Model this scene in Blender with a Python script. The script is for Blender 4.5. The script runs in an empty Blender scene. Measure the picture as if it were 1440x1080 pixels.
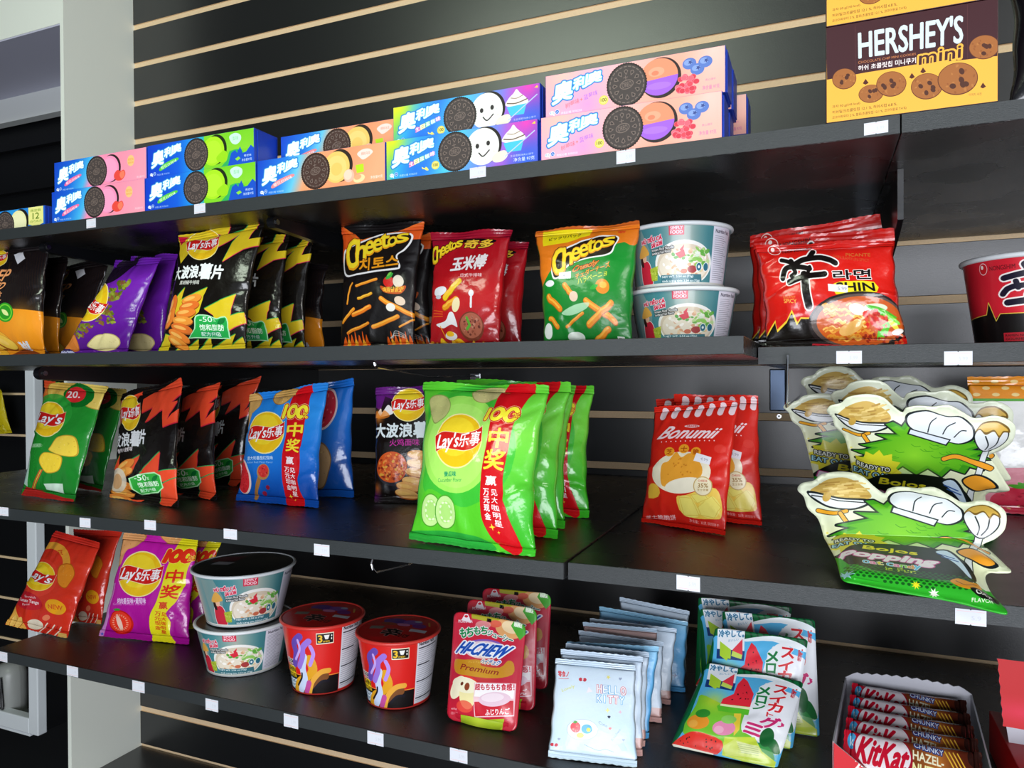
import bpy, math, random
import numpy as np
from mathutils import Vector, Matrix
PI = math.pi
SC = bpy.context.scene
COL = SC.collection
RISE = 1.5                      # camera height above the floor

# ------------------------------------------------------------------ camera, world, lights, exposure
FPX = 1028.15
CAM_R = Vector((0.9218, 0.3877, -0.0056)).normalized()
CAM_U = Vector((0.0014, 0.0109, 0.9999))
CAM_U = (CAM_U - CAM_R * CAM_U.dot(CAM_R)).normalized()
CAM_F = CAM_U.cross(CAM_R).normalized()
CAM_P = Vector((0.0, -1.42097, RISE))
cd = bpy.data.cameras.new('camera')
cam = bpy.data.objects.new('camera', cd)
COL.objects.link(cam)
cd.sensor_width = 36.0
cd.lens = FPX / 1440 * 36.0
cd.clip_start = 0.02
M = Matrix((CAM_R, CAM_U, -CAM_F)).transposed().to_4x4()
M.translation = CAM_P
cam.matrix_world = M
SC.camera = cam

w = bpy.data.worlds.new('World')
SC.world = w
w.use_nodes = True
w.node_tree.nodes['Background'].inputs[0].default_value = (0.78, 0.88, 1.0, 1)
w.node_tree.nodes['Background'].inputs[1].default_value = 0.22

def area_light(name, loc, target, sx, sy, power, col):
    l = bpy.data.lights.new(name, 'AREA')
    l.shape = 'RECTANGLE'; l.size = sx; l.size_y = sy; l.energy = power; l.color = col
    o = bpy.data.objects.new(name, l)
    COL.objects.link(o)
    o.location = loc
    d = Vector(target) - Vector(loc)
    o.rotation_euler = d.to_track_quat('-Z', 'Y').to_euler()
    return o
area_light('ceiling_lamp', (-0.95, -1.95, 3.02), (-0.75, -1.2, 1.5), 1.1, 0.8, 26, (0.86, 1.0, 0.80))
area_light('ceiling_lamp', (1.9, -2.3, 3.02), (0.2, -0.3, 1.3), 1.2, 0.5, 26, (1.0, 0.98, 0.93))
area_light('window_daylight', (0.55, -3.3, 1.15), (0.0, 0, 1.40), 2.3, 1.5, 100, (0.90, 0.93, 1.0))
SC.view_settings.view_transform = 'Standard'
SC.view_settings.look = 'None'
SC.view_settings.gamma = 1.0
SC.view_settings.use_curve_mapping = False
SC.view_settings.exposure = 0.0

# ------------------------------------------------------------------ pixel -> place helpers
def ray(u, v):
    return CAM_F + CAM_R * ((u - 720) / FPX) + CAM_U * (-(v - 540) / FPX)
def onY(u, v, Y):
    d = ray(u, v)
    return CAM_P + d * ((Y - CAM_P.y) / d.y)
def onZ(u, v, z):
    d = ray(u, v)
    return CAM_P + d * ((z - CAM_P.z) / d.z)
def onX(u, v, X):
    d = ray(u, v)
    return CAM_P + d * ((X - CAM_P.x) / d.x)

# ------------------------------------------------------------------ object helpers
def tag(o, label=None, cat=None, group=None, kind=None):
    if label: o['label'] = label
    if cat: o['category'] = cat
    if group: o['group'] = group
    if kind: o['kind'] = kind
    return o
def empty(name, loc, label=None, cat=None, group=None, kind=None, parent=None):
    o = bpy.data.objects.new(name, None)
    COL.objects.link(o)
    o.location = loc
    o.empty_display_size = 0.02
    if parent: o.parent = parent
    return tag(o, label, cat, group, kind)
def mesh_obj(name, verts, faces, mats, parent=None, uvs=None, fmat=None, smooth=False):
    """verts in world coordinates; made local to the parent's location."""
    me = bpy.data.meshes.new(name)
    off = parent_world(parent)
    me.from_pydata([tuple(Vector(v) - off) for v in verts], [], faces)
    if not isinstance(mats, (list, tuple)): mats = [mats]
    for m in mats: me.materials.append(m)
    if uvs is not None:
        l = me.uv_layers.new(name='UVMap')
        idx = np.empty(len(me.loops), np.int32)
        me.loops.foreach_get('vertex_index', idx)
        l.data.foreach_set('uv', np.asarray(uvs, np.float32)[idx].ravel())
    if fmat is not None:
        me.polygons.foreach_set('material_index', np.asarray(fmat, np.int32))
    if smooth:
        me.polygons.foreach_set('use_smooth', [True] * len(me.polygons))
    me.update()
    o = bpy.data.objects.new(name, me)
    COL.objects.link(o)
    if parent: o.parent = parent
    return o
def parent_world(p):
    v = Vector((0, 0, 0))
    while p is not None:
        v += p.location
        p = p.parent
    return v
def box_vf(x0, x1, y0, y1, z0, z1, b=0.0):
    if b <= 0:
        vs = [(x, y, z) for z in (z0, z1) for y in (y0, y1) for x in (x0, x1)]
        fs = [(0, 2, 3, 1), (4, 5, 7, 6), (0, 1, 5, 4), (2, 6, 7, 3), (0, 4, 6, 2), (1, 3, 7, 5)]
        return vs, fs
    import bmesh
    bm = bmesh.new()
    bmesh.ops.create_cube(bm, size=1)
    for q in bm.verts:
        q.co = Vector(((x0 + x1) / 2 + q.co.x * (x1 - x0), (y0 + y1) / 2 + q.co.y * (y1 - y0), (z0 + z1) / 2 + q.co.z * (z1 - z0)))
    bmesh.ops.bevel(bm, geom=bm.edges[:], offset=b, segments=2, affect='EDGES', profile=0.5)
    bm.verts.index_update()
    vs = [tuple(q.co) for q in bm.verts]
    fs = [tuple(q.index for q in f.verts) for f in bm.faces]
    bm.free()
    return vs, fs
def box(name, x0, x1, y0, y1, z0, z1, m, parent=None, b=0.0):
    vs, fs = box_vf(x0, x1, y0, y1, z0, z1, b)
    return mesh_obj(name, vs, fs, m, parent)
def copy_tree(o, parent=None):
    c = o.copy()
    COL.objects.link(c)
    c.parent = parent
    for ch in o.children:
        copy_tree(ch, c)
    return c
def tube_vf(path, r, n=8, cap=True):
    pts = [Vector(p) for p in path]
    vs, fs = [], []
    prev = None
    for i, p in enumerate(pts):
        t = (pts[min(i + 1, len(pts) - 1)] - pts[max(i - 1, 0)]).normalized()
        a = t.orthogonal().normalized() if prev is None else (prev - t * prev.dot(t)).normalized()
        prev = a
        b = t.cross(a)
        for k in range(n):
            an = 2 * PI * k / n
            vs.append(tuple(p + (a * math.cos(an) + b * math.sin(an)) * r))
    for i in range(len(pts) - 1):
        for k in range(n):
            k2 = (k + 1) % n
            fs.append((i * n + k, i * n + k2, (i + 1) * n + k2, (i + 1) * n + k))
    if cap:
        fs.append(tuple(range(n - 1, -1, -1)))
        fs.append(tuple((len(pts) - 1) * n + k for k in range(n)))
    return vs, fs

# ------------------------------------------------------------------ materials
def rgb(h):
    """'#rrggbb' sRGB -> linear rgba"""
    h = h.lstrip('#')
    c = np.array([int(h[i:i + 2], 16) / 255 for i in (0, 2, 4)])
    c = np.where(c <= 0.04045, c / 12.92, ((c + 0.055) / 1.055) ** 2.4)
    return (float(c[0]), float(c[1]), float(c[2]), 1.0)
MATS = {}
def mat(name, color, rough=0.5, metal=0.0, spec=0.5, bump=0.0, bscale=200, coat=0.0, vary=0.0, trans=0.0, aniso=None, emit=0.0, wear=False):
    if name in MATS: return MATS[name]
    m = bpy.data.materials.new(name)
    m.use_nodes = True
    nt = m.node_tree
    b = nt.nodes['Principled BSDF']
    col = rgb(color) if isinstance(color, str) else color
    b.inputs['Base Color'].default_value = col
    b.inputs['Roughness'].default_value = rough
    b.inputs['Metallic'].default_value = metal
    b.inputs['Specular IOR Level'].default_value = spec
    b.inputs['Coat Weight'].default_value = coat
    b.inputs['Coat Roughness'].default_value = 0.08
    if trans: b.inputs['Transmission Weight'].default_value = trans
    if emit:
        b.inputs['Emission Color'].default_value = col
        b.inputs['Emission Strength'].default_value = emit
    tc = nt.nodes.new('ShaderNodeTexCoord')
    if bump or vary or wear:
        nz = nt.nodes.new('ShaderNodeTexNoise')
        nz.inputs['Scale'].default_value = bscale
        nz.inputs['Detail'].default_value = 4
        if aniso:
            mp = nt.nodes.new('ShaderNodeMapping')
            mp.inputs['Scale'].default_value = aniso
            nt.links.new(tc.outputs['Object'], mp.inputs[0])
            nt.links.new(mp.outputs[0], nz.inputs['Vector'])
        else:
            nt.links.new(tc.outputs['Object'], nz.inputs['Vector'])
        if bump:
            bp = nt.nodes.new('ShaderNodeBump')
            bp.inputs['Strength'].default_value = bump
            bp.inputs['Distance'].default_value = 0.002
            nt.links.new(nz.outputs['Fac'], bp.inputs['Height'])
            nt.links.new(bp.outputs[0], b.inputs['Normal'])
        if vary:
            mx = nt.nodes.new('ShaderNodeMix'); mx.data_type = 'RGBA'
            mx.inputs[6].default_value = tuple(c * (1 - vary) for c in col[:3]) + (1,)
            mx.inputs[7].default_value = tuple(min(1, c * (1 + vary)) for c in col[:3]) + (1,)
            nt.links.new(nz.outputs['Fac'], mx.inputs[0])
            nt.links.new(mx.outputs[2], b.inputs['Base Color'])
        if wear:
            n2 = nt.nodes.new('ShaderNodeTexNoise'); n2.inputs['Scale'].default_value = 9; n2.inputs['Detail'].default_value = 6
            nt.links.new(tc.outputs['Object'], n2.inputs['Vector'])
            mr = nt.nodes.new('ShaderNodeMapRange')
            mr.inputs[1].default_value = 0.3; mr.inputs[2].default_value = 0.7
            mr.inputs[3].default_value = rough - 0.06; mr.inputs[4].default_value = rough + 0.08
            nt.links.new(n2.outputs['Fac'], mr.inputs[0])
            nt.links.new(mr.outputs[0], b.inputs['Roughness'])
    MATS[name] = m
    return m

# ------------------------------------------------------------------ print engine: flat artwork drawn by this script
SSX = 3
def raster(polys, W, H, grow=0.0):
    """coverage mask (h,w) of the union of closed loops, with its offset."""
    allp = np.concatenate(polys)
    gp = int(math.ceil(grow)) + 1
    x0 = max(0, int(math.floor(allp[:, 0].min())) - gp); y0 = max(0, int(math.floor(allp[:, 1].min())) - gp)
    x1 = min(W, int(math.ceil(allp[:, 0].max())) + gp); y1 = min(H, int(math.ceil(allp[:, 1].max())) + gp)
    if x1 <= x0 or y1 <= y0: return None
    w, h = (x1 - x0) * SSX, (y1 - y0) * SSX
    A, B = [], []
    for p in polys:
        a = (p[:, 0] * np.roll(p[:, 1], -1) - p[:, 1] * np.roll(p[:, 0], -1)).sum()
        if a < 0: p = p[::-1]
        A.append(p); B.append(np.roll(p, -1, axis=0))
    A = (np.concatenate(A) - (x0, y0)) * SSX
    B = (np.concatenate(B) - (x0, y0)) * SSX
    s = np.sign(B[:, 1] - A[:, 1])
    lo = np.where((s > 0)[:, None], A, B); hi = np.where((s > 0)[:, None], B, A)
    r0 = np.clip(np.ceil(lo[:, 1] - 0.5), 0, h).astype(int)
    r1 = np.clip(np.ceil(hi[:, 1] - 0.5), 0, h).astype(int)
    n = r1 - r0
    k = n > 0
    lo, hi, s, r0, n = lo[k], hi[k], s[k], r0[k], n[k]
    if len(n) == 0: return None
    rep = np.repeat(np.arange(len(n)), n)
    rows = np.arange(n.sum()) - np.repeat(np.cumsum(n) - n, n) + r0[rep]
    sl = (hi[:, 0] - lo[:, 0]) / (hi[:, 1] - lo[:, 1])
    x = lo[rep, 0] + (rows + 0.5 - lo[rep, 1]) * sl[rep]
    c = np.clip(np.ceil(x - 0.5), 0, w).astype(int)
    acc = np.bincount(rows * (w + 1) + c, weights=s[rep], minlength=h * (w + 1)).reshape(h, w + 1)
    m = (np.abs(np.cumsum(acc, axis=1)[:, :w]) > 0.5).astype(np.float32)
    if grow * SSX >= 0.6:
        r = grow * SSX; o = m.copy()
        for rr in ({r} if r < 2.2 else {r, r * .5}):
            for k in range(12):
                dx = int(round(rr * math.cos(k * PI / 6))); dy = int(round(rr * math.sin(k * PI / 6)))
                if dx or dy:
                    ya, yb, xa, xb = max(0, dy), min(h, h + dy), max(0, dx), min(w, w + dx)
                    np.maximum(o[ya:yb, xa:xb], m[ya - dy:yb - dy, xa - dx:xb - dx], out=o[ya:yb, xa:xb])
        m = o
    m = m.reshape(y1 - y0, SSX, x1 - x0, SSX).mean(axis=(1, 3))
    return m, x0, y0
TXT = {}
def text_tris(s, bold, lat=None):
    key = (s, bold)
    if key in TXT: return TXT[key]
    c = bpy.data.curves.new('t', 'FONT')
    c.body = s; c.resolution_u = 3; c.offset = bold
    o = bpy.data.objects.new('t', c)
    me = o.to_mesh()
    me.calc_loop_triangles()
    v = np.zeros(len(me.vertices) * 3); me.vertices.foreach_get('co', v)
    t = np.zeros(len(me.loop_triangles) * 3, np.int32); me.loop_triangles.foreach_get('vertices', t)
    v = v.reshape(-1, 3)[:, :2]
    if len(t) == 0:
        T = np.zeros((0, 3, 2))
    else:
        mn, mx = v.min(0), v.max(0)
        v = (v - mn) / np.maximum(mx - mn, 1e-6)
        v[:, 1] = 1 - v[:, 1]
        T = v[t.reshape(-1, 3)]
        a = (T[:, 1] - T[:, 0]); b = (T[:, 2] - T[:, 0])
        ar = a[:, 0] * b[:, 1] - a[:, 1] * b[:, 0]
        T[ar < 0] = T[ar < 0][:, ::-1]
    o.to_mesh_clear()
    bpy.data.objects.remove(o); bpy.data.curves.remove(c)
    TXT[key] = T
    return T
def srgb(h):
    if not isinstance(h, str): return np.array(h, np.float32)
    h = h.lstrip('#')
    return np.array([int(h[i:i + 2], 16) / 255 for i in (0, 2, 4)], np.float32)
def homog(src, dst):
    A = []
    for (x, y), (X, Y) in zip(src, dst):
        A.append([x, y, 1, 0, 0, 0, -X * x, -X * y, X]); A.append([0, 0, 0, x, y, 1, -Y * x, -Y * y, Y])
    A = np.array(A, float)
    h = np.linalg.solve(A[:, :8], A[:, 8])
    return np.append(h, 1).reshape(3, 3)
def circ(cx, cy, rx, ry=None, rot=0, n=40, a0=0, a1=360):
    ry = rx if ry is None else ry
    t = np.radians(np.linspace(a0, a1, n, endpoint=(a1 - a0) % 360 != 0))
    x, y = rx * np.cos(t), ry * np.sin(t)
    c, s = math.cos(math.radians(rot)), math.sin(math.radians(rot))
    return np.stack([cx + x * c - y * s, cy + x * s + y * c], 1)
def star(cx, cy, r, r2, n, rot=0):
    t = np.radians(rot) + np.arange(2 * n) * PI / n
    rr = np.where(np.arange(2 * n) % 2 == 0, r, r2)
    return np.stack([cx + rr * np.cos(t), cy + rr * np.sin(t)], 1)
def smooth(pts, n=6, closed=True):
    p = np.array(pts, float)
    N = len(p); out = []
    for i in range(N if closed else N - 1):
        if closed: a, b, c, d = p[(i - 1) % N], p[i], p[(i + 1) % N], p[(i + 2) % N]
        else: a, b, c, d = p[max(i - 1, 0)], p[i], p[i + 1], p[min(i + 2, N - 1)]
        for k in range(n):
            t = k / n
            out.append(0.5 * ((2 * b) + (c - a) * t + (2 * a - 5 * b + 4 * c - d) * t * t + (3 * b - a - 3 * c + d) * t ** 3))
    if not closed: out.append(p[-1])
    return np.array(out)
def dilate(m, r):
    """grow a mask by r pixels (m is padded by the caller)."""
    out = m.copy()
    for rr in ([r] if r <= 2 else [r, r * 0.55]):
        for k in range(16):
            dx = int(round(rr * math.cos(k * PI / 8))); dy = int(round(rr * math.sin(k * PI / 8)))
            out = np.maximum(out, np.roll(np.roll(m, dy, 0), dx, 1))
    return out
class Art:
    """A sheet of flat printed artwork W x H; shapes are given in sketch units, mapped by `quad` (TL,TR,BR,BL)."""
    def __init__(s, W, H, quad=None, bg='#ffffff', seed=1):
        s.W, s.H = W, H
        s.a = np.ones((H, W, 3), np.float32) * srgb(bg)
        s.h = homog(quad, [(0, 0), (W, 0), (W, H), (0, H)]) if quad else np.eye(3)
        if quad:
            q = np.array(quad, float)
            s.sc = 0.5 * (W / np.linalg.norm(q[1] - q[0]) + H / np.linalg.norm(q[3] - q[0]))
        else: s.sc = 1.0
        s.rng = random.Random(seed)
    def m(s, p):
        p = np.asarray(p, float)
        sh = p.shape
        p = p.reshape(-1, 2)
        q = np.c_[p, np.ones(len(p))] @ s.h.T
        return (q[:, :2] / q[:, 2:]).reshape(sh)
    def put(s, mask, x0, y0, col, al=1.0):
        h, w = mask.shape
        reg = s.a[y0:y0 + h, x0:x0 + w]
        c = col(x0, y0, w, h) if callable(col) else srgb(col)
        mk = (mask * al)[..., None]
        reg[:] = reg * (1 - mk) + c * mk
    def fill(s, polys, col, al=1.0, raw=False, out=None):
        if not isinstance(polys, list) or np.ndim(polys[0]) == 1: polys = [polys]
        P = [np.asarray(p, float) if raw else s.m(p) for p in polys]
        s._emit(P, col, al, out)
    def _emit(s, P, col, al, out, grow=0.0):
        R = raster(P, s.W, s.H, grow)
        if R is None: return
        mk, x0, y0 = R
        if out:
            tot = sum(r for r, _ in out) * s.sc
            pad = int(tot) + 2
            # pad inside canvas
            big = np.zeros((mk.shape[0] + 2 * pad, mk.shape[1] + 2 * pad), np.float32)
            big[pad:-pad, pad:-pad] = mk
            layers = []
            acc = big
            for r, c in out:
                acc = dilate(acc, max(1, r * s.sc)); layers.append((acc, c))
            for L, c in reversed(layers):
                ya, xa = y0 - pad, x0 - pad
                yb, xb = max(0, ya), max(0, xa)
                sub = L[yb - ya:, xb - xa:][:max(0, s.H - yb), :max(0, s.W - xb)]
                if sub.size: s.put(sub, xb, yb, c, al)
        s.put(mk, x0, y0, col, al)
    def ell(s, cx, cy, rx, ry=None, col='#ffffff', rot=0, al=1.0, out=None):
        s.fill(circ(cx, cy, rx, ry, rot), col, al, out=out)
    def line(s, pts, wd, col, al=1.0, out=None):
        p = np.asarray(pts, float)
        P = []
        for a, b in zip(p[:-1], p[1:]):
            d = b - a; L = math.hypot(*d)
            if L < 1e-6: continue
            nrm = np.array([-d[1], d[0]]) / L * wd / 2
            P.append(s.m(np.array([a + nrm, b + nrm, b - nrm, a - nrm])))
        for a in p: P.append(s.m(circ(a[0], a[1], wd / 2, n=10)))
        s._emit(P, col, al, out)
    def text(s, t, box, col, bold=0.02, out=None, slant=0.0, al=1.0, arc=0.0):
        """box: (x0,y0,x1,y1) or quad [TL,TR,BR,BL] in sketch units; the ink fills it."""
        T = text_tris(t, 0.0)
        if len(T) == 0: return
        if len(box) == 4 and not hasattr(box[0], '__len__'):
            x0, y0, x1, y1 = box
            box = [(x0, y0), (x1, y0), (x1, y1), (x0, y1)]
        q = np.array(box, float)
        u = T[..., 0:1].copy(); v = T[..., 1:2].copy()
        if arc: v = v + arc * (4 * (u - 0.5) ** 2)
        if slant: u = u + slant * (0.5 - v)
        p = (q[0] * (1 - u) + q[1] * u) * (1 - v) + (q[3] * (1 - u) + q[2] * u) * v
        P = s.m(p)
        hp = 0.5 * (np.linalg.norm(s.m([q[3]])[0] - s.m([q[0]])[0]) + np.linalg.norm(s.m([q[2]])[0] - s.m([q[1]])[0]))
        s._emit(list(P), col, al, out, grow=hp * bold * .72)
    def grad(s, pts, stops, axis=(0, 1), al=1.0):
        """fill pts with a gradient along axis (unit square of the whole sheet)."""
        ts = np.array([t for t, _ in stops]); cs = np.array([srgb(c) for _, c in stops])
        def f(x0, y0, w, h):
            yy, xx = np.mgrid[y0:y0 + h, x0:x0 + w]
            t = xx / s.W * axis[0] + yy / s.H * axis[1]
            return np.stack([np.interp(t, ts, cs[:, k]) for k in range(3)], -1).astype(np.float32)
        if pts is None: pts = None; s.put(np.ones((s.H, s.W), np.float32), 0, 0, f, al)
        else: s.fill(pts, f, al)
    def glow(s, cx, cy, r, col, al=1.0):
        c = s.m([(cx, cy)])[0]; R = r * s.sc
        x0, x1 = max(0, int(c[0] - R)), min(s.W, int(c[0] + R)); y0, y1 = max(0, int(c[1] - R)), min(s.H, int(c[1] + R))
        if x1 <= x0 or y1 <= y0: return
        yy, xx = np.mgrid[y0:y1, x0:x1]
        d = np.hypot(xx - c[0], yy - c[1]) / R
        s.put((np.clip(1 - d, 0, 1) ** 1.3).astype(np.float32), x0, y0, col, al)
    def crumbs(s, pts, n, r, cols, al=0.8):
        p = np.asarray(pts, float)
        x0, y0 = p.min(0); x1, y1 = p.max(0)
        k = 0
        for _ in range(n * 6):
            if k >= n: break
            x, y = s.rng.uniform(x0, x1), s.rng.uniform(y0, y1)
            ins = False
            j = len(p) - 1
            for i in range(len(p)):
                if (p[i, 1] > y) != (p[j, 1] > y) and x < (p[j, 0] - p[i, 0]) * (y - p[i, 1]) / (p[j, 1] - p[i, 1]) + p[i, 0]: ins = not ins
                j = i
            if ins:
                s.fill(circ(x, y, r * s.rng.uniform(.6, 1.3), r * s.rng.uniform(.4, 1), s.rng.uniform(0, 180), n=8), s.rng.choice(cols), al); k += 1
    def chip(s, pts, col='#e8c060', edge='#b98a34'):
        q = smooth(pts)
        c = q.mean(0)
        s.fill(q, edge); s.fill(c + (q - c) * 0.93, col)
        s.crumbs(c + (q - c) * .85, 14, np.ptp(q[:, 0]) * .02 + .3, [edge, '#f4dc96'], .45)
    def image(s, name):
        im = bpy.data.images.new(name, s.W, s.H)
        px = np.ones((s.H, s.W, 4), np.float32)
        px[..., :3] = np.clip(s.a[::-1], 0, 1)
        im.pixels.foreach_set(px.ravel())
        im.update()
        im.pack()
        return im
    def mat(s, name, rough=0.35, coat=0.3, bump=0.15, bscale=60, spec=0.5, metal=0.0):
        m = bpy.data.materials.new(name)
        m.use_nodes = True
        nt = m.node_tree; b = nt.nodes['Principled BSDF']
        ti = nt.nodes.new('ShaderNodeTexImage'); ti.image = s.image(name); ti.extension = 'EXTEND'
        nt.links.new(ti.outputs[0], b.inputs['Base Color'])
        b.inputs['Roughness'].default_value = rough
        b.inputs['Metallic'].default_value = metal
        b.inputs['Specular IOR Level'].default_value = spec
        b.inputs['Coat Weight'].default_value = coat
        b.inputs['Coat Roughness'].default_value = 0.12
        if bump:
            tc = nt.nodes.new('ShaderNodeTexCoord')
            nz = nt.nodes.new('ShaderNodeTexNoise'); nz.inputs['Scale'].default_value = bscale; nz.inputs['Detail'].default_value = 3
            nt.links.new(tc.outputs['Object'], nz.inputs['Vector'])
            bp = nt.nodes.new('ShaderNodeBump'); bp.inputs['Strength'].default_value = bump; bp.inputs['Distance'].default_value = 0.004
            nt.links.new(nz.outputs['Fac'], bp.inputs['Height'])
            nt.links.new(bp.outputs[0], b.inputs['Normal'])
            nt.links.new(bp.outputs[0], b.inputs['Coat Normal'])
        return m
# ------------------------------------------------------------------ the setting
m_slat = mat('black_laminate', '#121315', rough=0.34, spec=0.9, bump=0.08, bscale=420, coat=0.35)
m_slat.node_tree.nodes['Principled BSDF'].inputs['Coat Roughness'].default_value = 0.33
m_mdf = mat('raw_fibreboard', '#e6caa2', rough=0.75, bump=0.2, bscale=300, vary=0.12)
m_shelf = mat('black_shelf_laminate', '#141516', rough=0.27, spec=0.55, bump=0.22, bscale=90, aniso=(3, 40, 3), wear=True)
m_edge = mat('shelf_edge_band', '#2c3032', rough=0.45, spec=0.5, bump=0.25, bscale=120, aniso=(2, 30, 30), vary=0.25)
m_white = mat('white_wall_paint', '#f3f7ec', rough=0.6, bump=0.06, bscale=120)
m_whitel = mat('white_lacquer', '#e6ebf0', rough=0.3)
m_ceil = mat('grey_ceiling_paint', '#c4c4d6', rough=0.8, bump=0.05, bscale=90)
m_dark = mat('dark_fixture', '#0c0d10', rough=0.45, bump=0.1, bscale=60)
m_floor = mat('grey_floor', '#6f6f70', rough=0.4, vary=0.15, bscale=6)
m_chrome = mat('chrome_wire', '#c9ccd0', rough=0.16, metal=1.0)
m_blackmetal = mat('black_metal', '#0e0f12', rough=0.3, spec=0.6, bump=0.05)
m_label = None

XL, XR = -1.6917, 1.9
GO = 0.0137
wall = empty('wall_back', (0, 0, 0), kind='structure')
box('backing_board', XL, XR, 0.0036, 0.03, 0.0, 2.75, m_mdf, wall)
def slat_vf():
    h = 0.1016 - GO
    L = XR - XL
    # profile (y, z) of a grooved panel strip: proud face with two lips over a narrower neck
    pr = [(0.0006, 0), (0, 0.0008), (0, h - 0.0008), (0.0006, h), (0.0036, h), (0.0036, 0)]
    n = len(pr)
    vs = [(0, y, z) for y, z in pr] + [(L, y, z) for y, z in pr]
    fs = [(i, (i + 1) % n, n + (i + 1) % n, n + i) for i in range(n)] + [tuple(range(n - 1, -1, -1)), tuple(range(n, 2 * n))]
    fm = [0, 0, 0] + [1] * 3 + [1, 1]
    return vs, fs, fm
vs, fs, fm = slat_vf()
slat0 = None
for k in range(-3, 25):
    ztop = 1.5 + 0.9470 - (k - 1) * 0.1016 - GO
    z0 = ztop - (0.1016 - GO)
    if z0 < 0: continue
    if slat0 is None:
        slat0 = mesh_obj('slat', vs, fs, [m_slat, m_mdf], wall, fmat=fm); o = slat0
    else:
        o = slat0.copy(); COL.objects.link(o); o.parent = wall
    o.location = (XL, 0, z0)
tag(slat0, label='wide black laminate strip of the grooved wall with raw fibreboard edges')
for o_ in wall.children:
    if o_.name.startswith('slat') and 'label' in o_: del o_['label']

tag(box('ceiling', -4.5, 3.2, -4.2, 0.6, 3.1, 3.14, mat('ceiling_board', '#4c4c4a', rough=0.8, bump=0.05)), kind='structure')
floor = tag(box('floor', -4.5, 3.2, -4.2, 0.6, -0.04, 0, m_floor), kind='structure')
# white pier and header left of the grooved wall
JY = -0.197
ZH = 1.5 + 0.868
tag(box('wall_left_pier', XL - 0.0005 - 0.012, XL - 0.0005, JY, 0.03, 0, 3.1, m_white), kind='structure').name = 'wall_pier'
hd = tag(box('trim_1', -4.4, XL - 0.0125, JY, JY + 0.05, ZH, 3.1, m_white), kind='structure')
# recess beyond the pier: grey soffit, light strip, dark cabinet wall
SY = 0.057
tag(box('trim_2', -4.4, XL - 0.0125, JY + 0.001, 0.35, ZH - 0.004, ZH - 0.0002, m_ceil), kind='structure')
zs = onY(89, 155, SY).z
tag(box('trim_3', -4.4, XL - 0.0125, SY, SY + 0.03, zs, ZH, mat('pale_grey_paint', '#dadedc', rough=0.7)), kind='structure')
wl = tag(box('wall_left', -4.4, XL - 0.0125, SY + 0.05, SY + 0.08, 0, ZH, m_dark), kind='structure')
for zz in (onY(40, 200, SY).z, onY(40, 262, SY).z):
    box('panel_ledge', -4.3, XL - 0.02, SY + 0.03, SY + 0.05, zz, zz + 0.006, m_dark, wl)
tag(box('wall_side', -4.44, -4.4, -4.2, 0.4, 0, 3.1, m_dark), kind='structure')
# dark shop fittings stand along the far left; they also fill what the glossy wall mirrors there
tag(box('wall_far_left', -2.95, -2.9, -4.1, -1.2, 0, 3.1, m_dark), kind='structure')
# base deck under the shelves
deck = tag(box('trim_4', XL, XR, -0.50, -0.0005, 1.5 - 1.02, 1.5 - 0.990, m_slat), kind='structure')

# white framed display case seen through the gap at the left
FY = SY + 0.02
cs = empty('display_case', (onY(30, 900, FY).x, FY, 0), 'white framed glass display case behind the left end of the shelves', 'case')
zt, zb = onY(30, 505, FY).z, onY(56, 1038, FY).z
xa, xb = -3.0, onY(38, 1000, FY - 0.09).x
yf = FY - 0.09
def fbar(x0, x1, z0, z1, nm='frame_rail'):
    box(nm, x0, x1, yf, yf + 0.028, z0, z1, m_whitel, cs, b=0.003)
xr1 = onY(53, 1000, yf).x; xr0 = onY(40, 1000, yf).x
zi = onY(42, 1011, yf).z; zb = onY(54, 1036, yf).z
ztop = 1.5 + 0.13
fbar(xr0, xr1, zb, ztop, 'frame_stile')
fbar(xa, xr0, zb, zi)
fbar(xa, xr0, ztop - 0.06, ztop)
box('case_side', xr0 + 0.004, xr1 - 0.004, yf + 0.028, FY + 0.025, zb + 0.004, ztop, m_dark, cs)
box('case_back', xa, xr0, FY + 0.02, FY + 0.025, zi, ztop - 0.06, m_dark, cs)
for i in range(9):
    zz = zi + 0.16 + i * 0.13
    if zz < ztop - 0.08: box('case_slat_groove', xa, xr0, FY + 0.017, FY + 0.0205, zz, zz + 0.007, m_mdf, cs)

# ------------------------------------------------------------------ shelves
Z1, Z2, Z2R, Z3, Z3R, Z4 = 1.5 + 0.2482, 1.5 + 0.0370, 1.5 + 0.0318, 1.5 - 0.1961, 1.5 - 0.1980, 1.5 - 0.4809
D1, D2, D2R, D3, D3R, D4 = 0.634, 0.720, 0.5670, 0.6926, 0.6813, 0.5811
def shelf(x0, x1, d, z, t, label, group='black shelf boards on the grooved wall'):
    r = empty('shelf', ((x0 + x1) / 2, -d / 2, z - t), label, 'shelf', group)
    box('shelf_board', x0, x1, -d + 0.0012, -0.0008, z - t, z, m_shelf, r, b=0.0008)
    box('edge_band', x0 + 0.0004, x1 - 0.0004, -d, -d + 0.0012, z - t + 0.0004, z - 0.0004, m_edge, r)
    return r
XS1 = 0.0717; XS2 = -0.0640; XS3 = -0.2482
sh1 = shelf(-1.62, XS1 - 0.0004, D1, Z1, 0.0185, 'long top shelf board carrying the blue and pink cookie cartons')
sh1r = shelf(XS1 + 0.0004, 1.5, D1, Z1, 0.0185, 'top shelf board at the right under the brown and orange cookie cartons')
sh2 = shelf(-1.60, XS2, D2, Z2, 0.0170, 'second shelf board from the top, left length under the chip bags and white noodle bowls')
sh2r = shelf(XS2 + 0.001, 1.5, D2R, Z2R, 0.0195, 'short-depth second shelf board at the right under the red noodle packs')
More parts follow.
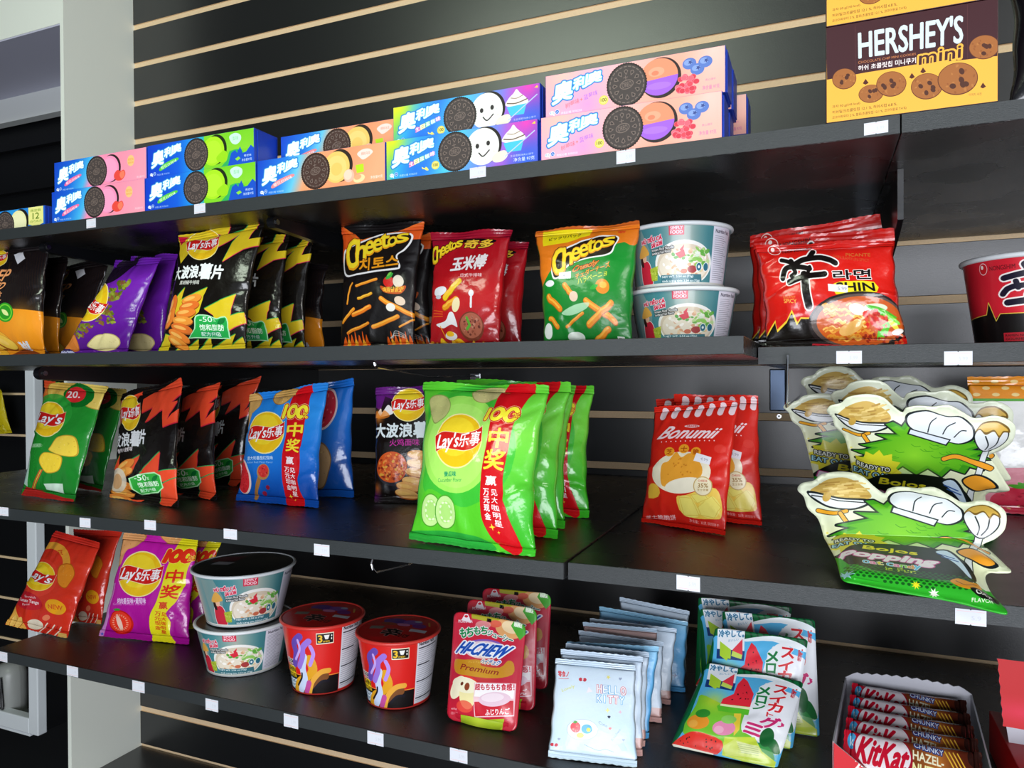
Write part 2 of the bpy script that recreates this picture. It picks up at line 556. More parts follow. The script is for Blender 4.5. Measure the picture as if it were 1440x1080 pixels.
sh3 = shelf(-1.60, XS3 - 0.0004, D3, Z3, 0.0178, 'third shelf board, left length under the green and blue chip bags')
sh3r = shelf(XS3 + 0.0004, 1.5, D3R, Z3R, 0.0185, 'third shelf board, right length under the red cracker bags and green pouches')
sh4 = shelf(-1.36, 1.5, D4, Z4, 0.0185, 'lowest shelf board with noodle cups and candy pouches')

# price labels on the shelf edges
def label_mat(txt, nm):
    A = Art(96, 60, bg='#d6d8e2')
    A.line([(6, 8), (90, 8)], 1.5, '#e9a9a4'); A.line([(6, 52), (90, 52)], 1.5, '#e9a9a4')
    A.text('£', (10, 26, 17, 40), '#dcdce4', 0.0)
    A.text(txt, (50, 24, 80, 40), '#c4c6d0', 0.0)
    return A.mat(nm, rough=0.6, coat=0, bump=0)
LM = [label_mat('5.99', 'price_label_a'), label_mat('5.9', 'price_label_b')]
def price_label(par, u0, u1, v0, v1, d, k=0, notch=True, tilt=0.0):
    a = onY(u0, (v0 + v1) / 2, -d); b = onY(u1, (v0 + v1) / 2, -d)
    zc = (onY((u0 + u1) / 2, v0, -d).z + onY((u0 + u1) / 2, v1, -d).z) / 2
    hh = (onY((u0 + u1) / 2, v0, -d).z - onY((u0 + u1) / 2, v1, -d).z) / 2
    w2 = (b.x - a.x) / 2; cx = (a.x + b.x) / 2
    n = 0.07
    P = [(-1, -1), (-n, -1), (0, -1 + 2 * n), (n, -1), (1, -1), (1, 1), (n, 1), (0, 1 - 2 * n), (-n, 1), (-1, 1)]
    vs, uv = [], []
    for yy in (-d - 0.0006, -d - 0.0001):
        for px, pz in P:
            vs.append((cx + px * w2, yy, zc + pz * hh + px * w2 * tilt)); uv.append(((px + 1) / 2, (pz + 1) / 2))
    N = len(P)
    fs = [tuple(range(N)), tuple(range(2 * N - 1, N - 1, -1))] + [(i, N + i, N + (i + 1) % N, (i + 1) % N) for i in range(N)]
    mesh_obj('price_label', vs, fs, LM[k], par, uvs=uv)
for t in [(122, 135, 308, 320.5), (273.5, 289, 286.5, 300), (661, 683.5, 235, 250), (867, 893.5, 211, 229.5)]: price_label(sh1, *t, D1, tilt=0.02)
price_label(sh1, 1215, 1249, 171.5, 188.5, D1, tilt=0.03)
price_label(sh2r, 1176, 1212, 493.5, 511.5, D2R); price_label(sh2r, 1327.5, 1367.5, 494, 513.5, D2R)
for t in [(-6, 12, 713, 725), (112.5, 127.5, 728.5, 741.5), (203.5, 219.5, 731.5, 745), (315, 333.5, 744, 758), (442, 463.5, 765.5, 781.5)]: price_label(sh3, *t, D3)
price_label(sh3r, 951.5, 984.5, 810, 830.5, D3R, tilt=-0.03); price_label(sh3r, 1343, 1387, 857, 879, D3R, k=1)
for t in [(-4, 10.5, 916.5, 930), (94.5, 110, 937, 951), (186.5, 203.5, 958, 973), (289.5, 307, 983.5, 999.5), (399.5, 419.5, 1005, 1023), (517, 539.5, 1029.5, 1047.5), (633, 657.5, 1053.5, 1071.5)]: price_label(sh4, *t, D4)

# bracket arms, plate, hooks
def arm(u, ytip, z1, h, label):
    p = onY(u, 520, ytip)
    r = empty('shelf_bracket', (p.x, ytip / 2, z1 - h), label, 'bracket', 'black bracket arms under the shelves')
    w2 = 0.006
    pts = []
    for i in range(9):
        a = PI / 2 + PI * i / 8
        pts.append((ytip + h / 2 + math.cos(a) * h / 2, z1 - h / 2 + math.sin(a) * h / 2))
    pts = pts + [(-0.0005, z1 - h - 0.03), (-0.0005, z1)]
    n = len(pts)
    vs = [(p.x - w2, y, z) for y, z in pts] + [(p.x + w2, y, z) for y, z in pts]
    fs = [tuple(range(n)), tuple(range(2 * n - 1, n - 1, -1))] + [(i, n + i, n + (i + 1) % n, (i + 1) % n) for i in range(n)]
    mesh_obj('arm', vs, fs, m_blackmetal, r)
    vs, fs = tube_vf([(p.x + w2, ytip + h / 2, z1 - h / 2), (p.x + w2 + 0.002, ytip + h / 2, z1 - h / 2)], 0.004, 10)
    mesh_obj('rivet', vs, fs, m_chrome, r)
    return r
arm(50, -0.675, Z2 - 0.0172, 0.020, 'black round-nosed bracket arm under the left end of the second shelf')
arm(43, -0.645, Z3 - 0.018, 0.014, 'black bracket arm under the left end of the third shelf, above red chip bag')
arm(381, -0.60, Z1 - 0.0187, 0.016, 'black bracket arm under the top shelf above the yellow zigzag chip bags')
arm(60, -0.60, Z1 - 0.0187, 0.016, 'black bracket arm under the left end of the top shelf')
bx = 0.0835
br = empty('divider_bracket', (bx, -0.25, Z1 - 0.17), 'tall black bracket plate under the top shelf behind the red noodle packs', 'bracket')
pr = [(-0.50, Z1 - 0.0187), (-0.50, Z1 - 0.075), (-0.46, Z1 - 0.085), (-0.0005, Z1 - 0.16), (-0.0005, Z1 - 0.0187)]
vs = [(bx - 0.003, y, z) for y, z in pr] + [(bx + 0.003, y, z) for y, z in pr]
mesh_obj('plate', vs, [tuple(range(5)), (9, 8, 7, 6, 5)] + [(i, 5 + i, 5 + (i + 1) % 5, (i + 1) % 5) for i in range(5)], m_blackmetal, br)
a, b = onY(1204, 280, -0.006), onY(1233, 280, -0.006)
box('mounting_plate', a.x, b.x, -0.006, -0.0008, Z1 - 0.12, Z1 - 0.019, mat('brushed_steel', '#8b8f98', rough=0.28, metal=0.9), br, b=0.001)
a, b = onY(1082, 560, -0.008), onY(1105, 560, -0.008)
br2 = empty('shelf_bracket', (a.x, -0.004, onY(1090, 578, 0).z), 'dark steel bracket plate on the wall under the short second shelf', 'bracket')
box('mounting_plate', a.x, b.x, -0.008, -0.0008, onY(1090, 578, -0.008).z, Z2R - 0.02, mat('blued_steel', '#3a4658', rough=0.25, metal=0.8), br2, b=0.002)
sc0 = onY(1095.5, 585.5, -0.004)
vs, fs = tube_vf([(sc0.x, -0.004, sc0.z), (sc0.x, 0.0034, sc0.z)], 0.0042, 16)
sc = empty('screw', (sc0.x, -0.004, sc0.z), 'round steel screw head in the groove beside the tall green pouches', 'screw')
mesh_obj('screw_head', vs, fs, m_chrome, sc)
vs, fs = box_vf(sc0.x - 0.0016, sc0.x + 0.0016, -0.0048, -0.0040, sc0.z - 0.0016, sc0.z + 0.0016)
mesh_obj('screw_socket', vs, fs, m_blackmetal, sc)
def hook(path, r, label, plate=True):
    o = empty('wire_hook', path[-1], label, 'hook')
    vs, fs = tube_vf(path, r, 8)
    mesh_obj('wire', vs, fs, m_chrome, o)
    e = Vector(path[-1])
    if plate: box('hook_plate', e.x - 0.012, e.x + 0.012, -0.003, -0.0008, e.z - 0.030, e.z + 0.005, m_chrome, o, b=0.0006)
h1 = [onY(526.5, 510, -0.68), onY(527.5, 513, -0.68), onY(530, 516, -0.67), onY(560, 521.5, -0.45), onY(600, 529.5, -0.16)]
h1.append(Vector((h1[-1].x + 0.03, -0.002, h1[-1].z + 0.001)))
hook(h1, 0.0018, 'chrome wire hook sticking out under the second shelf above the black and purple chip bag')
h2 = [onY(524, 786, -0.46), onY(522.5, 793, -0.46), onY(524.5, 801, -0.46), onY(529, 805.5, -0.45), onY(574, 794.5, -0.22)]
h2.append(Vector((h2[-1].x + 0.02, -0.002, h2[-1].z + 0.02)))
hook(h2, 0.0018, 'chrome wire hook sticking out under the third shelf above the red noodle cups')
h3 = [onY(1107.5, 499, -0.575), onY(1107, 540, -0.575), onY(1106, 566, -0.575), onY(1106, 572, -0.57)]
h3 += [Vector((h3[-1].x, -0.30, h3[-1].z - 0.002)), Vector((h3[-1].x, -0.002, h3[-1].z - 0.003))]
hook(h3, 0.0014, 'thin chrome wire peg with upright tip before the short second shelf', plate=False)
# ------------------------------------------------------------------ builders
def seal_strip(name, P, N, v0, v1, nu, m, par, uvf, rng, zig=0.0008, t=0.0005, crimp=0.0005, rows=9):
    """flat crimped seal strip between v0 and v1; P(u,v)->Vector, N normal."""
    vs, uv, fs = [], [], []
    nv = rows
    for side in (0, 1):
        for j in range(nv + 1):
            v = v0 + (v1 - v0) * j / nv
            for i in range(nu + 1):
                u = i / nu
                p = P(u, v)
                off = (crimp if j % 2 else -crimp)
                if zig and j == nv:
                    d = (P(u, v1) - P(u, v0)).normalized()
                    p = p + d * (zig if i % 2 else 0)
                vs.append(tuple(p + N * (off + (t if side == 0 else -t))))
                uv.append(uvf(u, v))
    st = (nu + 1) * (nv + 1)
    for j in range(nv):
        for i in range(nu):
            a = j * (nu + 1) + i
            fs.append((a, a + 1, a + nu + 2, a + nu + 1))
            fs.append((st + a, st + a + nu + 1, st + a + nu + 2, st + a + 1))
    def rim(idx):
        for a, b in zip(idx[:-1], idx[1:]): fs.append((a, st + a, st + b, b))
    rim([j * (nu + 1) for j in range(nv, -1, -1)]); rim([j * (nu + 1) + nu for j in range(nv + 1)])
    rim([i for i in range(nu + 1)]); rim([nv * (nu + 1) + i for i in range(nu, -1, -1)])
    return mesh_obj(name, vs, fs, m, par, uvs=uv, smooth=False)

def bag(name, label, m, BL, BR, TL, TR, th=0.02, seed=0, seal=(0.06, 0.055), pinch=0.05, group=None, cat='bag',
        crease=1.0, mback=None, sag=0.0, res=(34, 44), top_wave=0.0, uvrect=(0, 0, 1, 1), twist=0.0, ridges=None, rot90=False):
    rng = random.Random(seed)
    BL, BR, TL, TR = Vector(BL), Vector(BR), Vector(TL), Vector(TR)
    N = ((BR - BL).cross(TL - BL)).normalized()        # towards the viewer (-Y)
    if N.y > 0: N = -N
    W = (BR - BL).length; H = ((TL - BL).length + (TR - BR).length) / 2
    base = (BL + BR) / 2
    root = empty(name, base, label, cat, group)
    lines = []
    def add(u0, v0, ang, wd, amp, ln): lines.append((u0, v0, math.cos(ang), math.sin(ang), wd, amp, ln))
    for k in range(int(7 * crease)):                    # creases fanning from the seals and sides
        top = rng.random() < .5
        add(rng.uniform(.1, .9), (1 - seal[0] - .02) if top else seal[1] + .02, rng.uniform(.9, 2.2) * (-1 if top else 1), rng.uniform(.03, .06), rng.choice((-1, 1)) * rng.uniform(.09, .24) * th, rng.uniform(.16, .34))
    for k in range(int(6 * crease)):
        lft = rng.random() < .5
        add(0.03 if lft else .97, rng.uniform(.12, .88), (0 if lft else PI) + rng.uniform(-.7, .7), rng.uniform(.02, .045), rng.choice((-1, 1)) * rng.uniform(.12, .30) * th, rng.uniform(.12, .3))
    for k in range(int(5 * crease)):
        add(rng.uniform(.2, .8), rng.uniform(.2, .8), rng.uniform(0, PI), rng.uniform(.03, .05), rng.choice((-1, 1)) * rng.uniform(.05, .13) * th, rng.uniform(.1, .25))
    for r_ in (ridges or []): add(*r_)
    ph = [rng.uniform(0, 6.28) for _ in range(8)]
    s0, s1 = seal[1], 1 - seal[0]
    def pinchf(v):
        vv = (v - s0) / (s1 - s0)
        return math.sin(PI * min(max(vv, 0), 1)) ** .7 if 0 < vv < 1 else 0
    def edge(v):
        return pinch * pinchf(v) + .006 * math.sin(v * 23 + ph[0]) * (1 if 0.1 < v < .9 else .3)
    def P(u, v, off=0.0):
        uu = .5 + (u - .5) * (1 - 2 * edge(v))
        a = BL.lerp(BR, uu); b = TL.lerp(TR, uu)
        p = a.lerp(b, v)
        tw = top_wave * H * (max(0, (v - .6) / .4) ** 2) * math.sin(u * 5.3 + ph[1])
        wob = 0.04 * th * math.sin(u * 7 + ph[2]) * (1 if v > s1 or v < s0 else 0)
        if v > s1: wob += 0.22 * th * math.sin(u * PI * 3 + ph[5]) * (v - s1) / (1 - s1)
        bend = -sag * H * math.sin(PI * v)
        sf = 0.006 * H * math.sin(u * 9 + ph[3]) * ((1 - v) ** 6)
        return p + N * (off + wob + bend) + Vector((0, 0, tw + abs(sf)))
    def height(u, v, front):
        vv = (v - s0) / (s1 - s0)
        if vv <= 0 or vv >= 1: return 0.0
        e = 1 - abs(2 * u - 1) ** 3.2
        f = (max(e, 0) ** .62) * (math.sin(PI * vv) ** .5) * (0.86 + .14 * math.cos(PI * (vv - .38) * 2))
        # vertical gathers running out of the seals
        g = math.exp(-vv / .09) + math.exp(-(1 - vv) / .09)
        h = th * f * (1 + .0 * g)
        h += th * .06 * g * math.sin(u * 21 + ph[4]) * f ** .4 + th * .05 * g * math.sin(u * 37 + ph[6]) * f ** .4
        cr = 0.0
        for (u0, v0, cx, cy, wd, amp, ln) in lines:
            du, dv = u - u0, (v - v0) * H / W
            al = du * cx + dv * cy; pe = abs(-du * cy + dv * cx)
            if pe < wd and -0.02 < al < ln * 1.3:
                cr += amp * (1 - pe / wd) * max(0, 1 - max(0, al) / (ln * 1.3))
        return h + cr * min(1, f * 2)
    nu, nv = res
    vs, uv = [], []
    ux0, uy0, ux1, uy1 = uvrect
    uvf = (lambda u, v: (v, 1 - u)) if rot90 else (lambda u, v: (ux0 + (ux1 - ux0) * u, uy0 + (uy1 - uy0) * v))
    us = [0.5 - 0.5 * math.cos(PI * (i / nu) ** 1) * (.75) - (0.5 - i / nu) * 0.25 * 1 if True else 0 for i in range(nu + 1)]
    us = [min(1, max(0, 0.6 * (i / nu) + 0.4 * (0.5 - 0.5 * math.cos(PI * i / nu)))) for i in range(nu + 1)]
    vsamp = [s0 + (s1 - s0) * (0.55 * (j / nv) + 0.45 * (0.5 - 0.5 * math.cos(PI * j / nv))) for j in range(nv + 1)]
    for v in vsamp:
        for u in us:
            vs.append(tuple(P(u, v, height(u, v, True)))); uv.append(uvf(u, v))
    n1 = len(vs)
    for v in vsamp[1:-1]:
        for u in us[1:-1]:
            vs.append(tuple(P(u, v, -0.75 * height(u, v, False)))); uv.append(uvf(1 - u * .98, v))
    def bi(i, j):
        if i == 0 or i == nu or j == 0 or j == nv: return j * (nu + 1) + i
        return n1 + (j - 1) * (nu - 1) + (i - 1)
    fs, fm = [], []
    for j in range(nv):
        for i in range(nu):
            a = j * (nu + 1) + i
            fs.append((a, a + 1, a + nu + 2, a + nu + 1)); fm.append(0)
    for j in range(nv):
        for i in range(nu):
            fs.append((bi(i, j), bi(i, j + 1), bi(i + 1, j + 1), bi(i + 1, j))); fm.append(1 if mback else 0)
    mesh_obj('bag_body', vs, fs, [m, mback] if mback else [m], root, uvs=uv, fmat=fm, smooth=True)
    seal_strip('top_seal', P, N, s1, 1.0, nu, m, root, uvf, rng, crimp=0.00035, rows=5)
    seal_strip('bottom_seal', P, N, s0, 0.0, nu, m, root, uvf, rng, crimp=0.00035, rows=5)
    return root

def shelfpt(p, z, ymax=None):
    """photo point of a contact with the shelf surface z."""
    return onZ(p[0], p[1], z)
def bag_px(name, label, m, bl, br, tl, tr, z=None, Y=None, lean=0.03, leanr=None, yaw=None, **kw):
    """corners in photo pixels; z: the surface the bottom stands on (seen), or Y: plane of a bottom hidden by the shelf edge."""
    if Y is None:
        BL, BR = onZ(bl[0], bl[1], z), onZ(br[0], br[1], z)
    else:
        Ya, Yb = (Y, Y) if not hasattr(Y, '__len__') else Y
        a, b = onY(bl[0], bl[1], Ya), onY(br[0], br[1], Yb)
        BL, BR = Vector((a.x, Ya, z)), Vector((b.x, Yb, z))
    leanr = lean if leanr is None else leanr
    TL = onY(tl[0], tl[1], BL.y + lean); TR = onY(tr[0], tr[1], BR.y + leanr)
    BL.z += 0.0006; BR.z += 0.0006
    return bag(name, label, m, BL, BR, TL, TR, **kw)

def carton(name, label, mfront, mside, u0, u1, y, z0, h, depth=0.048, group=None, yaw=0.0, mtop=None, uv=(0, 0, 1, 1), cat='carton', flap=True, x0=None, x1=None):
    """long slim carton; front plane at Y=y, from photo columns u0..u1 at that plane."""
    a = onY(u0, 400, y); b = onY(u1, 400, y)
    X0, X1 = (a.x, b.x) if x0 is None else (x0, x1)
    if x0 is None:
        # columns measured along the box's own mid height
        zc = z0 + h / 2
        X0 = colx(u0, y, zc); X1 = colx(u1, y, zc)
    cx = (X0 + X1) / 2; w2 = (X1 - X0) / 2
    root = empty(name, (cx, y + depth / 2, z0), label, cat, group)
    root.rotation_euler = (0, 0, 0)
    c = 0.0007
    vs, fs = box_vf(-w2, w2, -depth / 2, depth / 2, 0.0002, h - 0.0002, c)
    me = mesh_obj('carton_sleeve', [Vector(q) + root.location for q in vs], fs, [mside], root)
    # printed front panel
    n = 1
    f = [(-w2 + c, -depth / 2 - 0.0003, c), (w2 - c, -depth / 2 - 0.0003, c), (w2 - c, -depth / 2 - 0.0003, h - c), (-w2 + c, -depth / 2 - 0.0003, h - c)]
    f2 = [(x, yy + 0.0004, z) for x, yy, z in f]
    mesh_obj('front_panel', [Vector(q) + root.location for q in f + f2], [(0, 1, 2, 3), (7, 6, 5, 4), (0, 4, 5, 1), (1, 5, 6, 2), (2, 6, 7, 3), (3, 7, 4, 0)], mfront, root,
             uvs=[(uv[0], uv[1]), (uv[2], uv[1]), (uv[2], uv[3]), (uv[0], uv[3])] * 2)
    if flap:
        vs, fs = box_vf(w2, w2 + 0.0012, -depth / 2 + 0.006, depth / 2 - 0.004, 0.002, h - 0.003)
        mesh_obj('end_flap', [Vector(q) + root.location for q in vs], fs, [mside], root)
    if yaw: root.rotation_euler[2] = yaw
    return root
def colx(u, Y, z):
    """world x at plane Y and height z seen in photo column u."""
    lo, hi = -4.0, 3.0
    for _ in range(50):
        mid = (lo + hi) / 2
        d = Vector((mid, Y, z)) - CAM_P
        uu = 720 + FPX * d.dot(CAM_R) / d.dot(CAM_F)
        if uu < u: lo = mid
        else: hi = mid
    return (lo + hi) / 2
def lathe(name, prof, cx, cy, z0, m, par, n=64, uv=None, smooth_=True, a0=0.0, fm=None, mats=None):
    """prof: list of (r, z); u runs round from the side away from the viewer."""
    vs, uvs, fs, fmat = [], [], [], []
    N = len(prof)
    for i in range(n + 1):
        an = a0 + 2 * PI * i / n
        for k, (r, z) in enumerate(prof):
            vs.append((cx + r * math.cos(an), cy + r * math.sin(an), z0 + z))
            uvs.append((i / n, (uv[k] if uv else k / (N - 1))))
    for i in range(n):
        for k in range(N - 1):
            a = i * N + k
            fs.append((a, a + N, a + N + 1, a + 1)); fmat.append(fm[k] if fm else 0)
    return mesh_obj(name, vs, fs, mats or m, par, uvs=uvs, fmat=fmat, smooth=smooth_)
def disc(name, cx, cy, z, r, m, par, n=64, dome=0.0, rings=6, wob=0.0):
    vs, uvs, fs = [(cx, cy, z + dome)], [(.5, .5)], []
    for k in range(1, rings + 1):
        rr = r * k / rings
        for i in range(n):
            an = 2 * PI * i / n
            zz = z + dome * (1 - (k / rings) ** 2) + wob * math.sin(an * 5 + k) * (k / rings) * (1 if k < rings else 0)
            vs.append((cx + rr * math.cos(an), cy + rr * math.sin(an), zz)); uvs.append((.5 + .5 * rr / r * math.cos(an), .5 + .5 * rr / r * math.sin(an)))
    for i in range(n): fs.append((0, 1 + i, 1 + (i + 1) % n))
    for k in range(rings - 1):
        for i in range(n):
            a = 1 + k * n + i; b = 1 + k * n + (i + 1) % n
            fs.append((a, a + n, b + n, b))
    return mesh_obj(name, vs, fs, m, par, uvs=uvs, smooth=True)
def cup(name, label, mwall, mlid, mrim, c, rt, rb, h, face, group=None, cat='cup', rimr=0.0028, lidz=0.0, wall_v=(0, 1)):
    """paper cup/bowl; c: centre of its base; the artwork's middle (u=.5) faces azimuth `face`."""
    c = Vector(c)
    root = empty(name, c, label, cat, group)
    n = 72
    prof = [(rb - 0.003, 0.004), (rb - 0.002, 0.0005), (rb, 0.0), (rb + 0.0006, 0.0022)]
    lathe('base_ring', prof, c.x, c.y, c.z, mrim, root, n)
    pr = [(rb + (rt - rb) * k / 6, 0.0022 + (h - 0.004) * k / 6) for k in range(7)]
    lathe('cup_wall', pr, c.x, c.y, c.z, mwall, root, n, uv=[wall_v[0] + (wall_v[1] - wall_v[0]) * k / 6 for k in range(7)], a0=face - PI)
    rp = [(rt + rimr * 0.2 + rimr * math.cos(t), h - rimr + rimr * math.sin(t)) for t in np.linspace(-PI * .75, PI * .95, 10)]
    lathe('rim', rp, c.x, c.y, c.z, mrim, root, n)
    disc('lid', c.x, c.y, c.z + h - rimr * .4 + lidz, rt, mlid, root, n, dome=0.0012, wob=0.0004)
    return root
def face_az(c):
    """azimuth of the direction from c towards the viewer."""
    d = CAM_P - Vector(c)
    return math.atan2(d.y, d.x)
def cup_px(name, label, mwall, mlid, mrim, ubase, vbase, z, rt, rb, h, dface=0.0, **kw):
    """ubase,vbase: photo point of the base's nearest edge on surface z."""
    p = onZ(ubase, vbase, z)
    d = Vector((p.x - CAM_P.x, p.y - CAM_P.y, 0)).normalized()
    c = p + d * rb
    return cup(name, label, mwall, mlid, mrim, (c.x, c.y, z + 0.0002), rt, rb, h, face_az(c) + dface, **kw)

def pouch(name, label, m, corners, radius=0.06, th=0.008, seed=0, group=None, cat='pouch', mback=None, hole=None, gusset=True, crease=1.0, res=(30, 44), edge_flat=0.07):
    """flat-bottomed stand-up pouch with welded flat margins and rounded corners. corners: BL,BR,TL,TR."""
    BL, BR, TL, TR = [Vector(q) for q in corners]
    rng = random.Random(seed)
    N = ((BR - BL).cross(TL - BL)).normalized()
    if N.y > 0: N = -N
    W = (BR - BL).length; H = (TL - BL).length
    root = empty(name, (BL + BR) / 2, label, cat, group)
    nu, nv = res
    ph = [rng.uniform(0, 6.28) for _ in range(6)]
    lines = [(rng.uniform(.15, .85), rng.uniform(.1, .9), rng.uniform(0, PI), rng.uniform(.04, .08), rng.choice((-1, 1)) * rng.uniform(.1, .25) * th, rng.uniform(.15, .4)) for _ in range(int(8 * crease))]
    def inset(v):   # rounded corners
        y = min(v, 1 - v) * H; r = radius * W
        if y >= r: return 0
        return (r - math.sqrt(max(0, r * r - (r - y) ** 2))) / W
    def P(u, v, off):
        k = inset(v); uu = k + u * (1 - 2 * k)
        return BL.lerp(BR, uu).lerp(TL.lerp(TR, uu), v) + N * off, uu
    def hgt(u, v):
        a = min(u, 1 - u) - edge_flat * .6; b = min(v, (1 - v) * .6) - edge_flat * .7
        if a <= 0 or b <= 0: return 0.0008
        f = min(1, a / .22) ; g = min(1, b / .2)
        f = math.sin(f * PI / 2) ** .8; g = math.sin(g * PI / 2) ** .8
        h = th * f * g * (1 + .25 * (1 - v))
        for (u0, v0, an, wd, amp, ln) in lines:
            du, dv = u - u0, (v - v0) * H / W
            al = abs(du * math.cos(an) + dv * math.sin(an)); pe = abs(-du * math.sin(an) + dv * math.cos(an))
            if pe < wd and al < ln: h += amp * (1 - pe / wd) * (1 - al / ln) * f * g
        return h + 0.0008
    vs, uv, fs, fm = [], [], [], []
    for s in (1, -1):
        for j in range(nv + 1):
            v = j / nv; v = .7 * v + .3 * (.5 - .5 * math.cos(PI * v))
            for i in range(nu + 1):
                u = i / nu
                p, uu = P(u, v, s * hgt(u, v) * (1 if s > 0 else .8) + 0.002 * math.sin(v * 4 + ph[0]))
                vs.append(tuple(p)); uv.append((uu, v))
    st = (nu + 1) * (nv + 1)
    for j in range(nv):
        for i in range(nu):
            a = j * (nu + 1) + i
            if hole and abs((i + .5) / nu - hole[0]) * W < hole[2] and abs((j + .5) / nv - hole[1]) * H < hole[2]: continue
            fs.append((a, a + 1, a + nu + 2, a + nu + 1)); fm.append(0)
            fs.append((st + a, st + a + nu + 1, st + a + nu + 2, st + a + 1)); fm.append(1 if mback else 0)
    for j in range(nv):
        a = j * (nu + 1); fs.append((a, a + nu + 1, st + a + nu + 1, st + a)); fm.append(0)
        a += nu; fs.append((a, st + a, st + a + nu + 1, a + nu + 1)); fm.append(0)
    for i in range(nu):
        fs.append((i, st + i, st + i + 1, i + 1)); fm.append(0)
        a = nv * (nu + 1) + i; fs.append((a, a + 1, st + a + 1, st + a)); fm.append(0)
    mesh_obj('pouch_body', vs, fs, [m, mback] if mback else [m], root, uvs=uv, fmat=fm, smooth=True)
    if gusset:   # folded bottom gusset
        g = []
        gd = -N; gd.z = 0; gd.normalize()
        uvs = []
        for i in range(13):
            u = .12 + .76 * i / 12
            p = BL.lerp(BR, u)
            dd = math.sin(PI * i / 12) * 0.010
            g += [tuple(p + N * 0.001 + Vector((0, 0, .010))), tuple(p - gd * dd * .6 + Vector((0, 0, 0.0005))), tuple(p + gd * dd + Vector((0, 0, 0.0005))), tuple(p - N * .001 + Vector((0, 0, .012)))]
            uvs += [(u, .03), (u, .01), (u, .01), (u, .03)]
        f = []
        for i in range(12):
            for k in range(3):
                a = i * 4 + k
                f.append((a, a + 4, a + 5, a + 1))
        mesh_obj('bottom_gusset', g, f, m, root, uvs=uvs, smooth=True)
    return root
def pouch_px(name, label, m, bl, br, tl, tr, z, lean=0.03, leanr=None, **kw):
    BL, BR = onZ(bl[0], bl[1], z), onZ(br[0], br[1], z)
    leanr = lean if leanr is None else leanr
    TL = onY(tl[0], tl[1], BL.y + lean); TR = onY(tr[0], tr[1], BR.y + leanr)
    BL.z += .001; BR.z += .001
    return pouch(name, label, m, (BL, BR, TL, TR), **kw)
# ------------------------------------------------------------------ artwork parts shared by several packs
def chips_logo(A, cx, cy, rx, ry, rot, txt="Lay's", cn='乐事', edge='#fff4a8'):
    """yellow ball under a waving red ribbon with white script."""
    A.ell(cx, cy, rx * 1.05, ry * 1.05, edge, rot)
    A.ell(cx, cy, rx, ry, '#f7c81e', rot)
    A.ell(cx - rx * .1, cy - ry * .15, rx * .8, ry * .75, '#fbdc2e', rot)
    t = math.radians(rot); c, s = math.cos(t), math.sin(t)
    def R(x, y): return (cx + (x * c * rx - y * s * ry * 1.0), cy + (x * s * rx + y * c * ry))
    top = [(-1.06, -.28), (-.7, -.42), (-.2, -.34), (.3, -.26), (.8, -.36), (1.06, -.5)]
    bot = [(1.02, .12), (.7, .36), (.3, .44), (-.2, .34), (-.7, .26), (-1.02, .36)]
    rib = np.array([R(*p) for p in list(smooth(top, 5, False)) + list(smooth(bot, 5, False))])
    A.fill(rib, '#fff0c0'); cen = rib.mean(0)
    A.fill(cen + (rib - cen) * np.array([.985, .93]), '#d8201c')
    if cn:
        A.text(txt, [R(-.92, -.30), R(.02, -.30), R(.02, .42), R(-.92, .38)], '#ffffff', .03, slant=.18)
        A.text(cn, [R(.06, -.24), R(.94, -.30), R(.94, .24), R(.06, .28)], '#ffffff', .025, slant=.1)
    else:
        A.text(txt, [R(-.86, -.32), R(.86, -.30), R(.86, .44), R(-.86, .38)], '#ffffff', .035, slant=.15, out=[(1.2, '#8a1422')])
def win_strip(A, band, t100, zhong, jiang, ying, cola, colb, spark, bandc='#d3121c', c1='#fff23a', c1o='#c8101a', c2='#ffe93a', c3='#ffffff', out100=None):
    A.fill(smooth(band, 4) if len(band) > 6 else np.array(band, float), bandc)
    A.text('1OO', t100, c1, .11, out=[(4.0, c1o), (1.5, '#fff7b0')] if out100 is None else out100, slant=.1)
    q = np.array(t100, float); e = q[1] - q[0]; d = q[3] - q[0]
    p0 = q[0] + e * .86 + d * .52
    A.text('%', [p0, p0 + e * .24, p0 + e * .24 + d * .42, p0 + d * .42], c1, .03, out=[(2.5, c1o)])
    A.text('中', zhong, c2, .04); A.text('奖', jiang, c2, .04); A.text('赢', ying, c3, .03)
    def column(q, s):
        q = np.array(q, float)
        for i, ch in enumerate(s):
            a, b = i / len(s) + .02, (i + 1) / len(s) - .02
            A.text(ch, [q[0] * (1 - a) + q[3] * a, q[1] * (1 - a) + q[2] * a, q[1] * (1 - b) + q[2] * b, q[0] * (1 - b) + q[3] * b], c3, .03)
    column(cola, '万元现金'); column(colb, '见大咖明星')
    A.fill(star(spark[0], spark[1], spark[2], spark[2] * .28, 4, 45 - 45), '#ffe93a')
    A.fill(star(spark[0] + spark[2] * 1.5, spark[1] + spark[2] * 1.4, spark[2] * .5, spark[2] * .15, 4), '#ffe93a')
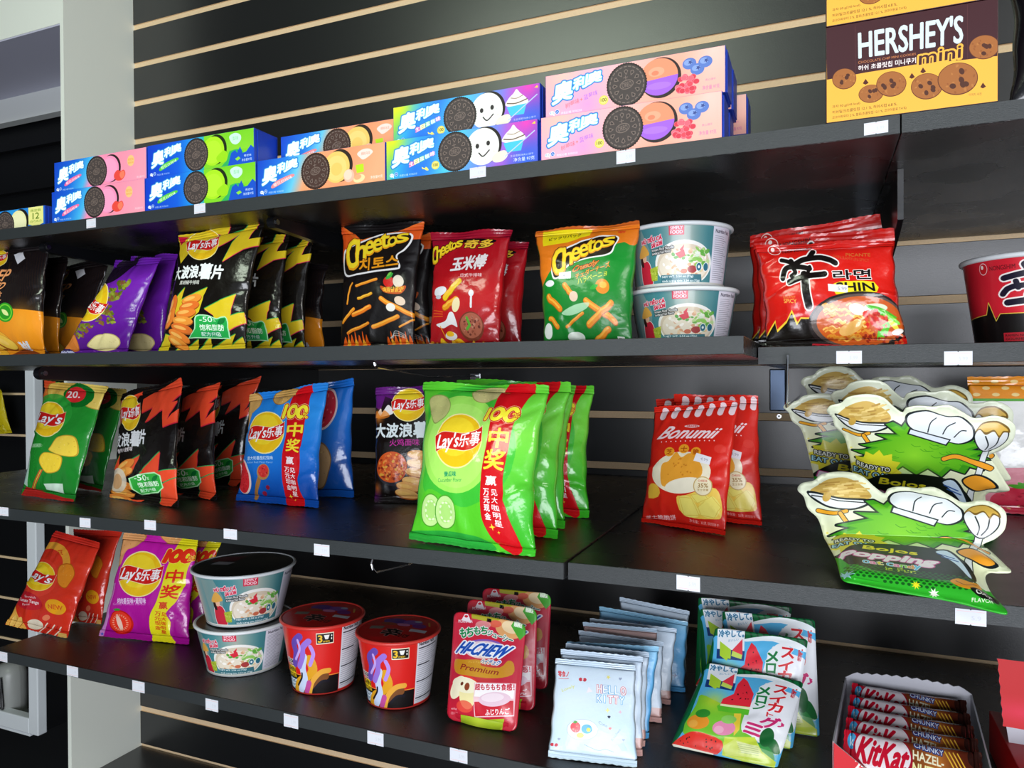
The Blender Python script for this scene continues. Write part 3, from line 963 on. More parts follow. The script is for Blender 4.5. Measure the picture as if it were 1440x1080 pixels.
def cookie(A, cx, cy, rx, ry, rot=-12, word=True, c0='#4a403d', c1='#2a2221', cl='#7a6a62'):
    A.fill([circ(cx + rx * 1.03 * 0, cy, rx * 1.02, ry * 1.02, rot)], c1)
    for k in range(48):
        a = k * 2 * PI / 48
        t = math.radians(rot)
        x, y = rx * 1.0 * math.cos(a), ry * 1.0 * math.sin(a)
        A.fill(circ(cx + x * math.cos(t) - y * math.sin(t), cy + x * math.sin(t) + y * math.cos(t), rx * .045, n=8), c1)
    A.ell(cx, cy, rx * .95, ry * .95, c0, rot)
    t = math.radians(rot)
    def R(r, a): 
        x, y = rx * r * math.cos(a), ry * r * math.sin(a)
        return (cx + x * math.cos(t) - y * math.sin(t), cy + x * math.sin(t) + y * math.cos(t))
    wd = rx * .035
    for k in range(24):
        a = k * 2 * PI / 24
        A.line([R(.86, a), R(.86, a + .14)], wd * 1.5, cl)
    for k in range(12):
        a = k * 2 * PI / 12 + .1
        A.line([R(.66, a - .14), R(.48, a), R(.66, a + .14), R(.72, a), R(.66, a - .14)], wd, cl)
        A.fill(circ(*R(.6, a), rx * .035, n=8), c1)
    A.fill([circ(cx, cy, rx * .36, ry * .22, rot - 4)], cl); A.ell(cx, cy, rx * .32, ry * .18, c0, rot - 4)
    if word:
        A.text('OREO', [R(.27, PI + .45), R(.27, -.45), R(.27, .45), R(.27, PI - .45)], cl, .02)
        A.line([R(.24, -PI / 2), R(.42, -PI / 2)], wd, cl); A.line([R(.36, -PI / 2 - .3), R(.36, -PI / 2 + .3)], wd, cl)
def cn_brand(A, q, oc='#1f6fc8', ob='#7fd4f2'):
    """three white rounded characters in a blue outline; q = TL,TR,BR,BL"""
    q = np.array(q, float)
    def P(u, v): return (q[0] * (1 - u) + q[1] * u) * (1 - v) + (q[3] * (1 - u) + q[2] * u) * v
    def sub(u0, u1, v0, v1): return [P(u0, v0), P(u1, v0), P(u1, v1), P(u0, v1)]
    L = [('奥', sub(0, .40, .0, 1.0)), ('利', sub(.42, .70, .0, .66)), ('奥', sub(.70, 1.0, .0, .62))]
    for ch, b in L: A.text(ch, b, oc, .055, out=[(5.5, oc), ], slant=.12)
    for ch, b in L: A.text(ch, b, ob, .055, out=[(2.2, ob), ], slant=.12)
    for ch, b in L: A.text(ch, b, '#ffffff', .06, slant=.12)
def fine(A, box, col='#ffffff', rows=1, al=.8, t='净含量97克'):
    A.text(t, box, col, .005, al=al)
def bubble_marks(A, x, y, s, col='#ffffff'):
    A.ell(x, y, 9 * s, 7 * s, col); A.fill([(x + 2 * s, y + 5 * s), (x + 9 * s, y + 12 * s), (x + 8 * s, y + 2 * s)], col)
    A.text('扭一扭', (x - 7 * s, y - 4 * s, x + 7 * s, y + 3 * s), '#1f5fc0', .01)
    A.ell(x + 19 * s, y - 2 * s, 8 * s, 8 * s, col, al=.9); A.ell(x + 19 * s, y - 2 * s, 6.6 * s, 6.6 * s, '#2166c4')
    A.line([(x + 15 * s, y + 1 * s), (x + 19 * s, y - 4 * s), (x + 23 * s, y + 1 * s)], 1.4 * s, col)
def art_cookiebox(kind):
    """slim cookie cartons, sketch units: 0..600 x 0..150"""
    A = Art(720, 180, [(0, 0), (600, 0), (600, 150), (0, 150)], '#1553c8', seed=3)
    if kind == 'pink':
        A.grad(None, [(0, '#0d43c0'), (.25, '#1665d4'), (.42, '#45b4e8'), (.5, '#f48fb4'), (.75, '#f890a8'), (1, '#fb9aae')], (1, .12))
    elif kind == 'green':
        A.grad(None, [(0, '#0c3cc4'), (.3, '#0f5cd6'), (.5, '#28aee8'), (.6, '#2fae58')], (1, 0))
        A.fill([(330, 0), (600, 0), (600, 150), (560, 112), (545, 96), (530, 80), (500, 78), (470, 84), (455, 120), (420, 150), (330, 150)], '#7fd024')
        A.grad([(400, 0), (600, 0), (600, 80), (400, 80)], [(0, '#6fc81e'), (1, '#a6dc4c')], (0, 1), al=.6)
        A.fill([(460, 150), (480, 92), (500, 82), (512, 96), (528, 70), (540, 100), (560, 96), (585, 70), (600, 84), (600, 150)], '#1250c4')
    elif kind == 'orange':
        A.grad(None, [(0, '#0d43c0'), (.24, '#1e78dc'), (.36, '#62c2ea'), (.46, '#f4a070'), (.75, '#f6976a'), (1, '#f8a87c')], (1, .1))
    elif kind == 'smile':
        A.grad(None, [(0, '#c8d838'), (.07, '#7cc860'), (.15, '#2fb0e0'), (.34, '#2b7fe0'), (.5, '#4cc4ee'), (.72, '#6a8ae0'), (.86, '#a060d0'), (1, '#5a58cc')], (1, .10))
        A.glow(560, 5, 110, '#f03ab0', .9); A.glow(30, 0, 110, '#f4ee10', .75); A.glow(120, 120, 100, '#1c6cd8', .8); A.glow(560, 140, 90, '#2c66dc', .9)
    elif kind == 'berry':
        A.grad(None, [(0, '#f7a6b4'), (.25, '#f7b0c4'), (.5, '#f8b6b0'), (.8, '#faa890'), (1, '#fab4a4')], (1, .15))
        A.glow(60, 10, 120, '#f9c4a8', .7); A.glow(150, 120, 120, '#ee8ad8', .6); A.glow(560, 10, 120, '#fad0c8', .6)
    elif kind == 'cream':
        A.grad(None, [(0, '#0f4cc4'), (.45, '#2c8ae0'), (.7, '#2a9ae4'), (1, '#1a62d0')], (1, .1))
    # brand characters
    cn_brand(A, [(28, 36), (200, 10), (202, 66), (28, 104)])
    fl = {'pink': '#f06aa0', 'green': '#58c840', 'orange': '#f08a90', 'smile': '#ffffff', 'berry': None, 'cream': '#ffffff'}[kind]
    if kind in ('pink', 'green', 'orange'):
        A.fill(smooth([(70, 112), (100, 92), (170, 74), (184, 82), (150, 96), (80, 122)]), fl); A.text('樱花白桃味', [(78, 104), (170, 78), (174, 90), (82, 118)], '#ffffff', .01)
    elif kind == 'smile':
        for i, (ch, c) in enumerate(zip('生日蛋糕味', ['#f05aa0', '#f8e060', '#60d080', '#70b8f8', '#c080f0'])):
            A.text(ch, [(96 + i * 22, 94 - i * 7), (114 + i * 22, 89 - i * 7), (116 + i * 22, 104 - i * 7), (98 + i * 22, 110 - i * 7)], '#ffffff', .02, out=[(1.5, c)])
        A.fill(smooth([(150, 116), (160, 122), (168, 118), (178, 130), (170, 132), (160, 126), (152, 124)]), '#f4e070')
    elif kind == 'berry':
        A.text('树莓味', [(70, 108), (120, 94), (122, 112), (72, 126)], '#e86a78', .01); A.text('+', (124, 96, 132, 106), '#f0705c', .02)
        A.text('蓝莓味', [(136, 88), (184, 76), (186, 94), (138, 106)], '#9a6ad8', .01)
    if kind in ('smile', 'berry'):
        A.ell(206, 116, 16, 16, '#e8d24a'); A.ell(206, 116, 13, 13, '#f2e47c'); A.text('100', (196, 109, 216, 121), '#6a6010', .02)
    bubble_marks(A, 22, 134, 1.0); A.text('内含2小包', (56, 134, 92, 143), '#ffffff', .01); A.text('每份独立包装', (96, 134, 130, 142), '#ffffff', 0, al=.8)
    # cream half behind, cookie in front
    dy = 75
    if kind == 'pink':
        A.ell(380, dy - 4, 62, 66, '#241c1c', 0); A.ell(368, dy - 2, 62, 63, '#f490b8', 0); A.ell(366, dy, 52, 54, '#f8a8c8', 0, al=.6)
        A.fill(smooth([(400, 100), (420, 84), (440, 90), (462, 88), (470, 110), (450, 132), (420, 134), (400, 120)]), '#e8483c'); A.fill(smooth([(440, 96), (460, 92), (466, 112), (448, 128), (434, 112)]), '#f47a5c')
        A.ell(505, 50, 22, 26, '#f0d070', al=.75); A.text('樱花味', (488, 38, 522, 50), '#e89a40', .01); A.text('蜜桃味', (488, 54, 522, 64), '#e89a40', .01)
        A.text('净含量97克', (540, 126, 590, 136), '#ffd8e0', 0)
    elif kind == 'green':
        A.ell(396, dy - 8, 60, 66, '#16240a', 0); A.ell(380, dy - 4, 62, 64, '#a8e020', 0); A.ell(378, dy, 50, 50, '#b8ea34', 0, al=.7)
        A.fill(smooth([(470, 20), (500, 8), (530, 20), (532, 42), (510, 58), (484, 50)]), '#c8ecd8'); A.text('梨味', (488, 22, 518, 40), '#88cc98', .01)
        A.fill(smooth([(400, 100), (440, 76), (460, 96), (450, 126), (410, 122)]), '#9ad818')
        A.text('青提味', (548, 108, 588, 118), '#ffffff', 0); A.text('净含量97克', (536, 124, 590, 136), '#ffffff', .01)
        A.fill(star(525, 100, 22, 9, 5, 20), '#1250c4'); A.fill([(500, 120), (520, 112), (530, 122), (512, 130)], '#8ad83c')
    elif kind == 'orange':
        A.ell(398, dy - 8, 60, 66, '#2a1c14', 0); A.ell(384, dy - 4, 60, 63, '#f0c466', 0); A.ell(382, dy, 48, 50, '#f4d27c', al=.8); A.ell(384, dy + 4, 26, 26, '#eebc58', al=.6)
        A.fill(smooth([(478, 30), (500, 16), (530, 16), (548, 30), (530, 46), (505, 56), (490, 46)]), '#fbe0d8', al=.9); A.text('桃桃乌龙', (496, 26, 536, 38), '#f08a70', .01)
        A.ell(440, 112, 24, 26, '#f4b8a0'); A.ell(436, 108, 18, 20, '#f8d0b8'); A.ell(486, 128, 26, 16, '#f6d8a0', -10); A.ell(480, 122, 16, 10, '#e8a878', -10)
        A.fill([(470, 74), (506, 72), (508, 104), (476, 106)], '#b8dc1c'); A.text('净含量97克', (536, 124, 590, 136), '#fff0e8', 0)
    elif kind == 'smile':
        A.ell(404, dy - 8, 64, 68, '#20181a', 0); A.ell(394, dy - 4, 64, 68, '#efeee6', 0)
        A.ell(374, dy - 8, 7, 9, '#2c2628'); A.ell(416, dy - 14, 7, 9, '#2c2628'); A.line(smooth([(380, dy + 18), (396, dy + 32), (420, dy + 12)], 5, False), 4.5, '#2c2628')
        A.crumbs(circ(394, dy - 4, 55, 60), 16, 2.2, ['#f0b0c0', '#b8d8f0', '#f4dc90'], .7)
        A.fill(smooth([(470, 64), (480, 40), (500, 22), (512, 8), (526, 24), (548, 44), (556, 62), (520, 74)]), '#efe8dc'); A.line(smooth([(476, 56), (510, 60), (552, 50)], 4, False), 4, '#6a5448'); A.line(smooth([(490, 38), (512, 42), (536, 34)], 4, False), 3, '#9a8474')
        A.fill([(474, 70), (550, 66), (540, 104), (488, 104)], '#46c0ea'); A.fill(smooth([(430, 118), (450, 100), (480, 96), (490, 116), (470, 134), (440, 134)]), '#ece0cc'); A.line([(480, 118), (590, 40)], 4, '#b8c8f4')
        A.text('生日蛋糕味夹心饼干', (500, 116, 586, 124), '#ffffff', 0, al=.8); A.text('净含量 97克', (512, 128, 590, 142), '#ffffff', .01)
        A.fill([(580, 14), (592, 6), (594, 16)], '#f4d040')
    elif kind == 'berry':
        A.ell(398, dy - 4, 66, 68, '#2a2020', 0); A.ell(392, dy - 8, 62, 62, '#f0906c', 0)
        A.fill([circ(392, dy - 8, 62, 62, 0, 30, 0, 170)[0:30]], '#a060e0'); A.ell(392, dy + 22, 40, 12, '#b47cf0', al=.6); A.ell(384, dy - 26, 26, 16, '#f8a888', al=.8); A.ell(380, dy - 22, 12, 8, '#e87858', al=.8)
        for (x, y) in ((490, 40), (540, 42), (515, 62)):
            A.ell(x, y, 22, 19, '#5a78c0'); A.ell(x - 4, y - 4, 13, 10, '#8ea8dc', al=.8); A.fill(star(x + 3, y - 4, 8, 4, 5, 10), '#3a4c8c')
        for i in range(26):
            a = A.rng.uniform(0, 6.28); r = A.rng.uniform(0, 1) ** .5
            A.ell(482 + 32 * r * math.cos(a), 108 + 30 * r * math.sin(a), 9, 8, A.rng.choice(['#e04858', '#ec6474', '#d43a4c']), out=[(1, '#f08c98')])
        A.text('夹心饼干', (540, 98, 572, 106), '#e070a0', 0); A.text('净含量 97克', (530, 120, 584, 134), '#e070a8', .01)
    elif kind == 'cream':
        A.ell(452, dy - 8, 50, 66, '#1c1818', 0); A.ell(436, dy - 2, 52, 66, '#f0ecb0', 0); A.ell(438, dy, 42, 54, '#f4f0c4', al=.7)
        A.fill([(500, 0), (592, 0), (592, 90), (546, 106), (500, 90)], '#f0ec90'); A.text('限定款', (514, 12, 578, 26), '#6a8a20', .01); A.text('12', (526, 32, 566, 64), '#5a7a18', .03); A.text('白巧克力', (512, 70, 580, 82), '#6a8a20', .01)
        A.fill(smooth([(440, 110), (480, 96), (500, 108), (480, 130), (450, 128)]), '#f4f0d0'); A.text('净含量97克', (520, 124, 590, 136), '#ffffff', .01)
    cookie(A, 352 if kind == 'cream' else 285, dy, 56 if kind == 'cream' else 66, 72, -8, c0='#453c3a' if kind != 'orange' else '#46302a', c1='#231c1b' if kind != 'orange' else '#24140f')
    return A
def seeds(A, poly, n, col): A.crumbs(poly, n, 2, [col], .9)
def leaf(A, a, b, w, col):
    a, b = np.array(a, float), np.array(b, float); d = b - a; nrm = np.array([-d[1], d[0]]) / (np.hypot(*d) + 1e-6) * w
    A.fill(smooth([a, a + d * .5 + nrm, b, a + d * .5 - nrm]), col)
def wavy(A, pts, w, cols):
    """stack of ridged chips along pts"""
    for i, (x, y, r) in enumerate(pts):
        c = cols[i % len(cols)]
        A.ell(x, y, w, w * .42, '#a8581c', r); A.ell(x, y - w * .05, w * .96, w * .36, c, r)
        A.ell(x - w * .2, y - w * .1, w * .55, w * .14, '#ffd070', r, al=.7)
def art_cucumber():
    A = Art(460, 620, [(130, 140), (765, 155), (690, 1025), (60, 935)], '#5cc828', seed=5)
    A.grad(None, [(0, '#58cc30'), (.5, '#7cdc48'), (1, '#3cb828')], (.2, 1))
    A.fill(smooth([(300, 170), (480, 150), (560, 230), (640, 420), (640, 600), (560, 720), (400, 790), (250, 760), (150, 700), (150, 560), (160, 260)]), '#38bc38', al=.75)
    A.ell(345, 470, 215, 255, '#a4ec60'); A.ell(345, 480, 180, 220, '#b8f472', al=.7)
    A.fill(smooth([(60, 860), (180, 700), (360, 790), (520, 760), (560, 900), (520, 1000), (60, 940)]), '#58cc2c'); A.fill(smooth([(60, 900), (250, 900), (420, 930), (500, 990), (400, 990), (60, 950)]), '#2ca83c')
    A.chip([(165, 235), (230, 208), (280, 245), (280, 300), (235, 350), (185, 360)], '#c4c47c', '#8ea850')
    A.chip([(390, 185), (480, 160), (572, 180), (540, 225), (450, 255), (400, 235)], '#c8c080', '#96a04c')
    for (x, y, rx, ry) in ((185, 800, 62, 80), (270, 812, 62, 82)):
        A.ell(x, y, rx, ry, '#4ea02c', 10); A.ell(x, y, rx * .92, ry * .93, '#c8ee98', 10); A.ell(x, y, rx * .6, ry * .65, '#b0e27c', 10)
        for k in range(10):
            a = k * .63; A.ell(x + rx * .5 * math.cos(a), y + ry * .55 * math.sin(a), 5, 8, '#e4f8c8', math.degrees(a))
    chips_logo(A, 345, 460, 125, 138, -5)
    A.text('黄瓜味', (275, 618, 346, 644), '#0c8a68', .02); A.text('Cucumber Flavor', (243, 650, 376, 670), '#3c9a50', 0)
    win_strip(A, [(585, 140), (708, 145), (660, 260), (628, 380), (610, 560), (590, 760), (628, 1000), (520, 975), (470, 880), (465, 780), (490, 600), (510, 380), (525, 230)],
              [(488, 292), (640, 280), (640, 362), (480, 350)], [(516, 395), (612, 395), (606, 500), (510, 494)], [(506, 508), (606, 512), (596, 616), (498, 608)],
              [(510, 640), (566, 644), (560, 690), (503, 686)], [(490, 700), (520, 702), (512, 856), (482, 852)], [(530, 704), (560, 706), (566, 892), (526, 884)], (508, 886, 18))
    return A
def art_blue100():
    A = Art(420, 580, [(196, 210), (600, 145), (548, 800), (120, 758)], '#1c74d0', seed=7)
    A.grad(None, [(0, '#1e7cd8'), (.4, '#2f92e6'), (.75, '#1a74d4'), (1, '#0e4aa8')], (.15, 1))
    A.chip([(160, 215), (245, 205), (255, 262), (220, 300), (210, 310), (175, 390), (150, 395)], '#d8aa62', '#9a7034')
    A.chip([(310, 215), (350, 185), (440, 178), (420, 215), (370, 262), (325, 255)], '#d4a65c', '#98702e')
    A.ell(165, 635, 42, 92, '#f4d8d0', -4); A.ell(160, 635, 36, 86, '#e02c34', -4); A.crumbs(circ(160, 635, 34, 80), 40, 3, ['#a81824', '#f0606a'])
    chips_logo(A, 296, 410, 98, 106, -5)
    A.text('意大利番茄红烩味', [(196, 532), (340, 530), (342, 550), (196, 552)], '#f0f8ff', .015, al=.9); A.text('Italian Red Meat Flavor', (196, 558, 340, 568), '#c8e4f8', 0, al=.8)
    A.line([(268, 610), (240, 680), (215, 750)], 18, '#a8743c'); A.ell(280, 612, 32, 42, '#b8854a', 25); A.ell(282, 608, 26, 34, '#d83834', 25); A.crumbs(circ(282, 608, 24, 30), 20, 3, ['#8c1418', '#f07060'])
    for (x, y) in ((290, 692), (266, 722)): A.ell(x, y, 11, 12, '#8c1c3c')
    win_strip(A, [(430, 190), (520, 162), (520, 165), (510, 280), (500, 420), (485, 560), (462, 680), (470, 800), (380, 790), (372, 700), (388, 560), (410, 420), (405, 300)],
              [(384, 264), (506, 268), (508, 330), (384, 332)], [(416, 362), (498, 352), (494, 432), (412, 424)], [(420, 444), (490, 440), (484, 512), (414, 504)],
              [(414, 532), (456, 536), (452, 574), (410, 570)], [(398, 582), (424, 586), (416, 708), (390, 702)], [(428, 588), (456, 590), (444, 744), (416, 738)], (402, 738, 13))
    return A
def art_blueback():
    A = Art(360, 520, [(0, 0), (140, 0), (140, 190), (0, 190)], '#1766c4', seed=71)
    A.grad(None, [(0, '#1a6acc'), (.6, '#1f74d2'), (1, '#1252a8')], (.3, 1))
    A.ell(78, 46, 30, 36, '#f0d0cc', 8); A.ell(78, 46, 26, 32, '#c82c3c', 8); A.crumbs(circ(78, 46, 24, 28), 40, 2.4, ['#e86a70', '#8c1424', '#f08c88']); A.ell(60, 40, 9, 12, '#3a9a48')
    A.chip([(50, 118), (66, 102), (88, 104), (104, 126), (98, 150), (86, 176), (64, 178), (48, 160)], '#b89468', '#7c6040')
    return A
def art_magenta():
    A = Art(420, 560, [(785, 130), (1250, 175), (1195, 840), (628, 788)], '#c0149c', seed=8)
    A.grad(None, [(0, '#c41aa4'), (.5, '#cc20ac'), (1, '#a81090')], (.2, 1))
    A.chip([(760, 130), (925, 140), (900, 190), (850, 215), (810, 230), (770, 310), (735, 310), (735, 200)], '#e8a468', '#c07838')
    A.chip([(1030, 145), (1190, 160), (1170, 190), (1110, 198), (1060, 190)], '#e4a05c', '#b87034')
    A.fill([(560, 840), (720, 420), (750, 420), (660, 790)], '#e4d4f0', al=.6)
    chips_logo(A, 922, 372, 140, 132, 3)
    A.text('烤肉番茄味+葡萄味', (772, 516, 972, 554), '#f8e8fc', .02); A.text('Grilled Tomato Flavour', (740, 548, 972, 564), '#f0c8ec', 0, al=.7)
    A.ell(785, 685, 84, 88, '#c81a14'); A.ell(782, 683, 74, 78, '#f03a24'); A.ell(775, 685, 18, 60, '#fbd0bc', -12)
    for k in range(22):
        a = k * .285; A.ell(780 + 50 * math.cos(a), 685 + 54 * math.sin(a), 8, 4, '#fb9a7c', math.degrees(a))
    for dx in (-28, -8, 12, 26): leaf(A, (770, 600), (770 + dx, 580 + abs(dx) * .4), 6, '#3a9a30')
    A.text('★', (640, 760, 662, 784), '#2c50c8', .02)
    win_strip(A, [(1150, 160), (1250, 175), (1250, 215), (1215, 330), (1195, 450), (1160, 540), (1095, 610), (1112, 680), (1090, 780), (1110, 832), (980, 822), (970, 780), (985, 640), (1040, 540), (1070, 440), (1100, 300)],
              [(1082, 232), (1232, 232), (1230, 300), (1072, 296)], [(1100, 345), (1196, 345), (1182, 424), (1090, 418)], [(1078, 436), (1182, 438), (1164, 524), (1062, 516)],
              [(1056, 542), (1108, 544), (1100, 590), (1050, 588)], [(1024, 600), (1060, 606), (1040, 740), (1006, 734)], [(1064, 608), (1100, 614), (1072, 770), (1036, 764)], (1010, 770, 13),
              bandc='#ece21c', c1='#e83018', c1o='#f4ec30', c2='#e83018', c3='#d82c18', out100=[(5, '#e83018'), (3, '#f6f050')])
    return A
def bolt_stripes(A, x0, y0, x1, y1, main, edge1, edge2, black='#16120f', n=5, seed=1):
    """slanting saw-tooth bands on black"""
    A.put(np.ones((A.H, A.W), np.float32), 0, 0, black)
def zig(A, pts, col, e1=None, e2=None, off=5):
    p = np.array(pts, float)
    if e1: A.fill(p + (off * .4, off), e1)
    if e2: A.fill(p - (off * .4, off), e2)
    A.fill(p, col)
def art_wave(kind):
    """black ridged-chip bags with saw-tooth bands; sketch = crop F for yellow, J for red"""
    if kind == 'yellow':
        A = Art(460, 640, [(208, 205), (800, 90), (665, 1000), (60, 1015)], '#14110e', seed=11)
        Y, G, R = '#e0c426', '#2fa04c', '#d8245c'
        zig(A, [(208, 208), (410, 150), (380, 200), (330, 230), (270, 350), (220, 405), (205, 330)], Y)
        zig(A, [(400, 180), (440, 150), (580, 110), (530, 200), (650, 165), (700, 105), (770, 92), (720, 190), (680, 300), (540, 395), (590, 260), (640, 200), (480, 300), (500, 200)], Y, R, G)
        zig(A, [(690, 235), (800, 205), (800, 255), (680, 300)], Y, R)
        zig(A, [(208, 215), (270, 215), (215, 275)], '#c81838')
        zig(A, [(190, 660), (280, 575), (250, 660), (450, 575), (380, 740), (300, 800), (200, 760)], Y, None, G)
        zig(A, [(420, 720), (655, 610), (600, 760), (690, 730), (690, 800), (560, 870), (500, 850), (480, 760)], Y, R, G)
        zig(A, [(60, 1015), (110, 880), (160, 900), (130, 1000)], Y, None, G); zig(A, [(170, 1010), (260, 900), (230, 985), (350, 920), (320, 1000), (440, 900), (420, 980), (620, 880), (560, 960), (660, 900), (665, 1005), (60, 1015)], Y, None, G)
    else:
        A = Art(400, 620, [(650, 200), (975, 120), (950, 815), (585, 755)], '#14100f', seed=12)
        Y, G, R = '#e84c2c', '#2f9a54', '#c41c3c'
        zig(A, [(610, 320), (640, 240), (760, 190), (740, 240), (700, 300), (640, 360), (615, 390)], Y)
        zig(A, [(770, 230), (860, 170), (975, 120), (975, 190), (930, 240), (960, 230), (920, 330), (975, 260), (975, 330), (900, 370), (890, 280), (800, 350), (830, 270), (770, 300)], Y, R)
        zig(A, [(610, 600), (660, 520), (650, 590), (780, 520), (720, 620)], Y, None, G)
        zig(A, [(760, 620), (895, 500), (870, 610), (975, 590), (960, 700), (880, 660), (850, 640)], Y, R, G)
        zig(A, [(880, 680), (960, 640), (960, 760), (900, 815), (840, 790)], Y, None, G)
        zig(A, [(600, 760), (760, 770), (720, 790), (590, 780)], Y)
    if kind == 'yellow':
        chips_logo(A, 378, 272, 114, 108, -6)
        for ch, b in zip('大波浪薯片', [(168, 430, 226, 516), (236, 424, 296, 512), (300, 420, 368, 510), (378, 410, 468, 516), (474, 420, 556, 516)]):
            A.text(ch, b, '#f4f8f8', .055, out=[(3, '#22b090' if 0 else '#1c1c1c')], slant=.12)
        A.text('黑胡椒牛排味', [(232, 528), (388, 526), (384, 556), (228, 556)], '#f0f0e8', .03)
        wavy(A, [(175, 700, -70), (150, 780, -60), (330, 660, -15), (310, 705, -12), (280, 750, -8), (250, 800, 5), (240, 850, 15), (210, 900, 30), (200, 945, 35)], 80, ['#e8742c', '#f08430', '#f49838'])
        q = (275, 760, 578, 915)
        A.fill(smooth([(275, 905), (330, 850), (350, 765), (440, 760), (500, 780), (560, 765), (578, 800), (575, 905), (540, 915), (300, 912)], 3), '#b8f0c0'); A.fill(smooth([(288, 900), (338, 850), (358, 772), (440, 768), (500, 788), (556, 772), (570, 800), (567, 900), (540, 907), (300, 905)], 3), '#28b050')
        A.text('-50', (376, 772, 468, 806), '#f0fff0', .02); A.text('%', (474, 786, 492, 804), '#e0ffe0', .02); leaf(A, (505, 820), (560, 780), 16, '#0c7c34')
        A.text('饱和脂肪', (370, 822, 546, 862), '#f0fff0', .03); A.text('配方升级', (376, 872, 516, 900), '#e4ffe8', .03, out=[(3, '#0c8a64')])
    else:
        chips_logo(A, 705, 300, 56, 90, -8)
        for ch, b in zip('波浪薯片', [(612, 410, 662, 478), (668, 404, 718, 476), (722, 394, 776, 474), (776, 386, 806, 462)]):
            A.text(ch, b, '#f0f4f4', .05, slant=.1)
        A.text('香辣小龙虾味', [(636, 490), (738, 476), (734, 500), (634, 512)], '#f0e8e8', .03)
        wavy(A, [(690, 580, -30), (670, 620, -20), (660, 690, 8), (650, 730, 14), (640, 765, 18)], 62, ['#e88838', '#f0a048'])
        A.ell(636, 660, 46, 70, '#e8dcc8', 12, al=.9); A.ell(630, 665, 26, 44, '#d8a878', 12)
        A.fill([(700, 648), (760, 622), (850, 612), (885, 630), (884, 700), (850, 728), (745, 742), (706, 708)], '#b8f0b8'); A.fill([(708, 650), (762, 629), (850, 619), (878, 634), (877, 697), (848, 721), (748, 735), (713, 705)], '#34b040')
        A.text('-50', (728, 628, 796, 660), '#f0fff0', .02); A.text('%', (800, 640, 814, 656), '#e0ffe0', .02); leaf(A, (830, 662), (868, 630), 12, '#0c7c34')
        A.text('饱和脂肪', [(740, 672), (862, 660), (864, 688), (742, 700)], '#f0fff0', .03); A.text('配方升级', [(748, 708), (840, 698), (842, 716), (750, 728)], '#e4ffe8', .03)
    return A
def art_turkeynoodle():
    A = Art(400, 600, [(850, 172), (1160, 160), (1140, 790), (845, 770)], '#17110f', seed=13)
    A.fill([(850, 170), (1130, 160), (1110, 230), (1000, 190), (960, 250), (900, 220), (880, 300), (850, 280)], '#5c1a70'); A.glow(900, 200, 90, '#7a2a90', .6)
    A.fill(smooth([(850, 335), (880, 290), (890, 310), (920, 270), (945, 320), (850, 340)]), '#f4f0ec'); A.glow(870, 335, 50, '#f08c30', .9)
    A.fill(smooth([(850, 335), (860, 300), (880, 330), (900, 300), (930, 330), (900, 345)]), '#f08828', al=.7)
    chips_logo(A, 1024, 268, 84, 92, -6)
    for ch, b in zip('大波浪薯片', [(854, 372, 908, 446), (914, 374, 976, 448), (982, 374, 1050, 448), (1056, 366, 1128, 452), (1132, 374, 1160, 450)]):
        A.text(ch, b, '#e8f4f4', .055)
    A.text('火鸡面味', (934, 458, 1086, 494), '#c42a9a', .03)
    A.ell(945, 610, 84, 88, '#2c2a34', -25); A.ell(942, 600, 80, 78, '#d85a20', -25)
    A.crumbs(circ(942, 600, 70, 68, 0), 110, 8, ['#e87030', '#c04818', '#f49040', '#e8b040', '#8a2810'], .9)
    A.fill(smooth([(870, 680), (940, 700), (1010, 660), (1026, 600), (1034, 610), (1020, 680), (950, 716), (880, 706)]), '#1c1c24')
    wavy(A, [(1085, 545, 8), (1080, 590, 8), (1070, 635, 10), (1050, 680, 12), (1020, 705, 14), (1010, 740, 15)], 62, ['#f0b060', '#f4bc6c'])
    A.fill(smooth([(1130, 330), (1160, 280), (1165, 340), (1140, 360)]), '#f09028')
    A.glow(850, 740, 50, '#6a1c7c', .8); A.glow(860, 700, 40, '#e87828', .7)
    return A
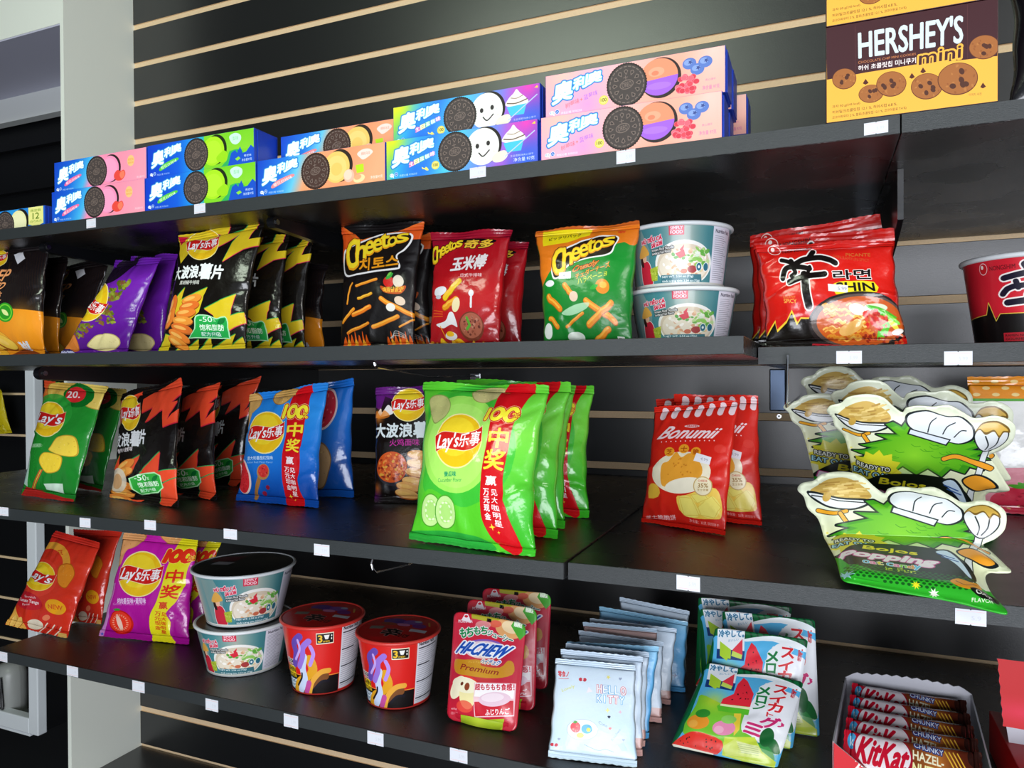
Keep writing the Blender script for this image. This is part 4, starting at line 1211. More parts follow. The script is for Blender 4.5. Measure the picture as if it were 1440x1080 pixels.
def art_green20():
    A = Art(380, 620, [(250, 138), (565, 168), (385, 780), (110, 760)], '#1f8c2c', seed=14)
    A.grad(None, [(0, '#2c9c34'), (.5, '#238f2e'), (1, '#1a7a28')], (.2, 1))
    A.fill(smooth([(248, 138), (300, 140), (290, 230), (240, 270), (200, 380), (150, 500), (140, 420), (210, 300)]), '#c8401c'); A.glow(255, 210, 50, '#f0a040', .8)
    A.chip([(270, 160), (330, 145), (420, 155), (380, 220), (300, 260), (262, 220)], '#e0b850', '#b08830')
    A.chip([(440, 160), (565, 168), (555, 240), (540, 310), (480, 300), (460, 260)], '#e4c860', '#b89438')
    A.ell(430, 230, 78, 74, '#0d6f22'); A.ell(415, 225, 52, 50, '#e02c30'); A.text('20.', (373, 204, 440, 246), '#fff0ec', .04)
    A.ell(300, 330, 110, 110, '#2fa53a', al=.8)
    chips_logo(A, 282, 372, 88, 98, 4, cn=None, edge='#f8e8a0')
    A.fill([(175, 510), (255, 508), (250, 530), (172, 530)], '#e8f4e0', al=.4); A.text('CLASSIC SALTED', (178, 512, 262, 526), '#e8f4e0', 0, al=.7)
    A.chip([(310, 520), (350, 470), (430, 470), (430, 560), (370, 570), (300, 545)], '#f0d048', '#c0982c'); A.chip([(240, 590), (270, 555), (330, 560), (365, 580), (340, 640), (280, 655), (250, 630)], '#f4d038', '#c89a24')
    for i in range(3): A.line([(160 + i * 9, 745), (240 + i * 6, 640)], 4, ['#e84030', '#f0c040', '#e84030'][i])
    A.fill([(250, 704), (345, 700), (340, 745), (255, 730)], '#e8f0ec', al=.85); A.fill([(110, 700), (150, 560), (180, 560), (150, 720)], '#e0e8f0', al=.75); A.line([(130, 700), (160, 570)], 6, '#6080b0', al=.6)
    A.fill([(110, 760), (140, 720), (300, 755), (385, 770), (385, 782), (110, 768)], '#b02420')
    return A
def art_tomato():
    A = Art(420, 560, [(345, 115), (660, 200), (425, 800), (35, 715)], '#cc2a1c', seed=15)
    A.grad(None, [(0, '#c8241c'), (.45, '#e03c24'), (1, '#d4301c')], (.2, 1))
    A.fill([circ(330, 330, 165, 150, -10, 30, 180, 370).tolist() + circ(330, 330, 120, 110, -10, 30, 370, 180).tolist()][0], '#e8a034')
    A.text('TANGY DEEP RED TASTE', [(250, 250), (430, 230), (440, 258), (252, 278)], '#c83418', .02, arc=.1)
    A.ell(300, 400, 130, 120, '#e6402c', al=.9)
    A.chip([(430, 330), (500, 320), (530, 380), (500, 440), (470, 470), (430, 430)], '#e88c24', '#b86014')
    chips_logo(A, 300, 390, 108, 88, 18, cn=None, edge='#f8e070')
    A.ell(215, 545, 110, 60, '#c8202c', 18)
    A.text('Spanish', [(196, 506), (284, 520), (280, 540), (194, 524)], '#fff0f0', .01); A.text('Tomato Tango', [(150, 520), (300, 552), (294, 580), (148, 548)], '#fff0f0', .03); A.text('Flavour', (180, 562, 240, 578), '#fff0f0', 0)
    A.ell(402, 590, 62, 50, '#f0a81c', 15); A.text('NEW', [(362, 570), (445, 582), (440, 612), (360, 598)], '#d8501c', .04)
    A.fill(smooth([(40, 715), (80, 640), (110, 560), (130, 640), (180, 760), (120, 755)]), '#f0b04c'); wavy(A, [(95, 690, -60), (130, 700, -55)], 50, ['#f0c060'])
    A.ell(240, 710, 56, 36, '#f0e0c8', -8); A.ell(330, 660, 50, 34, '#d83024', -25); A.ell(330, 662, 28, 18, '#f08058', -25)
    for i in range(5): A.line([(250 + i * 26, 770 + i * 4), (330 + i * 20, 700 + i * 6)], 7, ['#f4e0d0', '#c02018'][i % 2])
    A.fill([(380, 760), (425, 770), (425, 802), (370, 790)], '#e0b060')
    return A
def art_purple():
    A = Art(420, 520, [(840, 335), (1090, 315), (870, 985), (400, 985)], '#6a1ca0', seed=16)
    A.grad(None, [(0, '#5a1690'), (.5, '#7c28b8'), (1, '#5c1890')], (.3, 1))
    A.fill(smooth([(860, 340), (960, 320), (940, 360), (860, 420), (780, 430)]), '#1c1024')
    for q in ([(860, 430), (960, 420), (900, 520), (820, 540)], [(780, 560), (880, 560), (870, 680), (760, 700)], [(570, 700), (690, 680), (740, 700), (640, 780), (600, 830)]):
        A.crumbs(np.array(q, float), 50, 14, ['#7c8a24', '#98a438', '#5c6818', '#8a5c30'], .9)
    chips_logo(A, 730, 545, 95, 128, 35)
    A.chip([(630, 885), (670, 830), (740, 775), (820, 768), (866, 800), (860, 860), (800, 920), (740, 940), (680, 920)], '#f0e0a4', '#c8b070')
    A.chip([(450, 870), (490, 740), (540, 725), (580, 780), (570, 900), (520, 935)], '#e8883c', '#b86024')
    for i in range(5): A.line([(485 + i * 14, 760 + i * 6), (520 + i * 8, 900)], 3, '#c06820')
    A.fill([(405, 985), (430, 905), (500, 905), (545, 970), (470, 995)], '#3a2470'); A.text('麻辣', [(420, 915), (510, 925), (530, 970), (420, 975)], '#c8c8f0', .03)
    A.crumbs(np.array([(560, 985), (560, 930), (840, 930), (840, 985)], float), 24, 8, ['#8a3cc8', '#4a1480', '#b868e0'], .7)
    return A
def art_deepridged():
    A = Art(420, 560, [(-120, 250), (345, 200), (310, 1005), (-160, 990)], '#171214', seed=17)
    A.fill([(-160, 640), (-60, 650), (60, 670), (330, 690), (310, 1010), (-160, 1000)], '#f0921c'); A.glow(200, 760, 160, '#f8a838', .7)
    for k in range(26): A.line([(-60 + k * 16, 250), (-20 + k * 15, 640)], 1.2, '#6a3c1c', al=.5)
    A.text('DEEP', [(-90, 405), (105, 398), (98, 480), (-98, 480)], '#f4a468', .05, slant=.15); A.text('RIDGED', [(-130, 500), (82, 492), (76, 540), (-134, 545)], '#f4a468', .05, slant=.15)
    A.text('马铃薯片', [(-130, 560), (68, 554), (62, 596), (-134, 600)], '#f4a468', .03); A.line([(-100, 615), (60, 616)], 6, '#f4b070')
    chips_logo(A, -10, 320, 70, 62, -20)
    A.ell(94, 700, 62, 66, '#2c9a24'); A.ell(94, 700, 52, 56, '#7cd838'); A.ell(94, 700, 44, 48, '#2c9a24'); leaf(A, (70, 680), (118, 722), 16, '#e8f4a0')
    wavy(A, [(-60, 870, 20), (-10, 900, 25), (20, 860, 28), (60, 900, 30), (-20, 960, 20)], 90, ['#f4b030', '#f8c84c'])
    A.fill(smooth([(80, 980), (180, 950), (290, 990), (200, 1005), (90, 1000)]), '#8a3c14'); A.text('净含量', [(148, 900), (218, 896), (226, 962), (178, 950)], '#e0e8ff', .03)
    A.fill([(105, 290), (160, 265), (196, 320), (150, 362)], '#eeeef2')
    return A
def cheese_logo(A, q, c1='#fbe02c', c2='#f6a81c', o1='#181210', o2='#ffffff', w1=5, w2=10):
    q = np.array(q, float)
    def P(u, v): return (q[0] * (1 - u) + q[1] * u) * (1 - v) + (q[3] * (1 - u) + q[2] * u) * v
    S = [('C', 0, .20, -.05, 1.0), ('h', .17, .33, -.02, .80), ('e', .31, .45, .10, .72), ('e', .44, .58, .06, .68), ('t', .56, .70, -.12, .62), ('o', .67, .82, .08, .62), ('s', .81, 1.0, .0, .56)]
    def go(col, out): 
        for ch, u0, u1, v0, v1 in S: A.text(ch, [P(u0, v0), P(u1, v0), P(u1, v1), P(u0, v1)], col, .06, out=out, slant=.12)
    if o2: go(o1, [(w2, o2)])
    go(o1, [(w1, o1)])
    go(c2, None)
    for ch, u0, u1, v0, v1 in S: A.text(ch, [P(u0 + .004, v0 + .02), P(u1 - .006, v0 + .02), P(u1 - .006, v1 - .06), P(u0 + .004, v1 - .06)], c1, .035, slant=.12)
def puff(A, a, b, w, col='#f09020', dk='#b85c10'):
    a, b = np.array(a, float), np.array(b, float)
    n = 5
    P = [a + (b - a) * k / n + np.array([A.rng.uniform(-1, 1), A.rng.uniform(-1, 1)]) * w * .15 for k in range(n + 1)]
    A.line(P, w * 1.15, dk); A.line([p - (0, w * .08) for p in P], w, col); A.line([p - (w * .15, w * .22) for p in P], w * .35, '#fbc04c', al=.8)
def art_chz_black():
    A = Art(420, 600, [(100, 140), (655, 105), (570, 925), (88, 930)], '#130f10', seed=18)
    A.fill([(95, 140), (200, 200), (240, 245), (420, 205), (560, 150), (660, 105), (650, 230), (590, 240), (500, 195), (300, 240), (180, 290), (105, 400)], '#e0581c'); A.fill([(95, 130), (130, 200), (125, 300), (100, 420)], '#d04c18')
    A.fill([(95, 130), (140, 160), (225, 235), (250, 240), (520, 160), (660, 100), (655, 125), (250, 250), (200, 245)], '#e86a24')
    q = [(135, 262), (560, 190), (580, 300), (150, 470)]
    A.fill(smooth([(112, 370), (130, 310), (240, 255), (380, 200), (520, 185), (590, 205), (585, 260), (545, 320), (500, 360), (525, 430), (500, 455), (370, 470), (240, 490), (150, 500), (110, 460)]), '#f4f4f0'); 
    A.fill(smooth([(124, 375), (140, 322), (245, 266), (380, 212), (520, 197), (578, 212), (572, 258), (535, 312), (488, 358), (512, 430), (490, 443), (370, 458), (240, 478), (156, 488), (122, 452)]), '#1a1410')
    cheese_logo(A, q, o2=None, w1=3)
    A.text('치토스', [(240, 385), (505, 350), (510, 430), (240, 470)], '#f4a01c', .05, out=[(2, '#241408')])
    A.ell(450, 535, 36, 36, '#d4201c'); A.ell(512, 530, 34, 40, '#e8dcc8'); leaf(A, (430, 520), (480, 478), 14, '#3cb040'); leaf(A, (440, 500), (470, 470), 8, '#7cd050')
    A.fill(smooth([(395, 560), (470, 580), (555, 555), (530, 605), (460, 610), (410, 595)]), '#c85418'); A.text('매콤달콤맛', [(405, 572), (548, 562), (532, 598), (420, 602)], '#f8c840', .03)
    puff(A, (230, 560), (365, 520), 16); puff(A, (150, 665), (190, 540), 12)
    puff(A, (400, 640), (585, 730), 26); puff(A, (500, 800), (610, 740), 10); puff(A, (200, 730), (320, 690), 24, '#e87820'); puff(A, (330, 800), (500, 740), 22); puff(A, (110, 770), (200, 700), 18)
    puff(A, (150, 830), (300, 780), 16, '#e8801c'); puff(A, (240, 640), (330, 610), 16, '#d8a020')
    A.ell(460, 690, 30, 24, '#f0ece4'); A.ell(520, 650, 34, 26, '#e8d0b8', 20)
    for x in (150, 200, 250, 440, 490, 530): 
        A.fill(smooth([(x - 38, 930), (x - 24, 850), (x - 8, 885), (x, 820), (x + 12, 880), (x + 26, 840), (x + 40, 930)]), '#e85c14'); A.fill(smooth([(x - 24, 930), (x - 10, 890), (x + 2, 865), (x + 16, 892), (x + 26, 930)]), '#f8b030')
    for i in range(3): A.line(smooth([(430 + i * 10, 860), (470, 845 - i * 12), (530, 860 - i * 8)], 4, False), 5, '#d8dce0', al=.7)
    return A
def art_chz_red():
    A = Art(420, 600, [(705, 185), (1245, 155), (1160, 895), (690, 915)], '#b0141c', seed=19)
    A.grad(None, [(0, '#a81224'), (.3, '#b4141e'), (.7, '#c21a1e'), (1, '#a81420')], (.1, 1))
    A.fill([(705, 300), (705, 190), (1245, 155), (1240, 230), (1150, 205), (1000, 225), (850, 270), (740, 360), (700, 440)], '#9a1030', al=.7)
    A.fill(smooth([(700, 430), (760, 320), (880, 250), (1000, 225), (1140, 235), (1135, 255), (1000, 245), (890, 275), (780, 350), (715, 450)]), '#140c10')
    cheese_logo(A, [(700, 300), (925, 235), (928, 320), (715, 420)], o2=None, w1=4)
    A.text('奇多', [(945, 238), (1135, 230), (1138, 298), (942, 300)], '#f8c83c', .05, out=[(4, '#180c10')], slant=.1)
    A.text('玉米棒', [(866, 372), (1100, 340), (1098, 440), (864, 462)], '#f4ece8', .055, out=[(2, '#90101c')], slant=.1); A.text('日式牛排味', [(930, 478), (1080, 472), (1080, 496), (930, 500)], '#f0d8d8', .02)
    puff(A, (820, 630), (925, 530), 34, '#f0c820', '#a87410'); A.ell(785, 590, 50, 28, '#e8e8ec', -15); A.ell(770, 625, 22, 12, '#c8ccd4', 0)
    A.line([(1010, 600), (1005, 680)], 14, '#e8e8ec'); A.ell(1008, 600, 18, 20, '#e8e8ec')
    puff(A, (820, 690), (900, 640), 34, '#e89820'); A.ell(900, 670, 26, 44, '#f0e0b0', 20)
    A.fill(smooth([(750, 780), (820, 760), (850, 715), (880, 720), (900, 790), (860, 780), (800, 800)]), '#ece8ec')
    A.ell(995, 785, 84, 78, '#7a3420', -20); A.ell(995, 780, 76, 66, '#b06048', -20); A.crumbs(circ(995, 780, 60, 52), 30, 9, ['#8a4430', '#c88870', '#5a2418'], .8); A.line([(970, 740), (985, 780), (965, 800)], 16, '#5ca830')
    A.fill(smooth([(690, 915), (700, 880), (760, 885), (780, 850), (830, 880), (900, 850), (960, 880), (1060, 885), (1080, 905)]), '#f0b818'); A.crumbs(np.array([(700, 910), (700, 870), (1060, 870), (1060, 905)], float), 26, 12, ['#f8d040', '#e09810'], .9)
    A.ell(850, 840, 40, 22, '#e8e0e0'); A.ell(845, 830, 26, 14, '#f0b818')
    for k in range(3): A.line([(725, 700 + k * 18), (800, 712 + k * 12)], 5, '#e0601c')
    A.line([(780, 790), (810, 850)], 5, '#f0a020'); A.ell(1082, 890, 18, 18, '#5c80c0')
    return A
def art_chz_green():
    A = Art(420, 520, [(95, 148), (722, 95), (670, 765), (148, 785)], '#12882c', seed=20)
    A.grad(None, [(0, '#18902e'), (1, '#0f7c28')], (0, 1))
    A.fill(smooth([(95, 148), (722, 95), (700, 250), (640, 235), (560, 260), (470, 280), (330, 320), (230, 390), (150, 480), (130, 480), (110, 250)], 2), '#e87c1c'); A.fill([(95, 148), (722, 95), (720, 115), (95, 165)], '#c8601c')
    A.fill([(142, 150), (440, 140), (430, 190), (300, 240), (148, 258)], '#f0dc18'); A.text('ビックリパック', [(184, 205), (378, 172), (380, 196), (186, 224)], '#2a2410', .03)
    q = [(205, 300), (580, 195), (590, 300), (225, 460)]
    A.fill(smooth([(208, 370), (230, 310), (330, 255), (450, 205), (560, 190), (605, 205), (590, 260), (560, 320), (420, 350), (320, 390), (260, 460), (215, 460)]), '#f4f4f0'); A.fill(smooth([(216, 372), (240, 318), (335, 264), (450, 214), (560, 199), (596, 211), (582, 256), (552, 312), (418, 341), (312, 382), (256, 450), (222, 450)]), '#241808')
    cheese_logo(A, q, o2=None, w1=3, c2='#f0a020')
    A.text('Crunchy', [(338, 400), (490, 350), (494, 390), (345, 440)], '#f08c20', .04, out=[(2.5, '#5a1408')], slant=.2)
    A.text('チェダーチーズ', [(358, 440), (562, 365), (566, 395), (362, 472)], '#f4a81c', .03, out=[(2, '#3a1c08')]); A.text('ハラペーニョ', [(372, 468), (548, 415), (550, 445), (376, 502)], '#c8e030', .03, out=[(2, '#14401c')])
    A.fill([(258, 432), (332, 424), (330, 466), (254, 468)], '#eeeef4'); A.text('4.9', (282, 438, 310, 456), '#a8a8b4', 0)
    A.text('NEW', (598, 158, 640, 174), '#d81c20', .04)
    puff(A, (420, 580), (590, 670), 30); puff(A, (575, 590), (430, 690), 30); puff(A, (460, 765), (550, 705), 26); puff(A, (290, 505), (350, 560), 28)
    A.ell(525, 505, 42, 40, '#e08820'); A.ell(530, 498, 22, 18, '#f4b84c'); leaf(A, (450, 520), (500, 500), 12, '#2ca838'); A.ell(350, 560, 26, 26, '#e8c8b0'); A.ell(195, 490, 30, 18, '#e8e8e8')
    puff(A, (190, 560), (260, 620), 30, '#e8881c'); puff(A, (190, 660), (240, 700), 22); puff(A, (300, 700), (400, 640), 14, '#e8881c')
    A.ell(180, 720, 26, 36, '#e8ece8'); A.ell(350, 745, 50, 24, '#e0e8e0'); A.fill([(590, 735), (632, 735), (632, 765), (590, 765)], '#f0f0ec'); A.text('75g', (598, 742, 624, 758), '#182018', .03)
    A.fill(smooth([(270, 640), (360, 600), (440, 590), (420, 620), (330, 650)]), '#c8e8c8', al=.8)
    return A
def art_ramen():
    A = Art(560, 420, [(85, 270), (775, 215), (830, 690), (135, 735)], '#d41a14', seed=21)
    A.grad(None, [(0, '#c8160f'), (.4, '#dc2018'), (1, '#c4140c')], (.1, 1))
    A.fill([(120, 700), (180, 620), (190, 660), (240, 620), (260, 575), (295, 625), (310, 605), (370, 605), (420, 700), (900, 700), (900, 740), (120, 740)], '#f0c838')
    A.fill([(120, 710), (180, 632), (190, 672), (240, 632), (262, 590), (292, 640), (312, 612), (370, 612), (420, 700), (900, 710), (900, 745), (120, 745)], '#120c0a')
    A.ell(180, 290, 34, 24, '#f0d8d0', 8); A.ell(180, 290, 30, 20, '#c81810', 8); A.ell(172, 284, 10, 9, '#f4e4dc')
    A.text('NONGSHIM', [(222, 288), (372, 262), (374, 280), (222, 306)], '#5a0c0c', .03); A.text('PICANTE', [(545, 296), (668, 290), (668, 306), (545, 312)], '#c86c2c', .02); A.text('SHIN RAMYUN SPICY', [(480, 310), (660, 320), (660, 334), (480, 326)], '#c8582c', 0)
    W_ = '#f4ece8'; K_ = '#120c0c'
    def brush(c, g):
        for pts, wd in (([(212, 340), (240, 345), (262, 352)], 20), ([(378, 292), (352, 330)], 26), ([(262, 345), (280, 360), (330, 335), (420, 322), (490, 350)], 27), ([(215, 432), (240, 380), (300, 372), (360, 380)], 25),
                        ([(270, 372), (285, 400), (262, 420)], 20), ([(360, 370), (350, 400)], 18), ([(250, 448), (330, 420), (435, 405)], 28), ([(330, 410), (335, 470), (350, 555)], 38)):
            A.line(smooth(pts, 4, False), wd + g, c)
    brush(W_, 14); brush(K_, 0)
    A.text('라면', [(475, 388), (665, 370), (672, 418), (482, 430)], K_, .05, out=[(4, W_)])
    A.fill(smooth([(480, 450), (560, 435), (685, 430), (692, 480), (560, 488), (490, 500)], 2), '#e8d820'); A.text('SHIN', [(492, 446), (682, 436), (684, 474), (494, 486)], K_, .06)
    A.fill([(450, 452), (552, 456), (548, 490), (452, 486)], '#ecebf0'); A.text('5.99', (500, 464, 544, 480), '#8c8c98', .01)
    A.text('NOODLE SOUP', [(496, 508), (698, 496), (698, 512), (496, 524)], '#f0e8e0', .03, out=[(2, '#301010')]); A.text('GOURMET', (220, 513, 284, 525), '#e8a040', .02); A.text('SPICY', (222, 528, 288, 546), '#f0b84c', .02)
    A.ell(600, 610, 252, 128, '#241c1c', -6); A.ell(602, 604, 240, 112, '#5a4a44', -6); A.ell(612, 606, 222, 104, '#c8581c', -6)
    for i in range(46):
        x = A.rng.uniform(420, 620); y = A.rng.uniform(540, 690)
        A.line(smooth([(x, y), (x + 18, y - 8), (x + 36, y + 3), (x + 52, y - 3)], 3, False), 8, A.rng.choice(['#f0b850', '#e8a03c', '#f8d078', '#d88828']), al=.95)
    A.ell(560, 640, 60, 26, '#e0a858', -20); A.ell(600, 560, 46, 24, '#e8e0d0', 10); A.ell(690, 545, 60, 18, '#d8dcc0', -5)
    leaf(A, (640, 540), (790, 580), 16, '#4cb428'); leaf(A, (690, 680), (750, 600), 22, '#5cc02c'); leaf(A, (720, 570), (800, 610), 16, '#7cd03c'); leaf(A, (740, 590), (800, 640), 12, '#e8d840')
    A.crumbs(circ(680, 600, 60, 46), 34, 11, ['#d8281c', '#b81c14', '#e84c34'], .9); A.crumbs(np.array([(600, 690), (640, 660), (830, 650), (820, 690)], float), 30, 9, ['#b83018', '#d86830', '#8c2010'], .9); A.ell(790, 640, 30, 12, '#e8e0d8', -15)
    A.fill([(370, 712), (920, 700), (930, 745), (360, 745)], '#b81828')
    return A
def art_bonumii():
    A = Art(400, 620, [(235, 205), (690, 165), (610, 900), (170, 825)], '#d8241a', seed=22)
    A.grad(None, [(0, '#dc281c'), (1, '#cc1e14')], (0, 1))
    for i in range(7):
        x = 285 + i * 62; y = 225 - i * 6
        A.line([(x + 6, y), (x - 4, y + 40 + i * 1.5)], 34, '#f4dce0')
    A.text('Bonumii', [(292, 322), (588, 330), (590, 392), (286, 392)], '#fbe4e8', .04, slant=.2); A.ell(445, 322, 42, 9, '#f4d0d4'); A.text('GRATIN', (415, 316, 475, 327), '#d8241a', .03)
    for k in range(12): A.ell(285 + k * 26, 410 - k * .4, 3.4, 3.4, '#f8d8dc')
    A.ell(400, 580, 160, 112, '#ede4c8', -4); A.fill(smooth([(295, 540), (330, 520), (370, 470), (400, 500), (450, 478), (510, 540), (510, 600), (430, 640), (330, 655), (292, 640)], 4), '#e8a034'); A.crumbs(np.array([(310, 560), (380, 500), (490, 540), (480, 600), (330, 630)], float), 14, 6, ['#c87820'], .8)
    A.ell(420, 650, 110, 40, '#f4ecd4', -6)
    for (x, y, ch) in ((332, 468, '芝'), (410, 452, '士'), (478, 470, '脆')): A.ell(x, y, 28, 26, '#f0a028'); A.text(ch, (x - 16, y - 15, x + 16, y + 15), '#a8480c', .03)
    A.fill([(482, 476), (566, 500), (556, 542), (468, 520)], '#ecebf0'); A.text('4.99', [(508, 500), (548, 510), (546, 524), (506, 516)], '#a0a0ac', 0)
    A.fill(smooth([(368, 710), (420, 700), (560, 660), (604, 700), (600, 800), (560, 822), (400, 800)], 3), '#f0c850')
    for q in ([(385, 710), (450, 715), (480, 800), (400, 800)], [(480, 760), (560, 705), (600, 760), (560, 815), (490, 800)], [(450, 700), (520, 690), (540, 720), (480, 740)]): A.fill(smooth(q), '#f0e070'); A.line(q + [q[0]], 3, '#d8b038', al=.7)
    A.ell(516, 655, 51, 51, '#c8a868'); A.ell(516, 655, 46, 46, '#f0e4c0'); A.text('35%', (490, 640, 544, 662), '#9a7438', .02); A.text('CHEESE', (492, 622, 540, 632), '#c04030', .01); A.text('芝士含量', (486, 668, 546, 680), '#9a7438', 0)
    A.fill(smooth([(215, 645), (250, 635), (280, 665), (272, 705), (215, 708)], 2), '#e8b83c')
    A.text('芝士脆脆饼', [(195, 798), (352, 796), (354, 822), (194, 812)], '#f8ccd0', .03); A.text('净含量：32克 烘焙饼干', [(424, 816), (582, 846), (580, 862), (422, 832)], '#f8ccd0', 0)
    A.ell(605, 450, 30, 24, '#e04438', al=.6)
    return A
def art_hichew():
    A = Art(420, 740, [(155, 222), (625, 300), (570, 1000), (128, 925)], '#c81c38', seed=23)
    A.grad(None, [(0, '#d03048'), (.35, '#d82c44'), (.6, '#c0203c'), (1, '#c41c34')], (.3, 1))
    A.fill([(270, 232), (600, 285), (590, 310), (400, 300), (275, 275)], '#b8b02c'); A.glow(500, 280, 60, '#e8e060', .8)
    A.fill([(180, 215), (275, 232), (270, 300), (165, 300)], '#cc1c30'); A.fill([(205, 290), (228, 245), (250, 245), (272, 305)], '#f4e8ec'); A.ell(238, 262, 12, 9, '#cc1c30'); A.text('MORINAGA', (186, 286, 280, 308), '#f4e8ec', .03)
    A.ell(520, 340, 92, 70, '#f0b070', 20); A.ell(530, 330, 60, 44, '#fbe0b0', 20); A.ell(430, 310, 40, 26, '#e8684c'); A.ell(350, 320, 50, 30, '#f0b8b0', al=.7)
    A.fill([(550, 285), (625, 275), (620, 380), (585, 420), (530, 320)], '#4cae34'); A.text('期間限定', [(552, 282), (606, 292), (600, 336), (548, 324)], '#f4ffe8', .03)
    for ch, b in zip('もちもち', [[(198, 352), (238, 342), (246, 408), (208, 416)], [(242, 345), (286, 338), (290, 400), (250, 406)], [(290, 336), (334, 334), (336, 388), (294, 390)], [(338, 330), (384, 336), (378, 386), (338, 382)]]):
        A.text(ch, b, '#1c8c4c', .05, out=[(5, '#f4f8f0')])
    A.text('ジューシー', [(386, 354), (548, 400), (540, 448), (382, 390)], '#1c7c5c', .03, out=[(5, '#f4f8f0')])
    A.ell(365, 480, 130, 60, '#8a5cb8'); A.ell(365, 492, 124, 60, '#f0d0d8')
    for p_, o_ in (((1), (7)),):
        A.text('HI-CHEW', [(208, 436), (524, 466), (510, 548), (202, 516)], '#1450b8', .05, out=[(7, '#1450b8'), (5, '#f4f6fa')][::-1] if 0 else [(9, '#f4f6fa')], slant=.18)
    A.text('ハイチュウ', [(352, 552), (474, 562), (466, 594), (346, 580)], '#1450b8', .04, out=[(5, '#f4f6fa')], slant=.12)
    A.fill(smooth([(172, 560), (240, 560), (340, 560), (352, 598), (470, 606), (520, 560), (552, 580), (545, 650), (440, 676), (280, 664), (180, 640)], 3), '#c8901c', al=.95); A.glow(360, 620, 130, '#e0b040', .5)
    A.text('Premium', [(222, 586), (466, 622), (462, 656), (220, 622)], '#8c1420', .015, slant=.05); A.text('プレミアム', (266, 568, 340, 580), '#e8c860', 0)
    A.ell(255, 730, 92, 70, '#e03828', 15); A.ell(200, 735, 44, 78, '#f4eccc', 30); A.ell(270, 775, 54, 92, '#f0e4a8', 0); A.ell(252, 720, 92, 48, '#f4eed0', 12); A.ell(266, 730, 16, 24, '#8a3c1c', 10); A.ell(232, 712, 9, 12, '#6a2c14', 30); A.ell(250, 850, 54, 36, '#e8503c', 10, al=.8)
    A.fill([(312, 704), (566, 706), (556, 905), (310, 915)], '#f0c8d0'); A.fill([(318, 710), (560, 712), (552, 800), (316, 790)], '#faf4f6'); A.text('超もちもち食感！', [(318, 712), (556, 708), (556, 750), (318, 750)], '#c81c38', .035)
    A.fill([(316, 822), (552, 812), (552, 898), (316, 908)], '#cc1c30'); A.ell(440, 805, 98, 44, '#e8c8d8', -4); A.ell(430, 795, 70, 26, '#f4e0ea', -4)
    A.text('ふじりんご', [(384, 866), (532, 856), (530, 892), (382, 902)], '#fbf0f2', .045)
    A.fill([(215, 905), (330, 930), (500, 920), (480, 990), (300, 985), (225, 955)], '#a8c028'); A.glow(330, 960, 70, '#d0e040', .8); A.text('60g', (158, 858, 198, 872), '#f4c8cc', .01); A.text('のおいしさ', (155, 880, 200, 898), '#f4c8cc', 0)
    return A
